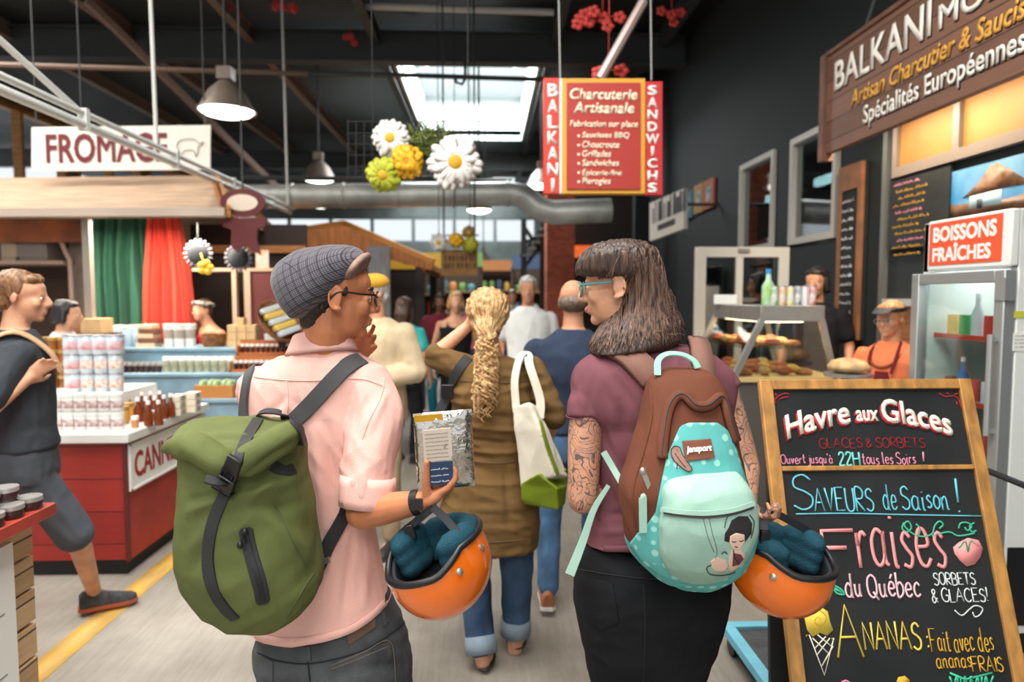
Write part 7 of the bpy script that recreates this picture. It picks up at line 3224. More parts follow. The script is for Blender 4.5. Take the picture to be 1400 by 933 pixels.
def helmet(label, C, ax, face, hand_pt, s=1.0, hi=.055, lo=-.035):
    """C centre of the shell, ax the direction of the crown (down), face the side of the face opening"""
    t = thing('helmet', label, 'helmet', C, 'orange open face helmets')
    Z = -V(ax).normalized()
    Fd = V(face)
    Fd = (Fd - Z * Fd.dot(Z)).normalized()
    Rt = Fd.cross(Z).normalized()
    rx, ry, rz = .118 * s, .135 * s, .125 * s
    pt = lambda th, z, k=1.0: C + (Rt * math.cos(th) * rx + Fd * math.sin(th) * ry) * k * math.sqrt(max(0, 1 - (z / 1.0) ** 2 * (1 if z < 0 else .45))) + Z * z * rz * (k if k > 1 else 1)

    def rim(th):
        c = math.sin(th)  # 1 at the face
        return (hi if c < .25 else hi + (lo - hi) * min(1, (c - .25) / .5)) / .125
    n, k = 48, 14
    sh = MB()
    for kk, flip in ((1.0, False),):
        rings = []
        for i in range(k + 1):
            f = i / k
            ring = []
            for j in range(n):
                th = 2 * PI * j / n
                z = -.985 + (rim(th) + .985) * (1 - (1 - f) ** 1.5)
                ring.append(pt(th, z))
            rings.append(ring)
        inner = []
        for i in range(k, -1, -1):
            f = i / k
            ring = []
            for j in range(n):
                th = 2 * PI * j / n
                z = -.985 + (rim(th) + .985) * (1 - (1 - f) ** 1.5)
                ring.append(pt(th, z, .95) + Z * .006 * (1 - f))
            inner.append(ring)
        sh.loft(rings + inner)
    sh.build('shell', orange, t, sharp=1.0)
    l = MB()
    rings = []
    for i in range(11):
        f = i / 10
        rings.append([pt(2 * PI * j / n, -.9 + (rim(2 * PI * j / n) + .9) * (1 - (1 - f) ** 1.5), .93) for j in range(n)])
    for i in range(10, -1, -1):
        f = i / 10
        rings.append([pt(2 * PI * j / n, -.9 + (rim(2 * PI * j / n) + .9) * (1 - (1 - f) ** 1.5) + .02, .86 if i < 10 else .88) for j in range(n)])
    l.loft(rings)
    l.build('lining', padd, t, sharp=0)
    # plump cheek and neck pads standing proud of the rim
    for a0, a1, up, wd in ((-.45, .5, .028, .03), (PI - .5, PI + .45, .028, .03), (PI + .6, 2 * PI - .6, .02, .028)):
        p = MB()
        for lay, (dz, kk, r) in enumerate(((up, .72, wd), (up - .03, .70, wd), (up - .06, .66, wd))):
            pts = [pt(a0 + (a1 - a0) * i / 10, 0, kk) + Z * (hi * s + (dz - .02) * s) for i in range(11)]
            p.tube(pts, [r * s * (.7 if i in (0, 10) else 1) for i in range(11)], 10)
            p.ell(pts[0], (r * s * .7,) * 3)
            p.ell(pts[-1], (r * s * .7,) * 3)
        put('padding', fuse(p, .006, 6), padm, t, sharp=0)
    e = MB()
    e.tube([pt(2 * PI * j / n, rim(2 * PI * j / n) + .02, 1.0) for j in range(n + 1)], .0085 * s, 8)
    e.build('rim_trim', trimb, t, sharp=0)
    e = MB()
    for j in range(0, n * 3):
        th = 2 * PI * j / (n * 3)
        q = pt(th, rim(th) - .035, 1.02)
        e.ell(q, (.0018,) * 3, None, 5, 4)
    tag(e.build('rim_stitching', M('grey_stitching', (150, 150, 150), .7), t, sharp=0), kind='stuff')
    for th in (-.25, PI + .25, .42, PI - .42):
        r = MB()
        q = pt(th, rim(th) - .26, 1.005)
        nn = (q - C).normalized()
        _, _, _ = 0, 0, 0
        X, Y_, N_ = basis(nn)
        r.lathe([(.009, 0), (.009, .003), (.005, .006), (.001, .0065)], q, Matrix((X, Y_, N_)).transposed(), 12)
        r.build('rivet', zm, t)
    st = MB()
    for th in (.1, PI - .1):
        q = pt(th, rim(th), .9)
        mid = q.lerp(hand_pt, .55) + V((0, 0, .012))
        a = catmull([q - Z * .02, q + Z * .02, mid, hand_pt], 5)
        st.strap(a, [V((-.25, -.9, .3)).normalized()] * len(a), .02, .004)
    st.build('chin_strap', M('helmet_strap', (40, 42, 46), .6), t)
    b_ = MB()
    th = .1
    q = pt(th, rim(th), .9).lerp(hand_pt, .3) + V((0, -.008, .006))
    b_.beam(q - Z * .02, q + Z * .02, .024, .012, V((0, -1, 0)))
    b_.build('strap_buckle', blackpl, t, bevel=.002)
    return t


helmet('orange open-face helmet with teal lining hanging from the hand of the man in pink', P(603, 772, 1.70), V((.30, .05, -1)), V((-.6, -.8, .0)), P(592, 694, 1.70), 1.04, hi=.06, lo=.022)
helmet('orange open-face helmet with teal lining hanging beside the chalkboard at the tattooed woman', P(1067, 776, 1.76), V((-.1, .06, -1)), V((.5, -.85, .0)), P(1045, 694, 1.73), 1.03, hi=.06, lo=.03)

# foil pouch held up in the right hand
foil = M('crinkled_silver_foil', (205, 200, 192), .16, .95, bump=.9, bs=26)
O = P(571, 672, 1.715)
X = (P(650, 664, 1.735) - O)
wd_ = X.length
X.normalize()
Yv = (P(566, 566, 1.70) - O)
ht_ = Yv.length
Yv = (Yv - X * Yv.dot(X)).normalized()
Nf = X.cross(Yv)
s = MB()
n = 16
for sgn in (1, -1):
    pass
rings = []
grid = []
for side in (1, -1):
    gr = []
    for i in range(n + 1):
        for j in range(n + 1):
            u, v = i / n, j / n
            th = .016 * (16 * u * (1 - u) * v * (1 - v)) ** .6
            cr = .004 * noise.noise(V((u * 9, v * 9, side * 3))) * (16 * u * (1 - u) * v * (1 - v)) ** .3
            gr.append(O + X * u * wd_ + Yv * v * ht_ + Nf * side * (th + cr + .0006))
    b0 = len(s.v)
    s.v += gr
    for i in range(n):
        for j in range(n):
            a = b0 + i * (n + 1) + j
            f = (a, a + n + 1, a + n + 2, a + 1)
            s.f.append(f if side == 1 else f[::-1])
            s.m.append(0)
m1 = (n + 1) ** 2
edge = [i * (n + 1) for i in range(n + 1)] + [n * (n + 1) + j for j in range(1, n + 1)] + [i * (n + 1) + n for i in range(n - 1, -1, -1)] + [j for j in range(n - 1, 0, -1)]
for a, b_ in zip(edge, edge[1:] + edge[:1]):
    s.f.append((b_, a, a + m1, b_ + m1))
    s.m.append(0)
fp = s.build('foil_pouch', foil, None, label='shiny silver foil pouch held up by the man in pink', cat='pouch', sharp=1.2)
pt2 = lambda u, v, k=.019: O + X * u * wd_ + Yv * v * ht_ + Nf * k
for nm, (u0, u1, v0, v1), mt in (('paper_label', (.14, .62, .40, .80), M('pale_pouch_label', (206, 190, 176), .6)), ('blue_label', (.18, .62, .08, .38), M('navy_pouch_label', (34, 58, 92), .4)),
                                 ('yellow_band', (.02, .5, .9, .985), M('gold_band', (214, 160, 40), .3, .4))):
    q = MB()
    k0 = .0175 if nm != 'yellow_band' else .0085
    q.loft([[pt2(u0, v0, k0 - .004), pt2(u1, v0, k0 - .004), pt2(u1, v0, k0), pt2(u0, v0, k0)], [pt2(u0, v1, k0 - .004), pt2(u1, v1, k0 - .004), pt2(u1, v1, k0), pt2(u0, v1, k0)]])
    lo_ = q.build(nm, mt, fp)
    if nm == 'paper_label':
        q = MB()
        for r_ in range(7):
            scrawl(q, pt2(.18, .74 - r_ * .05, k0), X, Yv, wd_ * .38, .003, .0007, 0, r_)
        q.build('fine_print', M('grey_print', (120, 108, 100), .7), lo_)
    if nm == 'blue_label':
        q = MB()
        for r_ in range(3):
            scrawl(q, pt2(.24, .28 - r_ * .08, k0), X, Yv, wd_ * .3, .006, .0012, 0, r_ + 9)
        q.build('white_print', M('white_print', (225, 225, 225), .7), lo_)
# ================================================================ the rest of the crowd
khaki = cloth('khaki_cotton', (120, 92, 56), var=.15, vs=4)
denim = cloth('blue_denim', (70, 92, 118), var=.4, vs=6, col2=(44, 60, 84))
navy = cloth('navy_cotton', (52, 62, 82), var=.12)
blond = hair_mat('honey_blond_hair', (222, 180, 124), (140, 98, 58), (50, 50, 12))
brnh = hair_mat('brown_hair', (96, 66, 48), (48, 32, 24), (50, 50, 8))
greyh = hair_mat('silver_grey_hair', (206, 202, 196), (150, 146, 142), (40, 40, 10))
blkh = hair_mat('black_hair', (40, 32, 30), (20, 16, 15), (50, 50, 8))
sandal = (M('black_sandal', (34, 30, 30), .6), M('dark_sole', (50, 44, 40), .7))
brownshoe = (M('tan_leather_shoe', (150, 94, 60), .5), M('white_rubber_sole', (220, 218, 212), .6))

# woman in khaki, hand to her head
tK = thing('person', 'woman in khaki shirt dress and rolled jeans with curly blond ponytail, seen from behind', 'person', (P(680, 700, 2.98).x, 2.98, 0))
b = MB()
HCk = P(668, 437, 2.99)
KT, Krot = head(b, HCk, V((.12, 1, -.12)), s=.96, neck=P(672, 492, 2.97), nr=.048, fine=False)
b.tube([P(672, 488, 2.97), P(674, 540, 2.97), P(668, 700, 2.97)], [.05, .085, .09], 16)
lsh, lel, lwr = P(634, 505, 2.97), P(594, 486, 2.98), P(638, 448, 3.01)
b.limb([lsh, lel], [.045, .036], 12)
b.limb([lel, lwr], [.036, .026], 12)
hand(b, lwr, V((.75, .2, .45)), V((.4, 0, 1)), .9, curl=20)
rsh, rel, rwr = P(728, 510, 2.97), P(758, 572, 2.92), P(745, 610, 3.12)
b.limb([rsh, rel], [.045, .036], 12)
b.limb([rel, rwr], [.036, .026], 12)
hand(b, rwr, V((-.4, .6, .1)), V((0, .2, 1)), .9, curl=40)
hipL, knL, anL = P(648, 700, 2.96), P(648, 790, 3.0), P(660, 905, 2.86)
hipR, knR, anR = P(702, 700, 2.96), P(707, 780, 2.98), P(704, 887, 3.0)
for h_, k_, a_ in ((hipL, knL, anL), (hipR, knR, anR)):
    b.limb([h_, k_], [.075, .055], 12)
    b.limb([k_, a_], [.052, .033], 12)
    f_ = V((a_.x + .01, a_.y + .08, max(.03, a_.z - .05)))
    b.ell(f_, (.04, .11, .03), Matrix.Rotation(-.25, 3, 'X'))
put('body', fuse(b, .007, 3), SK_FAIR, tK, sharp=0)
eyes(KT, Krot, .96, tK)
s = MB()
rows(s, [(488, 650, 694, 2.97, .05), (494, 632, 712, 2.97, .07), (504, 622, 726, 2.97, .09), (530, 616, 732, 2.965, .115), (560, 619, 730, 2.96, .12), (600, 632, 722, 2.96, .115), (628, 637, 716, 2.96, .115), (650, 620, 724, 2.96, .13), (690, 604, 735, 2.955, .15), (725, 593, 736, 2.95, .155), (745, 590, 733, 2.95, .155)], sq=2.2)
s.limb([lsh, lel + (lsh - lel) * .05], [.062, .05], 14)
s.limb([rsh, rsh.lerp(rel, .96)], [.066, .052], 14)
_kc = creases([(632, 560, 700, 572, 2.86, -.012, .012), (630, 580, 712, 590, 2.86, .012, .013), (634, 600, 716, 606, 2.86, -.012, .011), (636, 618, 716, 618, 2.86, .012, .012), (640, 640, 636, 720, 2.84, -.010, .016), (690, 640, 696, 720, 2.84, -.010, .016),
               (716, 530, 726, 590, 2.9, .01, .014), (740, 540, 752, 556, 2.9, .01, .012), (644, 520, 632, 560, 2.88, .01, .014), (690, 520, 706, 560, 2.88, -.01, .013), (600, 490, 616, 500, 2.95, .008, .012), (608, 700, 720, 706, 2.82, -.006, .016)])
_kf = folds(.012, (.6, 1, 1.7), 9, 41)
kh = fuse(s, .006, 2, lambda p, n: _kf(p, n) + _kc(p))
ko = put('shirt_dress', kh, khaki, tK, sharp=0)
kS = Surf(kh)
s = MB()
for pp in ([(622, 520), (660, 524), (700, 524), (730, 520)], [(636, 630), (675, 634), (718, 630)], [(598, 735), (660, 742), (732, 738)]):
    a, n_ = kS.path(pp, 6)
    s.tube([p + q * .001 for p, q in zip(a, n_)], .003, 5)
s.build('seam', M('dark_khaki_thread', (88, 66, 40), .8), ko)
for h_, k_, a_ in ((hipL, knL, anL), (hipR, knR, anR)):
    cf_ = .80 if a_ is anL else .70
    s = MB()
    s.limb([h_, k_], [.095, .072], 14)
    s.limb([k_, k_.lerp(a_, cf_)], [.072, .06], 14)
    j_ = put('jean_leg', fuse(s, .007, 2, folds(.006, (1, 1, .6), 13, 3)), denim, tK, sharp=0)
    s = MB()
    d_ = (a_ - k_).normalized()
    c_ = k_.lerp(a_, cf_)
    x_ = d_.orthogonal().normalized()
    y_ = d_.cross(x_)
    s.loft([[c_ + d_ * t_ + (x_ * math.cos(6.2832 * j / 22) + y_ * math.sin(6.2832 * j / 22)) * r_ for j in range(22)] for t_, r_ in ((-.035, .06), (-.035, .068), (0, .071), (.04, .069), (.04, .056), (0, .056))], cap=False)
    s.build('rolled_cuff', M('pale_denim_cuff', (134, 150, 164), .85, var=.2, vs=9), j_, sharp=0)
    s = MB()
    f_ = V((a_.x + .01, a_.y + .09, max(.008, a_.z - .085)))
    s.ell(f_, (.046, .135, .012), Matrix.Rotation(-.22 if a_ is anR else -.1, 3, 'X'), 18, 8)
    so_ = s.build('sandal', sandal[1], tK, sharp=0)
    s = MB()
    for q in (-1, 1):
        s.tube([f_ + V((q * .042, -.02, .01)), f_ + V((q * .03, .02, .055)), f_ + V((0, .07, .035))], .008, 6, smooth=3)
    s.build('thong_strap', sandal[0], so_)
# hair gathered back and curled tail
s = MB()
s.ell(KT(0, -.03, .045), (.097, .106, .096), Krot, 18, 12)
s.ell(KT(0, -.065, -.02), (.07, .055, .06), Krot, 16, 10)
s.tube([KT(0, -.1, -.03), KT(.0, -.14, -.06), P(668, 500, 2.83), P(662, 528, 2.83), P(658, 550, 2.84)], [.034, .036, .045, .042, .012], 14, smooth=4)
hk = fuse(s, .006, 2, lambda p, n: .008 * noise.noise(p * 45) + .004 * noise.noise(p * 90))
hko = put('hair', hk, blond, tK, sharp=0)
kH = Surf(hk)
s = MB()
q = random.Random(8)
for k in range(120):
    x = q.uniform(646, 678)
    y = q.uniform(462, 545)
    h_, n_ = kH.at(x, y)
    pts = []
    ph = q.uniform(0, 6.28)
    L_ = q.uniform(.05, .1)
    for i in range(16):
        f = i / 15
        pts.append(h_ + n_ * .004 + V((math.cos(ph + f * 13) * .011, math.sin(ph + f * 13) * .006 - .004, -L_ * f)))
    s.tube(pts, [.0035 * (1 - .6 * i / 15) for i in range(16)], 5)
for k in range(90):
    x = q.uniform(642, 694)
    y = q.uniform(404, 450)
    cx_ = 668
    pts = []
    for i in range(7):
        f = i / 6
        xx = x + (cx_ - x) * f ** 1.4
        yy = y + (466 - y) * f
        h_, n_ = kH.at(xx, yy)
        pts.append(h_ + n_ * (.003 + .003 * math.sin(i * 2 + k)))
    s.tube(pts, [.002, .0035, .0035, .0035, .003, .002, .001], 5, smooth=2)
s.build('hair_curls', hair_mat('light_blond_curls', (232, 196, 142), (170, 124, 74), (40, 40, 20)), hko, sharp=0)
s = MB()
s.lathe([(.03, -.012), (.04, 0), (.03, .012)], KT(0, -.125, -.045), Krot @ Matrix.Rotation(1.1, 3, 'X'), 16)
s.build('hair_tie', M('tan_hair_tie', (196, 140, 100), .7), hko)
s = MB()
s.tube([KT(math.sin(a_) * .088, .02 - .02 * math.cos(a_), .05 + math.cos(a_) * .088) for a_ in [-1.75 + .35 * j for j in range(11)]], .006, 6)
s.build('sunglasses_on_head', M('black_acetate'), tK)
# bags
s = MB()
a, n_ = kS.path([(640, 490), (628, 505), (618, 528)], 5)
s.strap([p + q_ * .006 for p, q_ in zip(smooth_p(a, 2), n_)] + [P(610, 545, 2.85), P(602, 562, 2.84), P(596, 590, 2.84)], n_ + [V((-.3, -.9, .2))] * 3, .045, .006)
t = thing('shoulder_bag', "black strapped shoulder bag on the khaki woman's left side, mostly behind the foil pouch", 'bag', P(600, 660, 2.9))
s.build('strap', blackweb, t)
s = MB()
c_ = P(612, 536, 2.83)
s.box(c_, (.05, .014, .06))
s.build('strap_buckle', blackpl, t, bevel=.003)
s = MB()
rows(s, [(588, 584, 612, 2.90, .03), (595, 578, 618, 2.91, .05), (640, 574, 622, 2.92, .06), (664, 580, 616, 2.92, .05)], sq=3)
put('bag_body', fuse(s, .007, 2), M('black_bag_cloth', (36, 38, 42), .8), t, sharp=0)
cream_c = cloth('cream_canvas', (226, 218, 200), var=.07)
limeg = cloth('lime_green_canvas', (126, 146, 40), var=.15)
t = thing('tote_bag', "cream and lime canvas tote hanging from the khaki woman's right shoulder", 'bag', P(740, 698, 2.78))
s = MB()
s.loft([[P(x, y, Y) for x, y, Y in r_] for r_ in (
    [(700, 556, 2.80), (724, 552, 2.74), (733, 556, 2.80), (716, 558, 2.88)], [(704, 590, 2.78), (738, 585, 2.71), (750, 590, 2.80), (726, 592, 2.90)], [(709, 640, 2.78), (752, 628, 2.69), (768, 632, 2.80), (738, 640, 2.92)], [(712, 668, 2.78), (760, 650, 2.68), (776, 652, 2.80), (744, 664, 2.93)])])
tb_ = fuse(s, .006, 4, folds(.008, (1, 1, .5), 10, 6))
put('bag_body', tb_, cream_c, t, sharp=0)
tS = Surf(tb_)
s = MB()
s.loft([[P(x, y, Y) for x, y, Y in r_] for r_ in ([(711, 662, 2.775), (735, 648, 2.70), (776, 640, 2.79), (744, 652, 2.93)], [(712, 684, 2.78), (762, 668, 2.68), (776, 664, 2.80), (744, 680, 2.93)], [(716, 690, 2.79), (764, 698, 2.70), (773, 690, 2.80), (746, 690, 2.92)])])
put('lime_base', fuse(s, .006, 3), limeg, t, sharp=0)
s = MB()
a, n_ = tS.path([(738, 576), (748, 612), (762, 650)], 5)
s.strap([p + q_ * .002 for p, q_ in zip(a, n_)], n_, .025, .004)
s.build('lime_stripe', limeg, t)
s = MB()
a = catmull([P(706, 560, 2.80), P(704, 520, 2.83), P(712, 487, 2.9), P(722, 486, 2.93), P(724, 500, 2.84), P(738, 545, 2.80), P(738, 572, 2.78)], 6)
s.strap(a, smooth_n([V((-.5, -.8, .2)) if i < 12 else V((-.2, -.6, .8)) if i < 22 else V((.1, -1, .1)) for i in range(len(a))]), .036, .004)
s.build('carry_strap', cream_c, t)

# bald man in navy between the two women
tN, LN, TN, rN = crowd('bald man in navy t-shirt and blue jeans walking away beyond the tattooed woman', 784, 3.5, 1.70, 8, SK_MID, navy, cloth('bright_denim', (92, 128, 166), var=.3, vs=6), None,
                       look=8, feet=((-.12, -.12, .03), (.1, .2, 0)), tops='tee', shoe_m=brownshoe, wide=1.12, arms=(((-.27, -.02, 1.16), (-.2, .15, .98)), ((.27, -.02, 1.16), (.28, .1, .92))))
s = MB()
s.ell(TN(0, -.045, -.005), (.078, .075, .055), rN, 16, 10)
put('hair', fuse(s, .008, 2, hairgroove(.003)), hair_mat('cropped_grey_brown_hair', (128, 108, 92), (84, 68, 56), (60, 60, 30)), tN, sharp=0)

# man with the ponytail in shorts, lower left
charc = cloth('charcoal_cotton', (66, 70, 76), var=.15)
tP, LP_, TP, rP = crowd('man with sandy ponytail, charcoal shirt and grey shorts striding past the cranberry counter', 20, 3.15, 1.725, 52, SK_FAIR, charc, cloth('grey_shorts_cloth', (92, 96, 104), var=.2), hair_mat('sandy_hair', (156, 112, 72), (88, 58, 36), (50, 50, 14)),
                        look=72, feet=((-.1, -.40, .04), (-.2, .29, .02)), bottoms='shorts', tops='tee', vox=.008, wide=1.1,
                        arms=(((-.27, .0, 1.17), (-.27, .0, .93)), ((.31, -.2, 1.10), (.23, .01, 1.28))), shoe_m=(M('grey_wool_slipper', (72, 72, 76), .9, var=.3, vs=40), M('orange_brown_sole', (170, 84, 56), .6)))
s = MB()
s.tube([TP(0, -.1, .0), TP(0, -.135, -.03), TP(.02, -.16, -.1), TP(.03, -.15, -.2)], [.028, .03, .026, .008], 12, smooth=3)
put('ponytail', fuse(s, .006, 2, hairgroove(.004, 60, 8)), hair_mat('sandy_hair'), tP, sharp=0)
s = MB()
a = catmull([LP_(.03, -.14, 1.20), LP_(.09, -.135, 1.40), LP_(.13, -.02, 1.485), LP_(.14, .1, 1.40), LP_(.15, .145, 1.30)], 5)
s.strap(a, smooth_n([(p - LP_(.08, -.0, 1.3)).normalized() for p in a]), .045, .006)
s.build('bag_strap', M('tan_leather_strap', (190, 148, 110), .6), None, label='tan bag strap over the shoulder of the ponytailed man', cat='strap')

# beige jacket man half hidden behind the pink shirt
beige = cloth('beige_linen', (214, 192, 158), var=.1)
tB, LB, TB, rB = crowd('man in beige jacket and yellow cap standing beyond the pink-shirted man', 512, 4.3, 1.74, 200, SK_FAIR, beige, cloth('beige_trousers', (170, 148, 118), var=.1), greyh, look=230, tops='jacket', wide=1.1,
                       arms=(((-.28, .0, 1.16), (-.1, .2, 1.12)), ((.28, .0, 1.16), (.1, .22, 1.14))))
s = MB()
s.ell(TB(0, -.02, .075), (.092, .1, .06), rB, 18, 10)
s.ell(TB(0, .09, .06), (.07, .06, .012), rB, 16, 8)
put('cap', fuse(s, .008, 2), cloth('mustard_cap', (214, 164, 60)), tB, sharp=0)
# people coming up the aisle
crowd('grey-haired man in white t-shirt walking towards us in the aisle', 722, 6.2, 1.79, 184, SK_MID, cloth('white_cotton', (228, 230, 228), var=.05), cloth('dark_trousers', (58, 62, 74), var=.1), greyh, tops='tee', wide=1.12, feet=((-.1, .1, 0), (.1, -.08, 0)))
crowd('blond woman in black tank top walking towards us', 623, 7.3, 1.66, 172, SK_FAIR, cloth('black_jersey', (34, 32, 36)), cloth('black_skirt_cloth', (40, 38, 42)), blond, tops='tank', hairl=.02, feet=((-.09, .08, 0), (.09, -.06, 0)))
crowd('dark-haired woman in maroon cardigan behind the blond woman', 602, 8.6, 1.64, 176, SK_DARK, cloth('maroon_knit', (112, 40, 56)), cloth('teal_skirt', (40, 128, 146)), blkh, tops='jacket', hairl=.05)
crowd('brown-haired girl in turquoise top standing near the stalls, back to us', 552, 6.6, 1.60, 15, SK_FAIR, cloth('turquoise_jersey', (64, 192, 190)), cloth('black_leggings', (36, 36, 40)), brnh, tops='tee', hairl=.22)
crowd('person in pink top farther down the aisle right of the blond woman', 648, 9.6, 1.62, 178, SK_MID, cloth('rose_pink_jersey', (222, 110, 140)), denim, brnh, tops='tee', hairl=.08)
crowd('person in pale shirt deep in the aisle beyond the grey-haired man', 700, 11.5, 1.72, 178, SK_FAIR, cloth('pale_blue_shirt', (190, 204, 214)), denim, brnh, tops='tee')
crowd('person in white top deep in the aisle near the flower sign', 664, 13.0, 1.70, 184, SK_FAIR, cloth('ivory_shirt', (226, 220, 206)), cloth('black_leggings'), blkh, tops='tee')
crowd('person in red top farthest down the aisle', 684, 15.0, 1.70, 180, SK_MID, cloth('red_jersey', (190, 60, 56)), denim, blkh, tops='tee')
# stall keepers and customers at left
tG, LG, TG, rG = crowd('woman in red top and patterned headscarf bending over at the cheese stall', 300, 7.0, 1.58, 215, SK_FAIR, cloth('cherry_red_top', (186, 40, 56)), cloth('black_leggings'), brnh, tops='tank', lean=.25)
s = MB()
s.tube([TG(math.cos(a_) * .082, -.02 + math.sin(a_) * .1, .07 + .02 * math.sin(a_)) for a_ in [2 * PI * j / 24 for j in range(25)]], .022, 8)
s.build('headscarf', M('black_white_scarf', (210, 206, 200), .8, var=.9, vs=30, col2=(40, 40, 44)), tG, sharp=0)
crowd('dark-clothed person bent behind the red curtain at the cheese stall', 268, 7.2, 1.5, 120, SK_MID, cloth('black_jersey'), cloth('black_leggings'), blkh, tops='tee', hairl=.03)
crowd('dark-haired person in pale top behind the ponytailed man', 86, 4.6, 1.58, 70, SK_FAIR, cloth('pale_grey_top', (200, 196, 194)), denim, blkh, tops='tee', hairl=.02, at=(P(86, 405, 5.35).x, 5.35))
# the two vendors at the deli
tV, LV, TV, rV = crowd('vendor in orange t-shirt, maroon apron and black visor beside the fridge', 1200, 4.0, 1.58, 235, SK_FAIR, cloth('coral_orange_cotton', (240, 132, 88)), cloth('black_leggings'), hair_mat('ginger_blond_hair', (226, 176, 116), (150, 104, 64), (50, 50, 12)), look=235,
                       tops='tee', vox=.008, arms=(((-.24, .02, 1.16), (-.16, .24, 1.12)), ((.24, .02, 1.16), (.12, .26, 1.14))), at=(2.44, 4.02))
s = MB()
s.tube([TV(math.cos(a_) * .082, -.01 + math.sin(a_) * .1, .072) for a_ in [2 * PI * j / 24 for j in range(25)]], .013, 8)
s.ell(TV(0, .112, .066), (.058, .06, .008), rV @ Matrix.Rotation(-.3, 3, 'X'), 18, 8)
put('visor', fuse(s, .006, 2), M('black_visor', (26, 26, 30), .6), tV, sharp=0)
s = MB()
for q_ in (-1, 1):
    s.tube([TV(q_ * (.033 + .022 * math.cos(k)), .104, .0 + .016 * math.sin(k)) for k in [2 * PI * j / 14 for j in range(15)]], .002, 5)
s.tube([TV(-.01, .106, .003), TV(.01, .106, .003)], .002, 5)
s.build('glasses', zm, tV)
apr = cloth('maroon_apron', (112, 40, 48))
s = MB()
rr = []
for z, w, d in ((.6, .17, .16), (.8, .17, .16), (.95, .165, .155), (1.1, .14, .15), (1.24, .09, .155), (1.3, .075, .155)):
    rr.append([LV(w * math.sin(a_) * 1.0, d * math.cos(a_) + 0 * z, z) for a_ in [-1.15 + .23 * j for j in range(11)]] + [LV((w - .012) * math.sin(a_), (d - .012) * math.cos(a_), z) for a_ in [1.15 - .23 * j for j in range(11)]])
s.loft(rr)
ap = s.build('apron', apr, tV)
s = MB()
for q_ in (-1, 1):
    s.tube([LV(q_ * .07, .15, 1.29), LV(q_ * .085, .1, 1.42), LV(q_ * .06, .0, 1.49), LV(0, -.07, 1.48)], .01, 6, smooth=3)
s.build('apron_strap', apr, ap)
s = MB()
for j in range(22):
    a_ = -1.35 + 2.7 * j / 21
    s.ell(LV(.1 * math.sin(a_), .06 + .085 * math.cos(a_), 1.44 - .11 * math.cos(a_)), (.008,) * 3, None, 8, 6)
tag(s.build('bead_necklace', M('amber_beads', (150, 80, 50), .4), tV), kind='stuff')
crowd('dark-haired vendor in black behind the deli case and cans', 1104, 4.75, 1.84, 215, SK_MID, cloth('black_jersey'), cloth('black_leggings'), blkh, look=225, tops='tee', hairl=.02, vox=.009, at=(P(1116, 400, 5.45).x, 5.45))
s = MB()
c_ = P(1160, 503, 3.85)
s.lathe([(.05, -.03), (.11, -.01), (.115, .01), (.09, .04), (.04, .055), (.001, .058)], V((c_.x, c_.y, c_.z)), None, 24)
br = s.build('bread_loaf', M('flour_dusted_crust', (226, 186, 132), .7, var=.3, vs=14), None, label='round floury loaf on the stand beside the orange shirted vendor', cat='bread', sharp=0)
s = MB()
s.lathe([(.11, 0), (.11, .02), (.03, .03), (.04, c_.z - .06), (.13, c_.z - .05), (.13, c_.z - .03)], (c_.x, c_.y, 0), None, 24)
s.build('bread_stand', stl, None, label='steel pedestal stand under the floury loaf', cat='stand')

# ================================================================ the far market
ow = M('orange_timber')
t = thing('market_kiosk', 'orange timber kiosk roof on posts in the middle of the hall', 'kiosk', P(500, 405, 10.5))
ra, rb = P(478, 311, 11.5), P(478, 311, 9.0)
apex = P(470, 309, 10.0)
e1, e2 = P(340, 330, 8.6), P(592, 362, 9.6)
s = MB()
bk = V((0, 3.0, 0))
for quad in ((e1, apex, apex + bk, e1 + bk), (apex, e2, e2 + bk, apex + bk)):
    s.loft([[p for p in quad], [p + V((0, 0, -.08)) for p in quad]])
s.build('roof_slope', ow, t)
s = MB()
for f in (.12, .3, .5, .7, .9):
    for g0, g1 in ((e1, apex), (apex, e2)):
        a = g0.lerp(g1, f)
        s.beam(a + V((0, .02, -.12)), a + bk + V((0, 0, -.12)), .06, .08)
s.build('rafter', M('brown_rafter', (110, 64, 34), .7), t)
s = MB()
s.beam(e1, apex, .05, .16)
s.beam(apex, e2, .05, .16)
s.build('fascia', M('honey_fascia', (206, 136, 60), .6), t)
s = MB()
O_ = P(470, 345, 9.0)
s.prism([((P(a_, b2_, 9.0) - O_).x, (P(a_, b2_, 9.0) - O_).z) for a_, b2_ in ((345, 347), (440, 348), (520, 352), (590, 370), (594, 362), (470, 309), (362, 327))], O_, V((1, 0, 0)), V((0, 0, 1)), .05)
s.build('gable_board', M('orange_brown_gable', (190, 112, 44), .6, var=.25, vs=4, stretch=(14, 1, 1)), t)
for p in (e1 + V((.3, .3, 0)), e2 + V((-.2, .2, 0)), e2 + V((-.2, 2.6, 0))):
    s = MB()
    s.mm(p.x - .06, p.x + .06, p.y - .06, p.y + .06, 0, p.z - .02)
    s.build('post', M('black_kiosk_post', (44, 40, 38), .7), t)
s = MB()
s.mm(e1.x + .3, e2.x - .2, e1.y + 1.2, e1.y + 1.26, 0, 2.05)
s.build('rear_wall', M('dark_kiosk_wall', (46, 38, 34), .8), t)
s = MB()
s.mm(P(528, 370, 10.6).x, P(582, 370, 10.6).x, 9.75, 9.79, 2.0, 2.16)
s.build('yellow_header', M('yellow_band', (226, 176, 40), .5), t)
s = MB()
s.mm(P(504, 400, 8.8).x, P(534, 400, 8.8).x, 8.75, 8.8, 1.0, 2.25)
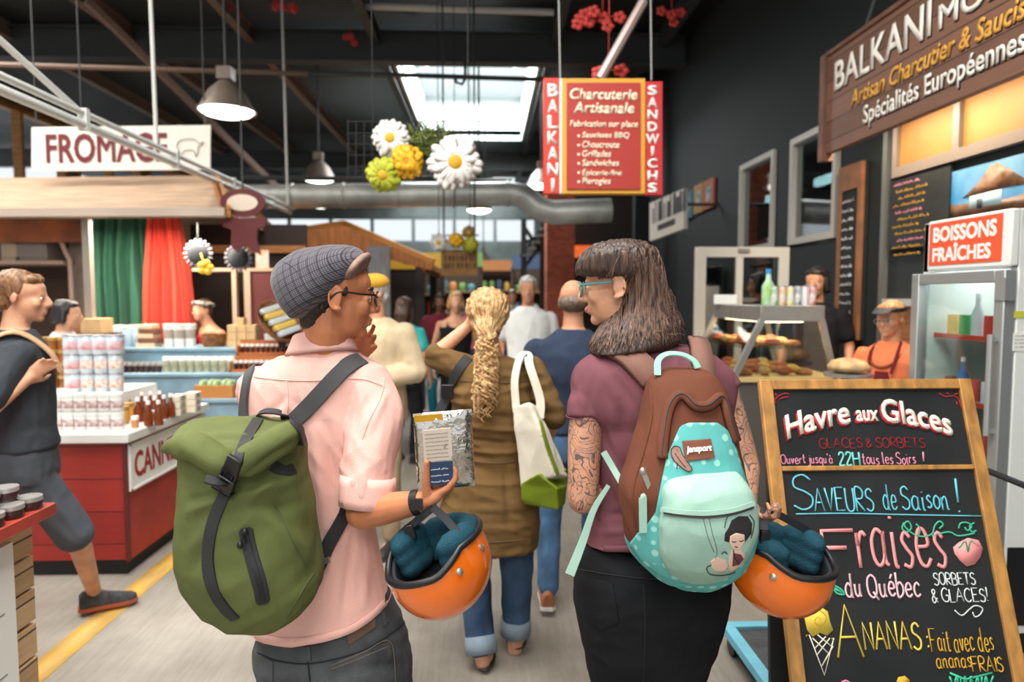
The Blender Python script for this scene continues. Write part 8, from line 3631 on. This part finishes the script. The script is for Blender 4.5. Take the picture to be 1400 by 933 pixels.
s.build('corrugated_screen', M('corrugated_grey', (138, 136, 138), .5, var=.3, vs=4, stretch=(20, 1, 1)), None, label='grey corrugated panel standing beside the yellow cap', cat='panel')
s = MB()
s.mm(P(504, 400, 8.8).x + .1, P(504, 400, 8.8).x + .2, 8.76, 8.8, 0, 1.0)
s.build('panel_post', steel, None, label='dark post holding up the grey corrugated panel', cat='post')

# hanging wooden sign with flowers
t = thing('hanging_sign', 'brown wooden sign with carved letters hanging in the far aisle', 'sign', P(629, 378, 9.0))
c4 = [P(603, 377, 9.0), P(653, 377, 9.0), P(653, 342, 9.0), P(603, 342, 9.0)]
s = MB()
s.loft([[p + V((0, .05, 0)) for p in c4], c4])
s.build('board', M('ochre_wood_sign', (158, 112, 50), .6, var=.2, vs=6), t)
s = MB()
for r_ in range(2):
    o = P(607, 357 + r_ * 10, 9.0) - V((0, .004, 0))
    for k in range(8):
        oo = o + V((k * .055, 0, 0))
        w_ = (.03, .04, .03, .02, .04, .03, .04, .02)[(k + r_) % 8]
        s.mm(oo.x, oo.x + w_, oo.y - .004, oo.y + .004, oo.z, oo.z + .07)
s.build('lettering', M('dark_carved_letters', (92, 62, 30), .7), t)
for x in (607, 649):
    s = MB()
    a = P(x, 342, 9.02)
    s.tube([a, V((a.x, a.y, ZC - .02))], .012, 6)
    s.build('hanging_rod', steel, t)
daisy(600, 332, 13, 8.9, wp, yc, 'far white daisy hanging at left above the brown wooden sign')
daisy(624, 329, 11, 8.85, M('golden_petal'), M('orange_centre'), 'far golden flower hanging above the brown wooden sign', n=14, wide=.26)
daisy(643, 335, 12, 8.9, M('lime_petal'), yc, 'far lime flower at right above the brown wooden sign', n=13, wide=.24)
daisy(641, 318, 10, 8.95, M('dusky_petal', (150, 120, 70), .7), yc, 'small dusky flower topmost above the brown wooden sign', n=13)
s = MB()
for px in (600, 624, 643, 641):
    pass
a, b_ = P(590, 322, 9.1), P(655, 322, 9.1)
s.tube([a, b_], .01, 6)
for px in (600, 622, 643):
    a = P(px, 322, 9.1)
    s.tube([a, V((a.x, a.y, ZC - .02))], .006, 5)
    s.tube([a, V((a.x, a.y, a.z - .15))], .006, 5)
s.build('flower_rail', gw, None, label='thin black rail holding the far flowers over the aisle', cat='rail')

# shelves and blurred stalls beyond
q = random.Random(21)
pal = [(206, 84, 60), (228, 180, 70), (90, 150, 160), (190, 200, 196), (120, 160, 90), (214, 140, 80), (236, 226, 210), (70, 90, 120)]
for k, (px, Y, w, n, ht) in enumerate(((556, 13.6, 1.5, 3, 2.2), (610, 15.0, 1.6, 3, 2.3), (740, 16.0, 1.4, 3, 2.3), (468, 13.2, .9, 2, 1.7), (660, 20.0, 2.4, 3, 2.4))):
    x = P(px, 405, Y).x
    where = ('dark shelving stall behind the turquoise girl', 'shelving stall beyond the brown wooden sign', 'shelving stall at right end of the aisle', 'low dark shelf beside the kiosk', 'farthest shelving stall across the aisle end')[k]
    wsh = ('stall behind the turquoise girl', 'stall beyond the brown wooden sign', 'stall at right end of aisle', 'low shelf beside the kiosk', 'farthest stall across the aisle end')[k]
    t = thing('market_stall', where, 'stall', (x, Y, 0))
    s = MB()
    s.mm(x - w / 2, x + w / 2, Y + .3, Y + .34, 0, ht)
    s.mm(x - w / 2, x - w / 2 + .05, Y - .2, Y + .3, 0, ht)
    s.mm(x + w / 2 - .05, x + w / 2, Y - .2, Y + .3, 0, ht)
    s.build('carcass', M('stall_dark_wood', (70, 56, 46), .8), t)
    s = MB()
    for i in range(n):
        z = .8 + i * (ht - .9) / n
        s.mm(x - w / 2 + .05, x + w / 2 - .05, Y - .2, Y + .3, z - .04, z)
    s.build('shelf', M('stall_pale_shelf', (150, 128, 100), .7), t)
    s = MB()
    s.mm(x - w / 2, x + w / 2, Y - .26, Y - .22, ht - .05, ht + .25)
    s.build('header_board', M('stall_header_%d' % k, pal[(k * 3 + 1) % 8], .6), t)
    m_ = int(w / .22)
    for i in range(n):
        z = .8 + i * (ht - .9) / n
        row = ['lowest', 'middle', 'top'][i]
        for j in range(m_):
            c_ = pal[q.randrange(8)]
            s = MB()
            xx = x - w / 2 + .15 + j * (w - .2) / m_
            hh = q.uniform(.14, .3)
            s.lathe([(.07, 0), (.085, hh * .3), (.08, hh * .8), (.05, hh)], (xx, Y, z), None, 10)
            s.build('stall_goods', M('goods_%d_%d_%d' % c_, c_, .5), None, label='%s ware from left on %s shelf, %s' % (('first', 'second', 'third', 'fourth', 'fifth', 'sixth', 'seventh', 'eighth', 'ninth', 'tenth')[j], row, wsh), cat='ware', group='wares on the ' + where)

# black steel trusses at right of the aisle
t = thing('steel_stair', 'black steel stair frame beside the brick column', 'stairs', P(730, 405, 13.0))
bs_ = M('black_steel_frame', (30, 32, 33), .5)
s = MB()
for a, b_ in (((716, 300), (716, 440)), ((742, 296), (742, 440))):
    p0, p1 = P(a[0], a[1], 13.0), P(b_[0], b_[1], 13.0)
    s.beam(p0, V((p0.x, p0.y, 0)), .1, .1, V((0, 1, 0)))
s.build('upright', bs_, t)
s = MB()
for a, b_ in (((712, 352), (750, 300)), ((716, 330), (745, 330)), ((716, 310), (745, 352)), ((712, 372), (750, 322))):
    s.beam(P(*a, 13.0), P(*b_, 13.0), .07, .09, V((0, 1, 0)))
s.build('brace', bs_, t)
s = MB()
for k in range(5):
    p0 = P(720 + k * 6, 350 - k * 9, 12.9)
    s.box(p0, (.14, .5, .03))
s.build('tread', M('grey_tread', (120, 122, 120), .6), t)
s = MB()
p0 = P(786, 352, 12.9)
p1 = P(812, 336, 12.9)
s.mm(p0.x, p1.x, 12.86, 12.98, p0.z, p1.z)
s.build('orange_glow_panel', M('orange_panel_glow', (214, 96, 40), .5, var=.4, vs=3, emit=.5), None, label='glowing orange panel for the lit store on the cross wall behind the woman', cat='sign')  # added panel, stands in for the orange glow of the lit store

# red flower clusters tied to the roof pipes
redp = M('red_silk_petal', (196, 62, 54), .6)
for k, (px, py, Y, n, lb) in enumerate(((388, 9, 9.2, 9, 'red flower cluster at the top of the tall pale rod left of centre'), (308, 6, 9.4, 4, 'small red flower cluster under the roof left of the larger one'), (478, 52, 10.1, 3, 'small red flower cluster on the girder left of the skylight'),
                                       (824, 26, 5.6, 9, 'red flower cluster above the slanting vent pipe'), (832, 100, 4.9, 5, 'red flower cluster on top of the red hanging sign'), (918, 22, 7.0, 5, 'red flower cluster under the dark roof at right'))):
    s = MB()
    q = random.Random(k)
    c = P(px, py, Y)
    for j in range(n):
        d = c + V((q.uniform(-.05, .05) * n * .45, q.uniform(-.05, .05), q.uniform(-.06, .05)))
        for i in range(5):
            a = i * 1.2566
            s.ell(d + V((math.cos(a) * .03, -.01, math.sin(a) * .03)), (.028, .014, .022), None, 8, 6)
    s.tube([c + V((-.02 * n, 0, .02)), c + V((.02 * n, 0, .02))], .006, 6)
    s.tube([c + V((0, 0, .02)), V((c.x, c.y, max(c.z + .1, ZC - .02)))], .005, 5)
    o = s.build('red_flower_cluster', redp, None, label=lb, cat='flowers', sharp=0, group='red flower clusters under the roof')
